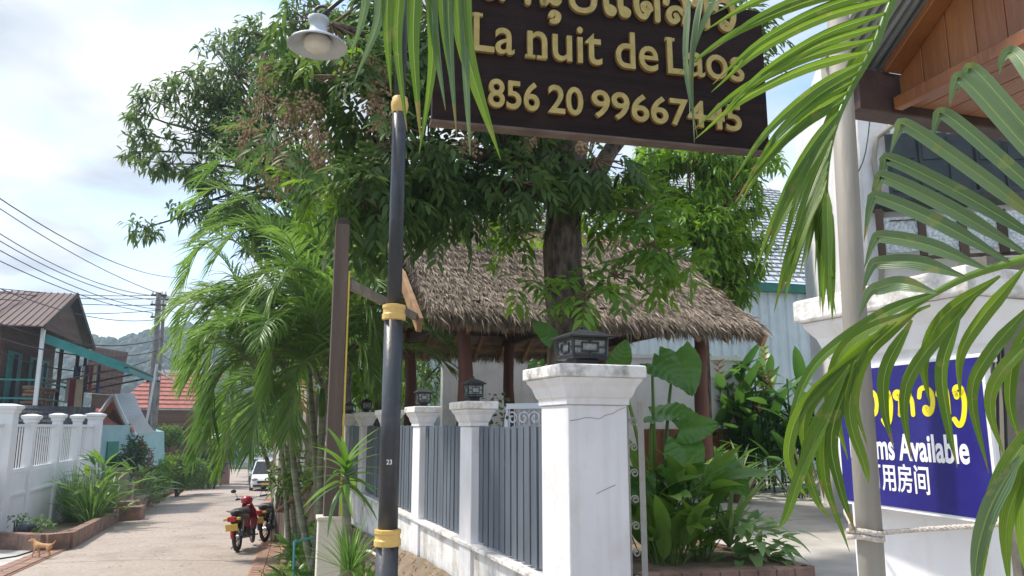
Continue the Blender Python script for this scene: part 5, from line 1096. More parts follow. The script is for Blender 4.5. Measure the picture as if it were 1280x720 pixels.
# ------------------------------------------------------------------ scrap fence on the right
sf = thing('scrap_fence', 'makeshift fence of old planks and rusty tin behind the palms', 'fence', (-5, 17.5, .3))
a = P(338, 640, 18.5); b = P(402, 640, 15.0); n = 15
for i in range(n):
    p = a.lerp(b, i / n); q = a.lerp(b, (i + .92) / n); zb = .2 + .03 * i; ztq = EYE + random.uniform(-.2, .55) + .3; m = MB(); tn = (i % 4 == 1); m.prism([Vector((p.x, p.y, zb - .9)), Vector((q.x, q.y, zb - .9)), Vector((q.x + random.uniform(-.02, .02), q.y, ztq)), Vector((p.x, p.y, ztq + random.uniform(-.05, .05)))], Vector((0, .03, 0))); m.build('tin_strip' if tn else 'plank', 'scrap_tin' if tn else 'scrap_wood', sf)
for zz in (EYE - .95, EYE - .2): m = MB(); m.bar(Vector((a.x, a.y - .05, zz)), Vector((b.x, b.y - .05, zz)), .05, .06); m.build('rail', 'scrap_wood', sf)
# ================================================================== TREES
def blobs_px(l): return [(P(x, y, d), S(rx, d), S((rx + rz) / 2, d) * dep, S(rz, d)) for x, y, d, rx, rz, dep in [(q + (1.0,))[:6] if len(q) == 5 else q for q in l]]
def tree(name, label, base, trunk_pts, r0, group=None):
    t = thing(name, label, 'tree', base, group); m = MB(); pts = smoothline([Vector(p) for p in trunk_pts], 4); n = len(pts)
    m.tube(pts, [r0 * (1 - .45 * i / (n - 1)) * (1.25 if i == 0 else 1) * (1 + .05 * math.sin(i * 2.3)) for i in range(n)], 14); m.build('trunk', 'bark', t, smooth=True); return t
# longan tree over the pavilion
b0 = P(708, 470, 7.3); b0.z = YARD
T1 = tree('longan_tree', 'large dark longan tree with brown fruit clusters over the thatched pavilion', b0, [b0, P(712, 430, 7.3), P(703, 330, 7.3), P(706, 250, 7.3), P(716, 190, 7.3), P(722, 120, 7.3)], .235)
fork = P(706, 280, 7.3)
BL = blobs_px([(590, 95, 6.7, 115, 75), (470, 185, 6.3, 95, 62), (425, 95, 6.1, 80, 62), (515, 222, 6.9, 95, 48), (650, 205, 7.1, 75, 38), (745, 200, 6.9, 55, 30), (452, 285, 6.6, 32, 26),
                (415, 30, 6.3, 70, 55), (540, 20, 6.9, 110, 60), (730, 60, 7.4, 150, 85), (880, 70, 8.2, 90, 65), (380, 165, 6.2, 50, 50), (610, 255, 7.6, 42, 22), (455, 240, 6.0, 60, 35), (650, 225, 6.6, 32, 20), (560, 262, 6.7, 40, 32)])
for q, r1 in ((BL[0], .05), (BL[1], .03), (BL[2], .03), (BL[3], .03), (BL[9], .05), (BL[10], .04), (BL[8], .04), (BL[7], .03), (BL[5], .03)): limb(T1, fork.lerp(P(716, 190, 7.3), random.random()), q[0], .11, r1, sag=.06)
tips = crown_pinnate('crown', BL, 60, .135, .043, 4, .25, 'longan_leaf', T1, keep=.72, cscale=4.2)
twigs(T1, [b[0] for b in BL], tips, .006, 420)
YB = blobs_px([(655, 300, 7.7, 30, 18), (735, 368, 6.6, 30, 18), (775, 262, 7.5, 45, 26), (815, 305, 6.9, 45, 16), (855, 322, 6.9, 26, 12), (650, 352, 7.0, 24, 7), (795, 235, 7.4, 34, 14), (752, 310, 7.5, 26, 26), (668, 275, 7.6, 24, 14), (770, 345, 6.9, 26, 16), (800, 265, 6.9, 36, 20), (835, 335, 7.0, 28, 12), (745, 250, 7.0, 24, 16), (640, 290, 7.4, 24, 12), (700, 345, 6.8, 18, 12)])
tp = crown_pinnate('young_leaves', YB, 34, .14, .05, 4, .25, 'young_leaf', T1, keep=.85, hang=.25); twigs(T1, [P(706, 330, 7.2), P(712, 280, 7.2), P(708, 380, 7.2)] + [b[0] for b in YB], tp, .006, 90)
yl = blobs_px([(408, 232, 5.9, 42, 10), (405, 85, 6.0, 28, 9), (310, 88, 7.5, 16, 8)]); crown_pinnate('young_leaves', yl, 40, .13, .045, 4, .22, 'young_leaf', T1, keep=.95, hang=.3)
# brown fruit sprays
def fruit(parent, spots, n=70):
    for (x, y, d, r) in spots:
        c = P(x, y, d); m = MB(); rr = S(r, d)
        for i in range(n):
            q = c + Vector((random.gauss(0, .5), random.gauss(0, .5), random.gauss(-.1, .55))) * rr; m.ball(q, random.uniform(.010, .017), nu=5, nv=3)
            if i % 3 == 0: m.tube([c + UP * rr * .4, c.lerp(q, .6) + UP * .02, q], .0035, 3, cap=False)
        m.build('fruit_cluster', 'fruit', parent, kind='stuff')
fruit(T1, [(340, 90, 6.4, 26), (330, 130, 6.6, 30), (310, 170, 6.6, 26), (345, 195, 6.4, 28), (365, 140, 6.2, 24), (470, 125, 5.9, 20), (480, 155, 5.9, 22), (350, 225, 6.4, 22), (395, 170, 6.0, 20), (465, 90, 6.0, 22), (585, 180, 6.4, 14), (660, 178, 6.6, 9), (640, 240, 6.9, 10), (728, 182, 6.5, 8), (400, 200, 6.0, 16), (390, 130, 6.1, 16)], 90)
# hazy mango like tree on the left
b1 = P(430, 560, 13.5); b1.z = .5
T2 = tree('tall_tree', 'tall loose leaved tree reaching left against the sky behind the palms', b1, [b1, P(425, 420, 13.4), P(405, 300, 13.2), P(380, 200, 13)], .2)
B2 = blobs_px([(300, 95, 13, 60, 52), (245, 165, 13, 52, 36), (198, 128, 13, 30, 22), (185, 170, 13.2, 24, 20), (330, 190, 12.5, 60, 60), (270, 62, 13.4, 36, 26), (370, 100, 12.5, 55, 60), (225, 265, 13, 40, 22), (290, 250, 13, 50, 40), (180, 285, 13, 26, 10), (230, 90, 13, 30, 25), (255, 225, 13, 30, 25), (330, 45, 12.8, 36, 32), (400, 10, 12, 50, 30), (215, 205, 13, 40, 24), (252, 122, 13, 40, 30), (295, 155, 13, 45, 35), (340, 130, 12.6, 45, 40), (170, 138, 13.2, 16, 14), (165, 190, 13.2, 14, 10), (345, 300, 13, 45, 30)])
for q in B2: limb(T2, P(395 + random.uniform(-10, 10), 270 + random.uniform(-50, 30), 13.2), q[0], .05, .012, sag=.05)
tips = crown_simple('crown', B2, 26, .17, .045, 'mango_leaf', T2, keep=.66, cscale=3.2, hang=.45, hi=True, per=8, spread=.3); twigs(T2, [b[0] for b in B2], tips, .006, 400)
# bright green tree right of the pavilion
b2 = P(880, 520, 13.2); b2.z = YARD
T3 = tree('bright_green_tree', 'sunlit bright green tree between the thatched roof and the warehouse', b2, [b2, P(878, 430, 13.2), P(872, 330, 13), P(868, 250, 13)], .13)
B3 = blobs_px([(860, 215, 12.6, 55, 42), (915, 250, 12.8, 45, 45), (925, 320, 12.8, 40, 38), (855, 290, 12.6, 42, 40), (900, 190, 12.8, 55, 32), (830, 230, 12.8, 30, 35), (905, 360, 12.6, 34, 22), (885, 300, 12.4, 40, 45), (950, 205, 13.2, 30, 26), (820, 200, 13, 36, 24)])
for q in B3: limb(T3, P(873, 330 + random.uniform(-50, 30), 13), q[0], .05, .015)
tips = crown_simple('crown', B3, 44, .17, .05, 'bright_leaf', T3, keep=.82, cscale=4, hang=.6, hi=True, per=7, spread=.3); twigs(T3, [b[0] for b in B3], tips, .006, 150)
def simple_tree(name, label, base, bl, L, W, material, dens, r0=.12, hi=False, keep=.75, per=6, group='trees in the background'):
    bb = blobs_px(bl); c = sum((b[0] for b in bb), Vector()) / len(bb); t = tree(name, label, base, [base, base.lerp(c, .5) + Vector((.1, 0, 0)), c], r0, group)
    for q in bb: limb(t, base.lerp(c, .7), q[0], r0 * .4, r0 * .12)
    crown_simple('crown', bb, dens, L, W, material, t, keep=keep, hi=hi, per=per, hang=.5, spread=.35); return t
def gb(px, py, d, z): q = P(px, py, d); q.z = z; return q
simple_tree('background_tree', 'light green tree seen between the lamp post and the pavilion gable', gb(470, 520, 17, .4), [(455, 380, 16.5, 34, 50), (478, 320, 17, 40, 40), (445, 450, 16.5, 34, 40), (490, 420, 17, 30, 40), (470, 480, 16.5, 34, 26)], .2, .06, 'bright_leaf', 20, hi=False)
simple_tree('background_tree', 'hazy green tree behind the ridge of the thatched roof', gb(600, 500, 19, YARD), [(590, 260, 18.5, 55, 42), (540, 220, 19, 60, 50), (640, 250, 19, 50, 40), (760, 230, 19, 45, 40), (780, 280, 19, 36, 36), (690, 240, 19, 40, 30)], .2, .06, 'shrub_leaf', 12, keep=.6)
simple_tree('background_tree', 'green tree filling the gap under the left pavilion eave', gb(515, 520, 21, .5), [(520, 470, 20.5, 40, 40), (500, 430, 21, 36, 36), (560, 440, 21, 40, 30), (480, 500, 20.5, 30, 26)], .22, .07, 'shrub_leaf', 16)
simple_tree('background_tree', 'dark tree behind the palms at the last fence lantern', gb(410, 560, 18, 0), [(400, 480, 17.5, 40, 55), (430, 400, 17.5, 40, 50), (380, 420, 18, 40, 45), (440, 500, 17.5, 30, 30)], .2, .06, 'bright_leaf', 22)
simple_tree('background_tree', 'bushy tree leaning over the far end of the lane', gb(345, 600, 34, -1.2), [(325, 528, 33, 30, 20), (345, 500, 34, 30, 30), (300, 515, 36, 26, 16), (280, 535, 38, 22, 14), (322, 552, 33, 18, 14), (350, 545, 32, 16, 30)], .28, .10, 'bright_leaf', 9)
simple_tree('background_tree', 'dark green tree over the red gatepost at the lane end', gb(262, 600, 50, -1.9), [(255, 545, 50, 20, 14), (240, 535, 50, 22, 14), (285, 540, 55, 16, 9), (232, 560, 49, 16, 16), (310, 540, 60, 26, 14)], .35, .13, 'dark_leaf', 6)
# far shrubs, each on its own
def shrub(label, bl, material, L=.14, W=.06, dens=60, zc=None, hi=False, per=6, lift=.5, cat='shrub', name='shrub', keep=.9):
    bb = blobs_px(bl); c = bb[0][0]; d = c.y; t = thing(name, label, cat, (c.x, c.y, zc if zc is not None else lane_z(d)), 'shrubs along the lane')
    m = MB()
    for b in bb:
        for k in range(4): m.tube([t.location + Vector((random.uniform(-.1, .1), 0, 0)), b[0] + Vector((random.uniform(-.3, .3) * b[1], 0, 0))], [.03, .012], 5)
    m.build('stems', 'twig', t); crown_simple('foliage', bb, dens, L, W, material, t, keep=keep, per=per, hang=0, lift=lift, hi=hi, spread=.4); return t
shrub('round clipped yellow green bush behind the utility pole', [(210, 545, 39, 18, 13)], 'shrub_leaf', .13, .07, 75)
shrub('broad yellow green shrub spilling over the far kerb', [(222, 588, 38, 30, 20), (245, 592, 40, 18, 16)], 'shrub_leaf', .15, .08, 55)
shrub('small dark green shrub next to the red gatepost', [(262, 592, 47, 14, 14), (268, 575, 48, 12, 20)], 'dark_leaf', .2, .09, 40)
shrub('green shrub at the foot of the utility pole', [(197, 592, 36, 14, 22)], 'bright_leaf', .2, .08, 40)
shrub('leafy vine covered bush at the corner of the teal annex', [(165, 570, 29.5, 14, 22), (150, 585, 29, 12, 16)], 'dark_leaf', .16, .07, 45)
shrub('brownish dry shrub in front of the clay column', [(180, 575, 31, 9, 18)], 'brown_leaf', .14, .05, 40)
shrub('small round green weeds at the front of the grass bed', [(22, 650, 17.8, 14, 8), (50, 655, 17.6, 20, 8)], 'grass_leaf', .09, .05, 30)
# grasses and leafy clumps in the left bed
def tuft(label, base, n, L, W, spread, material, name='grass_clump', cat='grass clump', group='grass clumps in the beds', stiff=.6, seg=6, dark=.0):
    t = thing(name, label, cat, base, group); m = MB(); lv = []
    for i in range(n):
        az = random.uniform(0, 2 * math.pi); tilt = abs(random.gauss(0, spread)); d = Vector((math.cos(az) * math.sin(tilt), math.sin(az) * math.sin(tilt), math.cos(tilt))); l = L * random.uniform(.6, 1.1)
        p = Vector(base) + Vector((math.cos(az), math.sin(az), 0)) * random.uniform(0, .12 * L); pts = [p.copy()]
        for j in range(seg): d = (d + Vector((math.cos(az), math.sin(az), -1.2)) * (1 - stiff) * (j / seg) * .45).normalized(); p = p + d * l / seg; pts.append(p.copy())
        c = len(m.v); m.ribbon(pts, Vector((-math.sin(az), math.cos(az), .1)), [W * (.7 + .3 * math.sin(3 * j / seg)) * (1 - (j / seg) ** 3) + .001 for j in range(seg + 1)]); lv += [random.uniform(0, 1 - dark)] * (len(m.v) - c)
    m.build('blades', material, t, lv=lv, kind='stuff'); return t
for i, (px, py, L, lb) in enumerate(((72, 655, 1.75, 'tallest lemongrass clump in the middle of the bed'), (95, 660, 1.5, 'lemongrass clump leaning over the kerb corner'), (52, 652, 1.4, 'lemongrass clump at the left before the white fence'), (110, 652, 1.3, 'small grass clump behind the kerb corner'))):
    g = G(px, py + 8); g.y += 1.0; g.x -= .2; g.z = lane_z(g.y) + .12; tuft(lb, g, 170, L, .028, .38, 'grass_leaf', stiff=.5)
def leafy(label, base, n, hgt, L, W, material, mesh_shape='lance', spread=.5, name='leafy_plant', cat='plant', group='leafy plants in the beds', stems=True):
    t = thing(name, label, cat, base, group); me = blade_mesh(name + '_leaf', L, W, mesh_shape, .35); me.materials.append(MAT[material]); m = MB()
    for i in range(n):
        az = i * 2.4 + random.uniform(-.4, .4); h = hgt * random.uniform(.1, 1); r = random.uniform(0, spread) * .5; p = Vector(base) + Vector((math.cos(az) * r, math.sin(az) * r, h)); el = random.uniform(.1, 1.1)
        if stems: m.tube([Vector(base) + Vector((math.cos(az) * r * .4, math.sin(az) * r * .4, 0)), p], .008, 4)
        place_leaf(me, material, t, p, (math.cos(az) * math.cos(el), math.sin(az) * math.cos(el), math.sin(el)), random.uniform(.7, 1.15), random.uniform(-.4, .4))
    if m.v: m.build('stem', 'palm_stem', t)
    return t
for i, (px, d, n, h, lb) in enumerate(((112, 21, 46, 1.5, 'broad leaved ginger plant beside the lemongrass'), (125, 22.2, 50, 1.7, 'tall broad leaved ginger plant near the white corner post'), (136, 22.8, 40, 1.3, 'broad leaved ginger plant next to the concrete post'), (165, 26.5, 44, 1.5, 'big leaved potted plant behind the timber stump'), (175, 27.6, 40, 1.3, 'variegated leafy plant in the middle of the second kerb'), (184, 28.6, 34, 1.0, 'low leafy plant at the far end of the second kerb'), (194, 30.5, 30, .8, 'small leafy plant between the second and far kerbs'))):
    c = P(px, 640, d); leafy(lb, Vector((c.x, c.y, lane_z(d) + .12)), n, h, .62, .13, 'dracaena_leaf' if i % 2 else 'lily_leaf', spread=1.1)
for px, d, lb in ((166, 26.0, 'pale concrete flower pot under the big leaved plant'), (172, 26.6, 'pale concrete flower pot, the right one of the pair')):
    c = P(px, 640, d); m = MB(); m.lathe((c.x, c.y, lane_z(d) + .05), [(.2, 0), (.3, .5), (.34, .52), (.34, .6), (.28, .6), (.26, .5)], 14); tag(m.build('flower_pot', 'old_post', smooth=False), lb, 'pot', 'pots by the kerb')
# ================================================================== ARECA PALMS IN THE MIDDLE
def palm_clump(label, base, tops, per, length, LL, W, group='areca palm clumps', nl=34, gap=0):
    t = thing('areca_palm', label, 'palm', base, group)
    for tp_ in tops:
        tp_ = Vector(tp_); b = Vector(base) + Vector((random.uniform(-.2, .2), random.uniform(-.15, .15), -.05)); mid = b.lerp(tp_, .5) + Vector((random.uniform(-.08, .08), 0, 0)); pts = smoothline([b, mid, tp_], 10); m = MB()
        rad = [.05 * (1 - .35 * i / (len(pts) - 1)) * (1.12 if i % 3 == 0 else 1) for i in range(len(pts))]; m.tube(pts, rad, 10); m.build('stem', 'palm_stem', t, smooth=True)
        cs = tp_ + (tp_ - mid).normalized() * .35; m = MB(); m.tube([tp_, tp_.lerp(cs, .5), cs], [.042, .048, .025], 8); m.build('crownshaft', 'dracaena_leaf', t, smooth=True)
        a0 = random.uniform(0, 6)
        for k in range(per):
            az = a0 + k * 2.4; el = R(random.uniform(35, 78)); d = Vector((math.cos(az) * math.cos(el), math.sin(az) * math.cos(el), math.sin(el)))
            make_frond(t, frond_curve(cs, d, length * random.uniform(.8, 1.15), random.uniform(1.5, 2.4)), nl, LL, W, rr=.014)
    return t
g = P(408, 660, 10.2); g.z = bank_z(g.x, g.y)
palm1 = palm_clump('areca palm clump with ringed stems beside the timber post', g, [P(362, 505, 10.2), P(402, 520, 9.8), P(416, 470, 10.3), P(385, 445, 10.6), P(430, 440, 10.8)], 7, 2.0, .50, .032)
for pts in ([(398, 455, 10), (380, 370, 9.7), (350, 345, 9.5), (315, 372, 9.3), (288, 420, 9.2)], [(405, 450, 9.9), (400, 360, 9.5), (372, 335, 9.2), (345, 360, 9.0), (325, 420, 8.9)], [(360, 480, 10), (330, 380, 10), (300, 352, 9.9), (265, 385, 9.8), (240, 450, 9.8)], [(390, 430, 10.2), (360, 320, 10.3), (320, 260, 10.4), (270, 235, 10.5), (225, 262, 10.5)], [(345, 500, 10.2), (300, 440, 10.1), (262, 430, 10), (232, 480, 9.9)], [(350, 490, 10.2), (310, 450, 10), (275, 470, 9.8), (245, 540, 9.7)], [(395, 430, 10.2), (390, 330, 10.6), (370, 260, 10.8), (330, 220, 11), (290, 215, 11)], [(415, 440, 10.2), (430, 330, 10.5), (440, 260, 10.6), (470, 230, 10.6), (505, 250, 10.4)], [(360, 495, 10), (345, 470, 9.6), (325, 500, 9.3), (312, 565, 9.2)], [(395, 480, 9.9), (415, 440, 9.5), (450, 430, 9.2), (468, 470, 9.0)]):
    make_frond(palm1, smoothline([P(*q) for q in pts], 4), 44, .52, .034, droop=.85, rr=.016)
g2 = P(366, 640, 15.0); g2.z = bank_z(g2.x, g2.y)
palm2 = palm_clump('areca palm clump farther down the lane by the scrap fence', g2, [P(352, 540, 15), P(362, 500, 15), P(345, 500, 15.4)], 7, 2.5, .55, .036)
for pts in ([(330, 500, 15), (290, 440, 15), (250, 430, 15), (225, 480, 15)], [(335, 490, 15), (280, 400, 15), (240, 375, 15), (218, 410, 15)], [(322, 510, 15), (285, 490, 15), (258, 520, 15), (243, 575, 15)], [(335, 490, 15), (300, 360, 15), (262, 310, 15), (228, 330, 15)], [(340, 500, 15), (310, 480, 14.6), (290, 520, 14.5), (285, 570, 14.5)]):
    make_frond(palm2, smoothline([P(*q) for q in pts], 4), 42, .62, .045, droop=.85, rr=.018)
for pts in ([(400, 420, 11), (370, 300, 11), (330, 225, 11), (285, 200, 11), (245, 225, 11)], [(400, 400, 11), (400, 300, 11.2), (385, 230, 11.4), (350, 195, 11.5), (305, 190, 11.5)], [(380, 430, 11), (330, 340, 11), (290, 300, 11), (250, 310, 11), (225, 360, 11)], [(390, 420, 11), (360, 330, 10.6), (330, 290, 10.4), (295, 290, 10.2), (265, 330, 10.1)], [(400, 400, 11), (410, 310, 11), (425, 250, 11), (455, 230, 11)], [(375, 450, 11), (320, 400, 11), (285, 390, 11), (258, 420, 11), (245, 480, 11)]):
    make_frond(palm1, smoothline([P(*q) for q in pts], 4), 46, .60, .034, droop=.75, rr=.016)
for pts in ([(405, 470, 9.6), (395, 400, 9.3), (370, 385, 9.1), (345, 420, 9.0), (335, 490, 9.0)], [(360, 500, 10), (330, 440, 9.8), (300, 430, 9.6), (272, 470, 9.5), (262, 545, 9.5)], [(410, 470, 9.8), (430, 400, 9.5), (455, 380, 9.3), (470, 410, 9.2), (475, 470, 9.2)], [(350, 510, 12), (320, 470, 12), (290, 480, 12), (268, 530, 12)], [(400, 480, 9.7), (385, 450, 9.4), (368, 470, 9.2), (362, 540, 9.2)], [(345, 500, 13), (300, 400, 13), (262, 370, 13), (232, 400, 13), (222, 450, 13)], [(340, 520, 13), (310, 500, 13), (285, 530, 13), (275, 590, 13)], [(365, 480, 10.5), (340, 400, 10.5), (305, 380, 10.4), (270, 420, 10.4), (255, 500, 10.4)]):
    make_frond(palm1 if pts[0][2] < 11 else palm2, smoothline([P(*q) for q in pts], 4), 48, .56, .034, droop=.8, rr=.015)
g3 = P(440, 560, 12.6); g3.z = .4
palm3 = palm_clump('areca palm clump rising behind the timber post', g3, [P(430, 380, 12.6), P(455, 340, 12.8), P(400, 330, 12.8)], 8, 2.4, .6, .04)
shrub('green bush filling the foot of the areca palms by the scrap fence', [(352, 600, 16, 12, 26), (372, 590, 14.5, 16, 30), (395, 600, 13, 14, 30)], 'shrub_leaf', .16, .06, 22, zc=.2)
# ================================================================== PLANTS ON THE BANK
q = P(432, 690, 5.2); q.z = P(432, 716, 5.2).z
dr = thing('dracaena', 'young dracaena with long strap leaves between timber post and lamp post', 'plant', q); top = P(432, 596, 5.2)
m = MB(); m.tube([q - UP * .15, q.lerp(top, .5) + Vector((.012, 0, 0)), top], [.032, .03, .024], 10); m.build('stem', 'palm_stem', dr, smooth=True)
dm = blade_mesh('strap_leaf', .34, .042, 'strap', .55); dm.materials.append(MAT['dracaena_leaf'])
for i in range(30): az = i * 2.4; el = R(75 - 3.4 * i); place_leaf(dm, 'dracaena_leaf', dr, top + UP * (.08 - .005 * i), (math.cos(az) * math.cos(el), math.sin(az) * math.cos(el), math.sin(el)), random.uniform(.75, 1.1), random.uniform(-.3, .3))
q2 = P(437, 712, 4.75); tuft('spiky grass tuft at the foot of the dracaena', q2, 75, .32, .011, .75, 'grass_leaf', stiff=.75)
for i, (px, py, d, L) in enumerate(((368, 714, 9.2, .2), (388, 702, 9.6, .24), (364, 694, 11, .22), (378, 675, 12, .28), (397, 716, 7.6, .2), (372, 662, 13.5, .3))):
    c = P(px, py, d); c.z = bank_z(c.x, c.y); leafy(['broad leaved weed at the front of the bank', 'broad leaved weed behind the turquoise pipe', 'leafy weed beside the brick kerb', 'leafy weed below the ringed palm stems', 'small leafy weed left of the beige post base', 'leafy weed before the scrap fence'][i], c, 40, .3, L, L * .28, 'dracaena_leaf' if i % 2 else 'lily_leaf', spread=.6, stems=False, group='weeds on the bank')
gcn = 9000; yy = 7 + rng.random(gcn) * 13; aa = rng.random(gcn) ** .8 * .75; bp = np.array([bank(a_, (y_ - 2.6) / 20)[:] for a_, y_ in zip(aa, yy)])
kk = clump_keep(bp, 2.5, .7); bp = bp[kk]; n = len(bp)
o = leaf_mesh('ground_cover', bp + np.array([0, 0, .04]) * rng.random((n, 1)), norm(rng.normal(size=(n, 3)) * .7 + np.array([0, 0, .9])), rng.normal(size=(n, 3)), .08 + .1 * rng.random(n), .035 + .03 * rng.random(n), 'shrub_leaf', None, rng.random(n), .2); tag(o, 'low green weeds covering the bank beside the lane', 'ground cover', kind='stuff')
# leaf litter on the bare soil
n = 260; yy = 4.5 + rng.random(n) * 7; bp = np.array([bank(.8 + .18 * random.random(), (y_ - 2.6) / 20)[:] for y_ in yy]); o = leaf_mesh('leaf_litter', bp + np.array([0, 0, .012]), rng.normal(size=(n, 3)) * np.array([1, 1, .1]), np.repeat(np.array([[0, 0, 1.0]]), n, 0), .05 + .04 * rng.random(n), .025, 'brown_leaf', None, rng.random(n), .05); tag(o, 'dry brown leaves scattered on the soil by the fence', 'leaf litter', kind='stuff')
n = 420; yy = 11 + rng.random(n) * 30; xx = np.array([xat(LEFT, y) * (1 - u) + xat(RIGHT, y) * u for y, u in zip(yy, rng.random(n))]); bp = np.stack([xx, yy, [lane_z(y) + .045 for y in yy]], 1); o = leaf_mesh('lane_litter', bp, rng.normal(size=(n, 3)) * np.array([1, 1, .05]), np.repeat(np.array([[0, 0, 1.0]]), n, 0), .03 + .05 * rng.random(n), .025, 'brown_leaf', None, rng.random(n), .02); tag(o, 'small dry leaves scattered over the lane surface', 'leaf litter', kind='stuff')
# ================================================================== YARD PLANTING
pl = thing('planter_edge', 'low brick edge of the yard planting bed', 'kerb', P(930, 712, 6.6)); a = P(800, 724, 6.2); b = P(1012, 716, 6.5); a.z = b.z = YARD - .02; n = 9
for i in range(n): m = MB(); m.bar(a.lerp(b, i / n), a.lerp(b, (i + .97) / n), .12, .2); m.build('brick', 'kerb', pl, bevel=.008)
m = MB(); c0 = b; d0 = c0 + FD * 1.6
for i in range(7): m = MB(); m.bar(c0.lerp(d0, i / 7), c0.lerp(d0, (i + .97) / 7), .12, .2); m.build('brick', 'kerb', pl, bevel=.008)
m = MB(); m.add([a + FD * .05 + UP * .08, b + FD * .05 + UP * .08, d0 + UP * .08, a + FD * 2.2 + UP * .08], [(0, 1, 2, 3)]); struct(m.build('soil_bed', 'soil'))
# elephant ear
g = P(815, 690, 7.3); g.z = YARD + .06; ear = thing('elephant_ear', 'tall elephant ear plant with huge leaves behind the gate pillar', 'plant', g)
em = blade_mesh('ear_blade', .50, .38, 'heart', .14, .14, 36, 6, .04, .05); em.materials.append(MAT['ear_leaf'])
for (px, py, d, dirx, s, roll, facing) in [(672, 452, 7.0, (-.15, -.25, -.55), .42, .3, 0), (770, 460, 6.7, (.35, -.5, .9), .55, .2, 1), (735, 440, 6.8, (-.55, -.2, .4), .4, .2, 1), (845, 440, 7.4, (.15, -.55, -.75), 1.0, .1, 0), (815, 455, 7.0, (.5, -.35, -.35), .8, -.2, 0), (815, 520, 7.2, (.75, -.5, .05), .95, -.5, 0), (855, 555, 7.0, (-.1, -.55, -.75), .95, .3, 0), (850, 538, 7.0, (.8, -.5, .15), .7, .5, 0), (890, 580, 7.1, (.55, -.6, -.5), .85, .2, 0), (805, 595, 6.9, (-.2, -.5, -.6), .6, 0, 0), (870, 610, 7.0, (.5, -.6, -.2), .6, 0, 0), (690, 425, 7.0, (-.5, -.2, .5), .5, .2, 1)]:
    b_ = P(px, py, d); face = Vector((0, -1, .55)) if not facing else Vector((0, -1, .2)); o = place_leaf(em, 'ear_leaf', ear, b_, dirx, s * 1.0, roll, upv=face)
    m = MB(); base_ = Vector((g.x + random.uniform(-.1, .1), g.y + random.uniform(-.1, .1), g.z)); mid = base_.lerp(b_, .6) + UP * .22; m.tube(smoothline([base_, mid, b_], 5), [.022 - .012 * i / 10 for i in range(11)], 7); m.build('stalk', 'lily_leaf', ear, smooth=True)
# peace lily like mass
lm = blade_mesh('lily_blade', .40, .135, 'lance', .3, .2, 7, 2, .02); lm.materials.append(MAT['lily_leaf'])
for j, (px, py, d, n, lb) in enumerate(((835, 700, 6.7, 46, 'glossy broad leaved clump at the foot of the gate pillar'), (870, 708, 6.9, 46, 'glossy broad leaved clump in the middle of the bed'), (815, 690, 6.9, 30, 'glossy broad leaved clump half behind the gate leaf'), (850, 660, 7.5, 40, 'glossy broad leaved clump under the elephant ear'))):
    c = P(px, py, d); c.z = YARD + .05; t = thing('broadleaf_clump', lb, 'plant', c, 'broad leaved clumps in the yard bed')
    for i in range(n):
        az = i * 2.4 + random.uniform(-.3, .3); el = R(random.uniform(15, 80)); r = random.uniform(.05, .36); h = random.uniform(.08, .72); p = c + Vector((math.cos(az) * r, math.sin(az) * r, h)); place_leaf(lm, 'lily_leaf', t, p, (math.cos(az) * math.cos(el), math.sin(az) * math.cos(el), math.sin(el)), random.uniform(.7, 1.2), random.uniform(-.6, .6))
        if i % 2 == 0: m = MB(); m.tube([c + Vector((math.cos(az) * r * .4, math.sin(az) * r * .4, 0)), p], .006, 4); m.build('stalk', 'lily_leaf', t)
# striped spider plant, syngonium
c = P(912, 690, 6.8); c.z = YARD + .06; t = thing('striped_plant', 'striped strap leaved plant arching above the yard bed', 'plant', c); sm = blade_mesh('stripe_blade', .75, .045, 'strap', .45, .3, 9, 2); sm.materials.append(MAT['stripe_leaf'])
for i in range(20): az = i * 2.4; el = R(random.uniform(40, 85)); place_leaf(sm, 'stripe_leaf', t, c + UP * .12, (math.cos(az) * math.cos(el), math.sin(az) * math.cos(el), math.sin(el)), random.uniform(.7, 1.25), random.uniform(-.3, .3))
c = P(945, 700, 6.9); c.z = YARD + .06; t = thing('arrowhead_plant', 'pale arrow leaved plant at the corner of the yard bed', 'plant', c); am = blade_mesh('arrow_blade', .17, .12, 'arrow', .25, .15, 6, 2); am.materials.append(MAT['syngonium_leaf'])
for i in range(90): az = i * 2.4; r = random.uniform(0, .42); p = c + Vector((math.cos(az) * r, math.sin(az) * r * .7, random.uniform(.02, .36))); el = R(random.uniform(-30, 40)); place_leaf(am, 'syngonium_leaf', t, p, (math.cos(az) * math.cos(el), math.sin(az) * math.cos(el) - .4, math.sin(el)), random.uniform(.7, 1.3), random.uniform(-.4, .4))
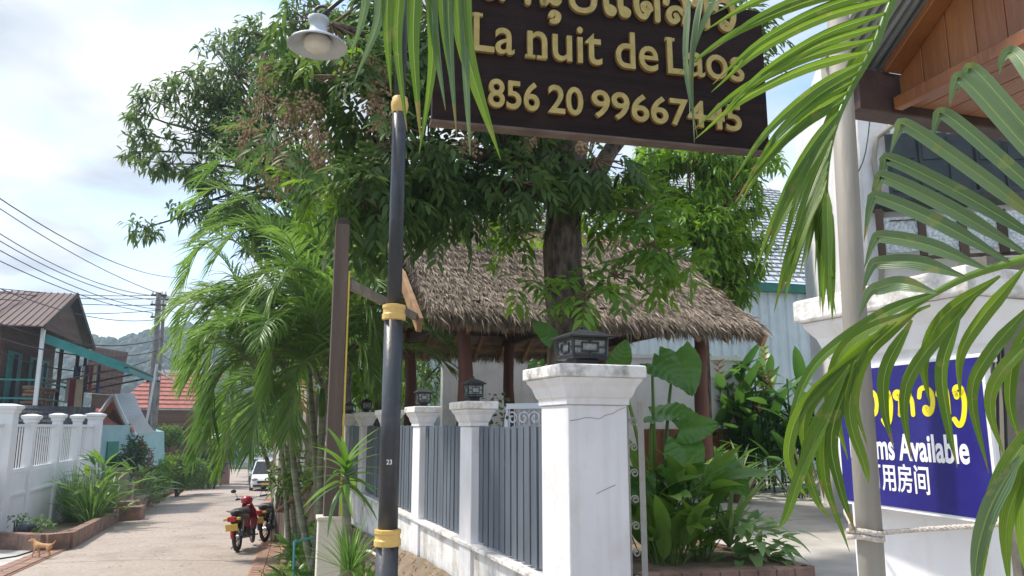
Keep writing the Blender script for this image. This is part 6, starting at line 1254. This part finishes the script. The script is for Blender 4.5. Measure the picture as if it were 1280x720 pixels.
# heliconias before the warehouse
hm = blade_mesh('heliconia_blade', 1.0, .24, 'paddle', .28, .22, 8, 2); hm.materials.append(MAT['heliconia_leaf'])
for j, (px, d, lb) in enumerate(((905, 15.2, 'heliconia clump nearest the pavilion column'), (945, 15.0, 'heliconia clump behind the potted agave'), (985, 14.6, 'heliconia clump with orange flowers in the middle'), (1020, 14.2, 'heliconia clump half hidden by the right gate pillar'), (965, 16.2, 'tall heliconia clump against the warehouse sheets'))):
    c = P(px, 600, d); c.z = YARD; t = thing('heliconia', lb, 'plant', c, 'heliconias before the warehouse')
    for s_ in range(9):
        az0 = random.uniform(0, 6.3); r = random.uniform(.1, .55); b_ = c + Vector((math.cos(az0) * r, math.sin(az0) * r * .6, 0)); hgt = random.uniform(1.0, 2.3); m = MB(); m.tube([b_, b_ + UP * hgt + Vector((random.uniform(-.1, .1), 0, 0))], .02, 5); m.build('stem', 'heliconia_leaf', t)
        for k in range(6):
            az = k * 2.5 + az0; el = R(random.uniform(15, 75)); place_leaf(hm, 'heliconia_leaf', t, b_ + UP * (hgt * (.3 + .7 * k / 5)), (math.cos(az) * math.cos(el), math.sin(az) * math.cos(el), math.sin(el)), random.uniform(.65, 1.05), random.uniform(-.5, .5))
        if s_ % 3 == 0:
            f = b_ + UP * (hgt + .35); m = MB()
            for k in range(5): m.add([f + UP * (.06 * k), f + UP * (.06 * k + .03) + Vector(((-1) ** k * .13, -.03, .08)), f + UP * (.06 * k + .06)], [(0, 1, 2)])
            m.build('flower', 'orange_gable', t)
for px, d, n in ((890, 14, 40), (925, 13.8, 40), (1000, 13.5, 40)):
    c = P(px, 606, d); c.z = YARD; leafy('low leafy filler plant %s' % {890: 'at the foot of the pavilion column', 925: 'behind the agave pot', 1000: 'under the flowering heliconia'}[px], c, n, .7, .4, .1, 'heliconia_leaf', spread=1.2, group='filler plants before the warehouse')
c = P(926, 606, 12.6); c.z = YARD; t = thing('potted_agave', 'spiky agave in a small brown pot before the heliconias', 'potted plant', c); m = MB(); m.lathe(c, [(.13, 0), (.19, .28), (.215, .3), (.215, .35), (.17, .35), (.16, .3)], 16); m.build('pot', 'brown_pot', t)
gm = blade_mesh('agave_blade', .62, .055, 'strap', .35, .3, 7, 2); gm.materials.append(MAT['stripe_leaf'])
for i in range(26): az = i * 2.4; el = R(random.uniform(12, 80)); place_leaf(gm, 'stripe_leaf', t, c + UP * .36, (math.cos(az) * math.cos(el), math.sin(az) * math.cos(el), math.sin(el)), random.uniform(.8, 1.2))
c = P(1100, 602, 12.0); shc = P(900, 606, 12.8); shc.z = YARD; leafy('dark leafy potted plant left of the agave', shc, 30, .5, .35, .09, 'heliconia_leaf', spread=.7, group='filler plants before the warehouse')
# small sprigs above the fence by the second lantern
c = P(625, 560, 6.4); t = thing('climbing_sprig', 'thin climbing sprig poking up beside the second fence lantern', 'plant', c); m = MB(); tip = P(618, 492, 6.3); tip2 = P(632, 512, 6.3); m.tube([c, P(612, 530, 6.3), tip], .004, 4); m.tube([c, P(628, 535, 6.3), tip2], .004, 4); m.build('stem', 'twig', t)
pp_ = np.array([P(612 + random.uniform(-6, 22), random.uniform(492, 535), 6.3)[:] for _ in range(34)]); leaf_mesh('leaves', pp_, rng.normal(size=(34, 3)), rng.normal(size=(34, 3)) + np.array([0, 0, 1]), .05, .03, 'dark_leaf', t, rng.random(34), .1)
# ================================================================== NEAR PALM FRONDS
npalm = thing('near_areca_palm', 'areca palm with fronds arching close in front of the gate and signs', 'palm', (2.2, 1.1, YARD))
for q in ((2.2, 1.1), (2.4, .9), (2.15, .8)): m = MB(); m.tube(smoothline([Vector((q[0], q[1], YARD)), Vector((q[0] + .05, q[1], EYE + .3)), Vector((q[0] - .1, q[1], EYE + 1.0))], 6), [.05 - .001 * i for i in range(13)], 10); m.build('stem', 'palm_stem', npalm, smooth=True)
VIEW = lambda p: (p - Vector((0, 0, EYE))).normalized()
def near_leaflet(fr_, px, w, material, twist=0.0, seg=5):
    pts = smoothline([P(*q) for q in px], seg); n = len(pts); sd_ = []
    for i, p in enumerate(pts):
        t_ = (pts[min(i + 1, n - 1)] - pts[max(i - 1, 0)]).normalized(); s = t_.cross(VIEW(p)).normalized(); a = twist * (.4 + .9 * i / n); s = Quaternion(t_, a) @ s; sd_.append(s)
    m = MB(); m.ribbon(pts, sd_, [w * min(1, .18 + 4.5 * i / (n - 1)) * (.72 + .28 * math.sin(math.pi * min(1, .15 + i / (n - 1) * .75))) * (1 - (i / (n - 1)) ** 3) + .0008 for i in range(n)], flip=False); return m.build('leaflet', material, fr_, smooth=True, lv=[0, .5, .5, 1] * n, al=np.repeat(np.arange(n) / (n - 1), 4))
def near_frond(rach, r0=.012):
    pts = smoothline([P(*q) for q in rach], 6); n = len(pts); m = MB(); m.tube(pts, [r0 * (1 - .75 * i / (n - 1)) for i in range(n)], 8); return m.build('frond', 'lily_leaf', npalm, smooth=True)
def lerp2(a, b, t): return tuple(x + (y - x) * t for x, y in zip(a, b))
def polyat(pl_, t):
    k = t * (len(pl_) - 1); i = min(int(k), len(pl_) - 2); return lerp2(pl_[i], pl_[i + 1], k - i)
# frond hanging from the top right, across the name board
RA = [(1300, -190, 1.3), (1190, -95, 1.4), (1125, -15, 1.45), (1092, 60, 1.47), (1062, 115, 1.5), (1042, 165, 1.5), (1033, 225, 1.52), (1036, 290, 1.55)]
F1 = near_frond(RA); RV = RA[2:]
TL = [(872, 20, 1.42), (866, 92, 1.4), (872, 150, 1.4), (888, 190, 1.42), (915, 235, 1.42), (940, 290, 1.43), (962, 345, 1.46), (990, 385, 1.5), (1022, 402, 1.53), (1058, 405, 1.56)]
for i in range(27):
    t = (i + .3) / 27; b_ = polyat([(1150, -45, 1.43)] + RV, t); tp_ = polyat(TL, t); tp_ = (tp_[0] + random.uniform(-26, 26), tp_[1] + random.uniform(-24, 18), tp_[2] + random.uniform(-.06, .06)); arch = 26 * (1 - t) + 4
    near_leaflet(F1, [b_, (b_[0] + (tp_[0] - b_[0]) * .38, b_[1] + (tp_[1] - b_[1]) * .30 - arch * .5, b_[2] - .02), (b_[0] + (tp_[0] - b_[0]) * .74, b_[1] + (tp_[1] - b_[1]) * .64 - arch * .4, b_[2] - .03), tp_], .020, 'near_palm_leaf', random.uniform(-.5, .5))
for i in range(15):
    t = .12 + .85 * i / 15; b_ = polyat(RV, t); k = 1 - t; tp_ = (b_[0] - 120 * k - 10 + random.uniform(-15, 15) + 30 * t, min(395, b_[1] + 215 + random.uniform(-25, 20) - 60 * t), b_[2] + .08)
    near_leaflet(F1, [b_, (b_[0] - 45 * k, b_[1] + 50, b_[2] + .04), ((b_[0] + tp_[0]) / 2 - 18 * k, (b_[1] + tp_[1]) / 2 + 25, b_[2] + .07), tp_], .020, 'near_palm_leaf', random.uniform(.4, 1.1))
for (x0, y0, x1, y1, x2, y2) in ((905, -20, 868, 60, 862, 150), (880, -20, 866, 70, 868, 178), (862, -10, 858, 80, 872, 172)): near_leaflet(F1, [(x0, y0, 1.38), (x1, y1, 1.37), (x2, y2, 1.38)], .014, 'near_palm_grey', .9)
# frond from the right edge with broad grey green leaflets above
RB = [(1420, 318, .95), (1330, 312, 1.0), (1275, 325, 1.06), (1200, 350, 1.15), (1135, 388, 1.24), (1085, 428, 1.3), (1058, 462, 1.34)]
F2 = near_frond(RB, .009)
UPL = [((1330, 150), (1253, 68), (1249, 88)), ((1340, 225), (1205, 90), (1198, 112)), ((1345, 255), (1192, 102), (1187, 128)), ((1340, 280), (1170, 146), (1166, 172)), ((1330, 300), (1122, 160), (1112, 190)), ((1318, 312), (1104, 203), (1098, 246)), ((1290, 322), (1096, 225), (1086, 276)), ((1262, 328), (1088, 250), (1080, 298)), ((1232, 336), (1092, 298), (1080, 332)), ((1206, 346), (1088, 330), (1078, 362)), ((1170, 366), (1085, 362), (1074, 392))]
for b_, e_, tp_ in UPL:
    mx_ = ((b_[0] + e_[0]) / 2, (b_[1] + e_[1]) / 2 - 10); near_leaflet(F2, [(b_[0], b_[1], 1.06), (mx_[0], mx_[1], 1.1), (e_[0] + 14, e_[1] - 2, 1.14), (e_[0] + 1, e_[1] + 4, 1.15), (tp_[0], tp_[1] + 4, 1.16)], .0225, 'near_palm_grey', random.uniform(-.15, .15))
LOW = [[(1163, 382), (1068, 422), (1040, 474), (1038, 536), (1047, 590)], [(1110, 405), (1010, 500), (986, 560), (994, 600), (1009, 622)], [(1224, 365), (1149, 451), (1130, 503), (1139, 575)], [(1290, 380), (1234, 446), (1215, 498), (1236, 592)], [(1300, 415), (1252, 465), (1238, 510), (1256, 572)], [(1200, 395), (1178, 460), (1186, 530), (1197, 585)], [(1140, 400), (1108, 460), (1106, 510), (1117, 560)],
       [(1090, 425), (1048, 500), (1026, 570), (1030, 625)], [(1075, 445), (1040, 540), (1050, 610), (1070, 668)], [(1070, 450), (1062, 520), (1080, 580), (1086, 605)], [(1060, 462), (1010, 560), (1020, 620), (1040, 650)], [(1063, 455), (1035, 520), (1032, 600), (1062, 690)], [(1058, 465), (1004, 585), (985, 640), (973, 662)], [(1180, 362), (1100, 395), (1020, 455), (990, 530), (1000, 585)], [(1150, 385), (1085, 440), (1068, 500), (1085, 560)], [(1250, 345), (1180, 395), (1155, 450), (1162, 505)], [(1280, 335), (1225, 400), (1200, 445), (1200, 500)], [(1330, 360), (1275, 430), (1262, 500), (1278, 560)], [(1120, 402), (1055, 455), (1046, 520), (1060, 575)], [(1100, 418), (1020, 495), (1004, 545), (1022, 600)]]
for l in LOW: near_leaflet(F2, [(x, y, 1.16 + .16 * max(0, (1200 - x) / 200) + .02 * i) for i, (x, y) in enumerate(l)], .0205, 'near_palm_leaf', random.uniform(-.7, .7))
# lowest right corner
RC = [(1420, 480, .85), (1340, 500, .9), (1290, 540, .95), (1262, 590, 1.0)]; F3 = near_frond(RC, .008)
for l in ([(1320, 505), (1262, 580), (1236, 650), (1226, 735)], [(1310, 520), (1275, 600), (1258, 660), (1262, 740)], [(1300, 535), (1282, 610), (1280, 680), (1290, 740)], [(1275, 570), (1240, 630), (1222, 690), (1218, 745)], [(1330, 500), (1295, 560), (1285, 630), (1300, 700)]): near_leaflet(F3, [(x, y, .95 + .02 * i) for i, (x, y) in enumerate(l)], .022, 'near_palm_grey' if random.random() < .4 else 'near_palm_leaf', random.uniform(-.4, .4))
# frond hanging from above, left of the name board
RD = [(1180, -260, 1.35), (950, -230, 1.3), (740, -175, 1.24), (600, -110, 1.2), (500, -60, 1.18), (440, -40, 1.17)]; F4 = near_frond(RD, .011)
TOP = [((462, -45), (455, 15), (438, 72), .013, 1), ((480, -50), (472, 30), (443, 102), .016, 1), ((486, -50), (484, 40), (489, 118), .015, 0), ((502, -55), (497, 60), (509, 165), .0155, 0), ((520, -62), (517, 60), (526, 178), .019, 0), ((540, -72), (540, 85), (524, 192), .0145, 0), ((528, -70), (545, 55), (557, 138), .014, 1), ((560, -82), (562, 50), (571, 172), .015, 1), ((565, -85), (585, 70), (626, 200), .028, 0), ((575, -90), (583, 110), (588, 195), .011, 1), ((545, -75), (556, 40), (566, 120), .012, 0)]
for a_, b_, c_, w_, g_ in TOP: near_leaflet(F4, [(a_[0], a_[1], 1.19), ((a_[0] + b_[0]) / 2, (a_[1] + b_[1]) / 2 - 8, 1.19), (b_[0], b_[1], 1.19), (c_[0], c_[1], 1.2)], w_ * 1.4, 'near_palm_grey' if g_ else 'near_palm_leaf', random.uniform(-.25, .25))
# ================================================================== VEHICLES, DOG
def motorbike(label, loc, rz, paint, second, lean=.0, steer=.5, rear='moto_black'):
    """step-through motorbike in its own axes: +Y is forward"""
    t = thing('motorbike', label, 'motorbike', loc, 'motorbikes parked at the lane edge', rz); t.rotation_euler = (0, lean, rz)
    def B(m, n, mt, p=t, **k): return m.build(n, mt, p, local=True, **k)
    X = Vector((1, 0, 0))
    def wheel(y, R0, w_, st=0):
        ax = Vector((math.cos(st), math.sin(st), 0)); c = Vector((0, y, R0)); m = MB(); f = Vector((-ax.y, ax.x, 0))
        pts = [c + (f * math.cos(a) + UP * math.sin(a)) * (R0 - w_ / 2) for a in [2 * math.pi * i / 28 for i in range(29)]]; m.tube(pts, w_ / 2, 8); wv = B(m, 'wheel', 'rubber', smooth=True)
        m = MB(); pts = [c + (f * math.cos(a) + UP * math.sin(a)) * (R0 - w_ * 1.1) for a in [2 * math.pi * i / 24 for i in range(25)]]; m.tube(pts, .012, 6)
        for k in range(8): a = 2 * math.pi * k / 8; m.tube([c, c + (f * math.cos(a) + UP * math.sin(a)) * (R0 - w_)], .006, 4)
        m.tube([c - ax * .06, c + ax * .06], .05, 10); m.build('rim', 'chrome', wv, local=True); return c
    cr = wheel(-.60, .285, .085); cf = wheel(.62, .285, .075, steer * .5)
    m = MB()      # rear fender and side covers
    m.tube(smoothline([(0, .0, .60), (0, -.30, .62), (0, -.62, .66), (0, -.86, .62)], 4), [.12, .13, .14, .14, .14, .14, .13, .12, .11, .10, .09, .08, .05], 10); B(m, 'rear_body', rear, smooth=True)
    m = MB(); m.tube(smoothline([(0, -.56, .58), (0, -.80, .56), (0, -.93, .42), (0, -.95, .30)], 4), [.06, .06, .055, .055, .05, .05, .05, .045, .045, .04, .04, .035, .03], 8); B(m, 'fender', second, smooth=True)
    m = MB(); m.tube(smoothline([(0, .22, .70), (0, .02, .745), (0, -.3, .76), (0, -.62, .80), (0, -.78, .80)], 4), [.05, .10, .115, .12, .12, .125, .125, .125, .12, .12, .12, .115, .11, .10, .09, .07, .04], 10); sm_ = MB(); sm_.v = [(x, y, .72 + (z - .72) * .75) for x, y, z in m.v]; sm_.f = m.f; B(sm_, 'seat', 'seat_vinyl', smooth=True)
    m = MB(); m.tube([(-.12, -.62, .80), (-.12, -.88, .84), (.12, -.88, .84), (.12, -.62, .80)], .013, 6); B(m, 'grab_rail', 'chrome')
    m = MB(); m.box((0, -.93, .68), .085, .04, .05); tl_ = B(m, 'taillight', 'tail_red', bevel=.02)
    for sx_ in (-1, 1): m = MB(); m.box((sx_ * .13, -.92, .68), .04, .03, .025); B(m, 'indicator', 'plate_yellow', bevel=.01)
    m = MB(); m.frame_box(Vector((0, -.975, .52)), X, Vector((0, .95, .3)), Vector((0, -.3, .95)), .12, .004, .07); B(m, 'number_plate', 'plate_yellow')
    m = MB(); m.box((0, -.08, .34), .12, .22, .12, 0, .8); m.tube([(0, .12, .30), (0, .28, .30)], .075, 10); B(m, 'engine', 'moto_black', bevel=.02)
    m = MB(); m.tube(smoothline([(0, .38, .82), (0, .30, .55), (0, .12, .42), (0, -.1, .5)], 4), [.06] * 13, 8); B(m, 'frame_tube', second, smooth=True)
    for sx_ in (-1, 1):
        m = MB(); vs = []
        for (y, z, x) in [(.34, .88, .10), (.40, .70, .17), (.38, .50, .20), (.26, .34, .19)]: vs += [(sx_ * .03, y + .05, z), (sx_ * x, y - .02, z), (sx_ * x * .96, y - .05, z)]
        m.add(vs, [(3 * i + k, 3 * i + k + 1, 3 * i + 4 + k, 3 * i + 3 + k) for i in range(3) for k in range(2)]); B(m, 'leg_shield', paint, smooth=True)
        m = MB(); m.tube([(sx_ * .10, -.60, .29), (sx_ * .10, -.48, .62)], .028, 8); B(m, 'shock_absorber', 'chrome')
        m = MB(); m.tube([(sx_ * .085, -.6, .285), (sx_ * .08, -.1, .32)], .022, 6); B(m, 'swingarm', 'moto_black')
        m = MB(); m.tube([(sx_ * .07 + 0, .62, .285), (sx_ * .07, .44, .78)], .022, 8); B(m, 'fork_leg', 'chrome')
        m = MB(); m.tube([(sx_ * .06, -.02, .24), (sx_ * .28, .0, .24)], .016, 6); B(m, 'footrest', 'rubber')
    m = MB(); m.tube([(.13, .1, .24), (.14, -.25, .24), (.15, -.5, .30), (.155, -.85, .38)], [.022, .025, .045, .05], 10); B(m, 'exhaust', 'moto_grey', smooth=True)
    m = MB(); m.tube(smoothline([(0, .35, .60), (0, .56, .60), (0, .80, .50), (0, .90, .36)], 4), [.05, .055, .06, .06, .06, .06, .06, .06, .055, .05, .05, .045, .03], 8); B(m, 'front_fender', paint, smooth=True)
    ca, sa = math.cos(steer), math.sin(steer); rot = lambda x, y, z: Vector((x * ca - y * sa, .40 + x * sa + y * ca, z))
    m = MB(); m.ball(rot(0, .06, .93), .13, .11, .10, 12, 8); hd_ = B(m, 'handlebar_cowl', paint, smooth=True)
    m = MB(); m.ball(rot(0, .15, .92), .07, .05, .06, 10, 6); m.build('headlight', 'lantern_glass', hd_, local=True, smooth=True)
    m = MB(); m.tube(smoothline([rot(-.34, -.14, .99), rot(-.2, -.04, .98), rot(0, .02, .94), rot(.2, -.04, .98), rot(.34, -.14, .99)], 4), .013, 7); B(m, 'handlebar', 'chrome', smooth=True)
    for sx_ in (-1, 1):
        m = MB(); m.tube([rot(sx_ * .24, -.07, .985), rot(sx_ * .36, -.15, .99)], .02, 8); B(m, 'grip', 'rubber')
        m = MB(); q = rot(sx_ * .26, -.05, .99); m.tube([q, q + Vector((sx_ * .06, 0, .14))], .006, 5); m.ball(q + Vector((sx_ * .09, 0, .17)), .06, .012, .04, 10, 6); B(m, 'mirror', 'moto_black', smooth=True)
    m = MB(); m.tube([(-.08, -.1, .22), (-.26, -.16, .0)], .012, 6); m.tube([(-.26, -.16, .005), (-.31, -.16, .005)], .012, 5); B(m, 'kickstand', 'moto_black')
    m = MB(); m.prism([Vector((.09, -.12, .40)), Vector((.11, -.52, .48)), Vector((.11, -.46, .62)), Vector((.1, -.08, .60))], Vector((.025, 0, 0))); m.prism([Vector((-.09, -.12, .40)), Vector((-.11, -.52, .48)), Vector((-.11, -.46, .62)), Vector((-.1, -.08, .60))], Vector((-.025, 0, 0))); B(m, 'side_cover', second, bevel=.01)
    return t
g = G(297, 690); g.z = lane_z(g.y) + .004; az = R(5); fw = Vector((-math.sin(az), math.cos(az), 0))
motorbike('red motorbike at the lane edge, rear wheel towards the viewer', g + fw * .6 + UP * .0, az, 'moto_red', 'moto_red', -.10, .75)
g = G(331, 678); g.z = lane_z(g.y) + .004; az = R(-2); fw = Vector((-math.sin(az), math.cos(az), 0))
motorbike('black motorbike parked right beside the red one', g + fw * .62, az, 'moto_black', 'moto_grey', -.10, .4)
hc = g + fw * 1.15 + Vector((-.15, 0, 1.12)); m = MB(); m.ball(hc, .15, .17, .15, 16, 10); hl = thing('helmet', 'black helmet hanging on the black motorbike handlebar', 'helmet', hc - UP * .15); m.build('shell', 'moto_black', hl, smooth=True)
m = MB(); m.lathe(hc - UP * .06, [(.13, 0), (.158, .02), (.158, .07), (.14, .09)], 16); m.build('visor', 'car_glass', hl, smooth=True)
def car(label, loc, rz, paint, Lc=3.9, Wc=1.66, Hc_=1.5):
    t = thing('parked_car', label, 'car', loc, 'cars parked down the lane', rz); W2 = Wc / 2
    def B(m, n, mt, p=t, **k): return m.build(n, mt, p, local=True, **k)
    # front of the car looks along -Y; sections along Y
    sec = [(-Lc / 2, .34, .62, .80), (-Lc / 2 + .12, .24, .78, .94), (-Lc / 2 + .9, .22, .94, 1.0), (-.2, .22, .96, 1.0), (Lc / 2 - .5, .22, .96, 1.0), (Lc / 2 - .06, .26, .9, .97), (Lc / 2, .4, .8, .9)]
    m = MB(); vs = []
    for y, z0, z1, s in sec: vs += [(-W2 * s * .96, y, z0), (-W2 * s, y, (z0 + z1) / 2), (-W2 * s * .94, y, z1), (W2 * s * .94, y, z1), (W2 * s, y, (z0 + z1) / 2), (W2 * s * .96, y, z0)]
    k = len(sec); m.add(vs, [(6 * i + j, 6 * i + (j + 1) % 6, 6 * i + 6 + (j + 1) % 6, 6 * i + 6 + j) for i in range(k - 1) for j in range(6)] + [(5, 4, 3, 2, 1, 0), tuple(6 * (k - 1) + j for j in range(6))]); B(m, 'body', paint, smooth=False, bevel=.05)
    y0, y1, y2, y3 = -Lc / 2 + .85, -Lc / 2 + 1.55, Lc / 2 - .55, Lc / 2 - .12; a, b = W2 * .93, W2 * .74; zb, zt = .93, Hc_
    m = MB(); m.add([(-a, y0, zb), (a, y0, zb), (a, y3, zb), (-a, y3, zb), (-b, y1, zt), (b, y1, zt), (b, y2, zt), (-b, y2, zt)], [(3, 2, 1, 0), (4, 5, 6, 7), (0, 1, 5, 4), (1, 2, 6, 5), (2, 3, 7, 6), (3, 0, 4, 7)]); B(m, 'cabin', 'car_glass', bevel=.04)
    m = MB(); m.box((0, (y1 + y2) / 2, zt - .005), b + .03, (y2 - y1) / 2 + .06, .035); B(m, 'roof', paint, bevel=.03)
    for sx_ in (-1, 1):
        for (p, q) in (((a, y0, zb), (b, y1, zt)), ((a, (y0 + y3) / 2, zb), (b, (y1 + y2) / 2, zt)), ((a, y3, zb), (b, y2, zt))): m = MB(); m.bar((sx_ * (p[0] + .008), p[1], p[2]), (sx_ * (q[0] + .008), q[1], q[2]), .05, .06); B(m, 'window_pillar', paint)
        m = MB(); m.ball((sx_ * W2 * .68, -Lc / 2 + .06, .70), .17, .09, .08, 12, 6); B(m, 'headlight', 'lantern_glass', smooth=True)
        m = MB(); m.ball((sx_ * (W2 + .08), y0 + .15, 1.0), .1, .06, .07, 8, 6); B(m, 'mirror', paint, smooth=True)
        for yw in (-Lc / 2 + .72, Lc / 2 - .72):
            m = MB(); m.lathe((sx_ * (W2 - .16), yw, .29), [(.2, 0), (.29, .02), (.29, .17), (.2, .19)], 20, axis=Vector((sx_, 0, 0))); wv = B(m, 'wheel', 'rubber'); m = MB(); m.lathe((sx_ * (W2 + .025), yw, .29), [(.19, 0), (.17, .02), (.05, .03)], 14, axis=Vector((sx_, 0, 0))); m.build('rim', 'chrome', wv, local=True)
    m = MB(); m.box((0, -Lc / 2 - .01, .56), W2 * .5, .03, .07); m.box((0, -Lc / 2 - .005, .36), W2 * .75, .03, .06); B(m, 'grille', 'moto_black', bevel=.01)
    m = MB(); m.box((0, -Lc / 2 - .045, .46), .22, .01, .06); B(m, 'number_plate', 'plate_yellow')
    for s_ in (-1, 1): m = MB(); m.bar((s_ * .1 - .1, y0 - .02 + .1, zb + .07), (s_ * .1 + .35, y0 + .32, zb + .33), .012, .012); B(m, 'wiper', 'moto_black')
    return t
c = P(320, 600, 43.5); car('white car facing the viewer beyond the motorbikes', Vector((c.x, 45.5, lane_z(45.5) + .02)), R(14), 'car_white', Hc_=1.62)
c = P(322, 590, 52); car('silver car parked behind the white car', Vector((c.x, 53, -1.88)), R(20), 'car_silver', Hc_=1.6)
# dog walking to the left
def dog(label, loc, rz, s):
    t = thing('dog', label, 'dog', loc, None, rz); t.scale = (s, s, s)
    me = bpy.data.meshes.new('body'); V = []; E = []; Rd = []
    def ch(pts, start=None):
        prev = start
        for x, y, z, r in pts:
            V.append((x, y, z)); Rd.append(r); i = len(V) - 1
            if prev is not None: E.append((prev, i))
            prev = i
        return prev
    ch([(0, 0, .40, .085)])                                              # 0 belly / root
    ch([(.16, 0, .405, .10), (.27, 0, .42, .095)], 0); chest = len(V) - 1
    ch([(.36, 0, .50, .06), (.42, 0, .56, .058), (.50, 0, .58, .062), (.58, 0, .555, .036), (.65, 0, .54, .026)], chest)
    ch([(-.14, 0, .40, .078), (-.25, 0, .41, .08)], 0); hip = len(V) - 1
    ch([(-.34, 0, .46, .028), (-.42, 0, .52, .022), (-.46, 0, .60, .016)], hip)
    for sy, fx, hx in ((.06, .10, -.06), (-.06, -.08, .09)):
        ch([(.27, sy, .34, .05), (.27 + fx * .4, sy, .22, .032), (.27 + fx, sy, .11, .022), (.27 + fx, sy, .02, .022), (.31 + fx, sy, .012, .02)], chest)
        ch([(-.24, sy, .33, .058), (-.20 + hx * .5, sy, .23, .04), (-.30 + hx, sy, .15, .024), (-.28 + hx, sy, .03, .021), (-.24 + hx, sy, .012, .02)], hip)
    me.from_pydata(V, E, []); o = bpy.data.objects.new('body', me); o.parent = t; COL.objects.link(o); me.materials.append(MAT['dog_fur'])
    sk = o.modifiers.new('skin', 'SKIN'); 
    if not me.skin_vertices: me.skin_vertices.new() if hasattr(me.skin_vertices, 'new') else None
    bpy.context.view_layer.update()
    for i, r in enumerate(Rd): me.skin_vertices[0].data[i].radius = (r, r)
    me.skin_vertices[0].data[0].use_root = True; sb = o.modifiers.new('sub', 'SUBSURF'); sb.levels = 2; sb.render_levels = 2; sk.use_smooth_shade = True
    for sy in (-1, 1): m = MB(); m.add([(.47, sy * .03, .625), (.50, sy * .065, .62), (.47, sy * .06, .70), (.455, sy * .07, .61)], [(0, 1, 2), (1, 3, 2), (0, 2, 3)]); m.build('ear', 'dog_fur', t, local=True)
    m = MB(); m.ball((.672, 0, .545), .014, nu=8, nv=5); m.build('nose', 'moto_black', t, local=True)
    for sy in (-1, 1): m = MB(); m.ball((.545, sy * .038, .60), .009, nu=6, nv=4); m.build('eye', 'moto_black', t, local=True)
    return t
g = G(53, 698); g.z = lane_z(g.y) + .012
dog('small tan dog walking left in front of the kerb', g, R(180 - 12), .55)
m = MB(); g0 = G(0, 712); m.tube([G(-20, 703) + UP * .02, G(20, 697) + UP * .02, G(45, 689) + UP * .02], .02, 6); tag(m.build('ground_pipe', 'cable'), 'thin dark pipe along the pavement behind the dog', 'pipe')
m = MB(); c = P(30, 655, 17.2); c.z = lane_z(17.2) + .25; m.ball(c + UP * .12, .16, .12, .12, 10, 6); m.tube([c + Vector((.12, 0, .12)), c + Vector((.24, 0, .2))], .05, 8); tag(m.build('metal_jug', 'moto_grey', smooth=True), 'small dark metal jug at the corner of the grass bed', 'jug')
# ================================================================== AIR
m = MB(); m.box((-80, 196, 30), 500, 260, 35); hz_ = m.build('haze', None); hz_['kind'] = 'stuff'; hz_['label'] = 'thin pale haze in the air over lane and hills'; hz_['category'] = 'haze'
vm = bpy.data.materials.new('haze_air'); vm.use_nodes = True; t_ = vm.node_tree; t_.nodes.clear(); o_ = N(t_, 'ShaderNodeOutputMaterial'); pv_ = N(t_, 'ShaderNodeVolumePrincipled'); pv_.inputs['Color'].default_value = (.70, .84, 1.0, 1); pv_.inputs['Density'].default_value = .0011; pv_.inputs['Anisotropy'].default_value = .35; t_.links.new(pv_.outputs[0], o_.inputs['Volume']); hz_.data.materials.append(vm)
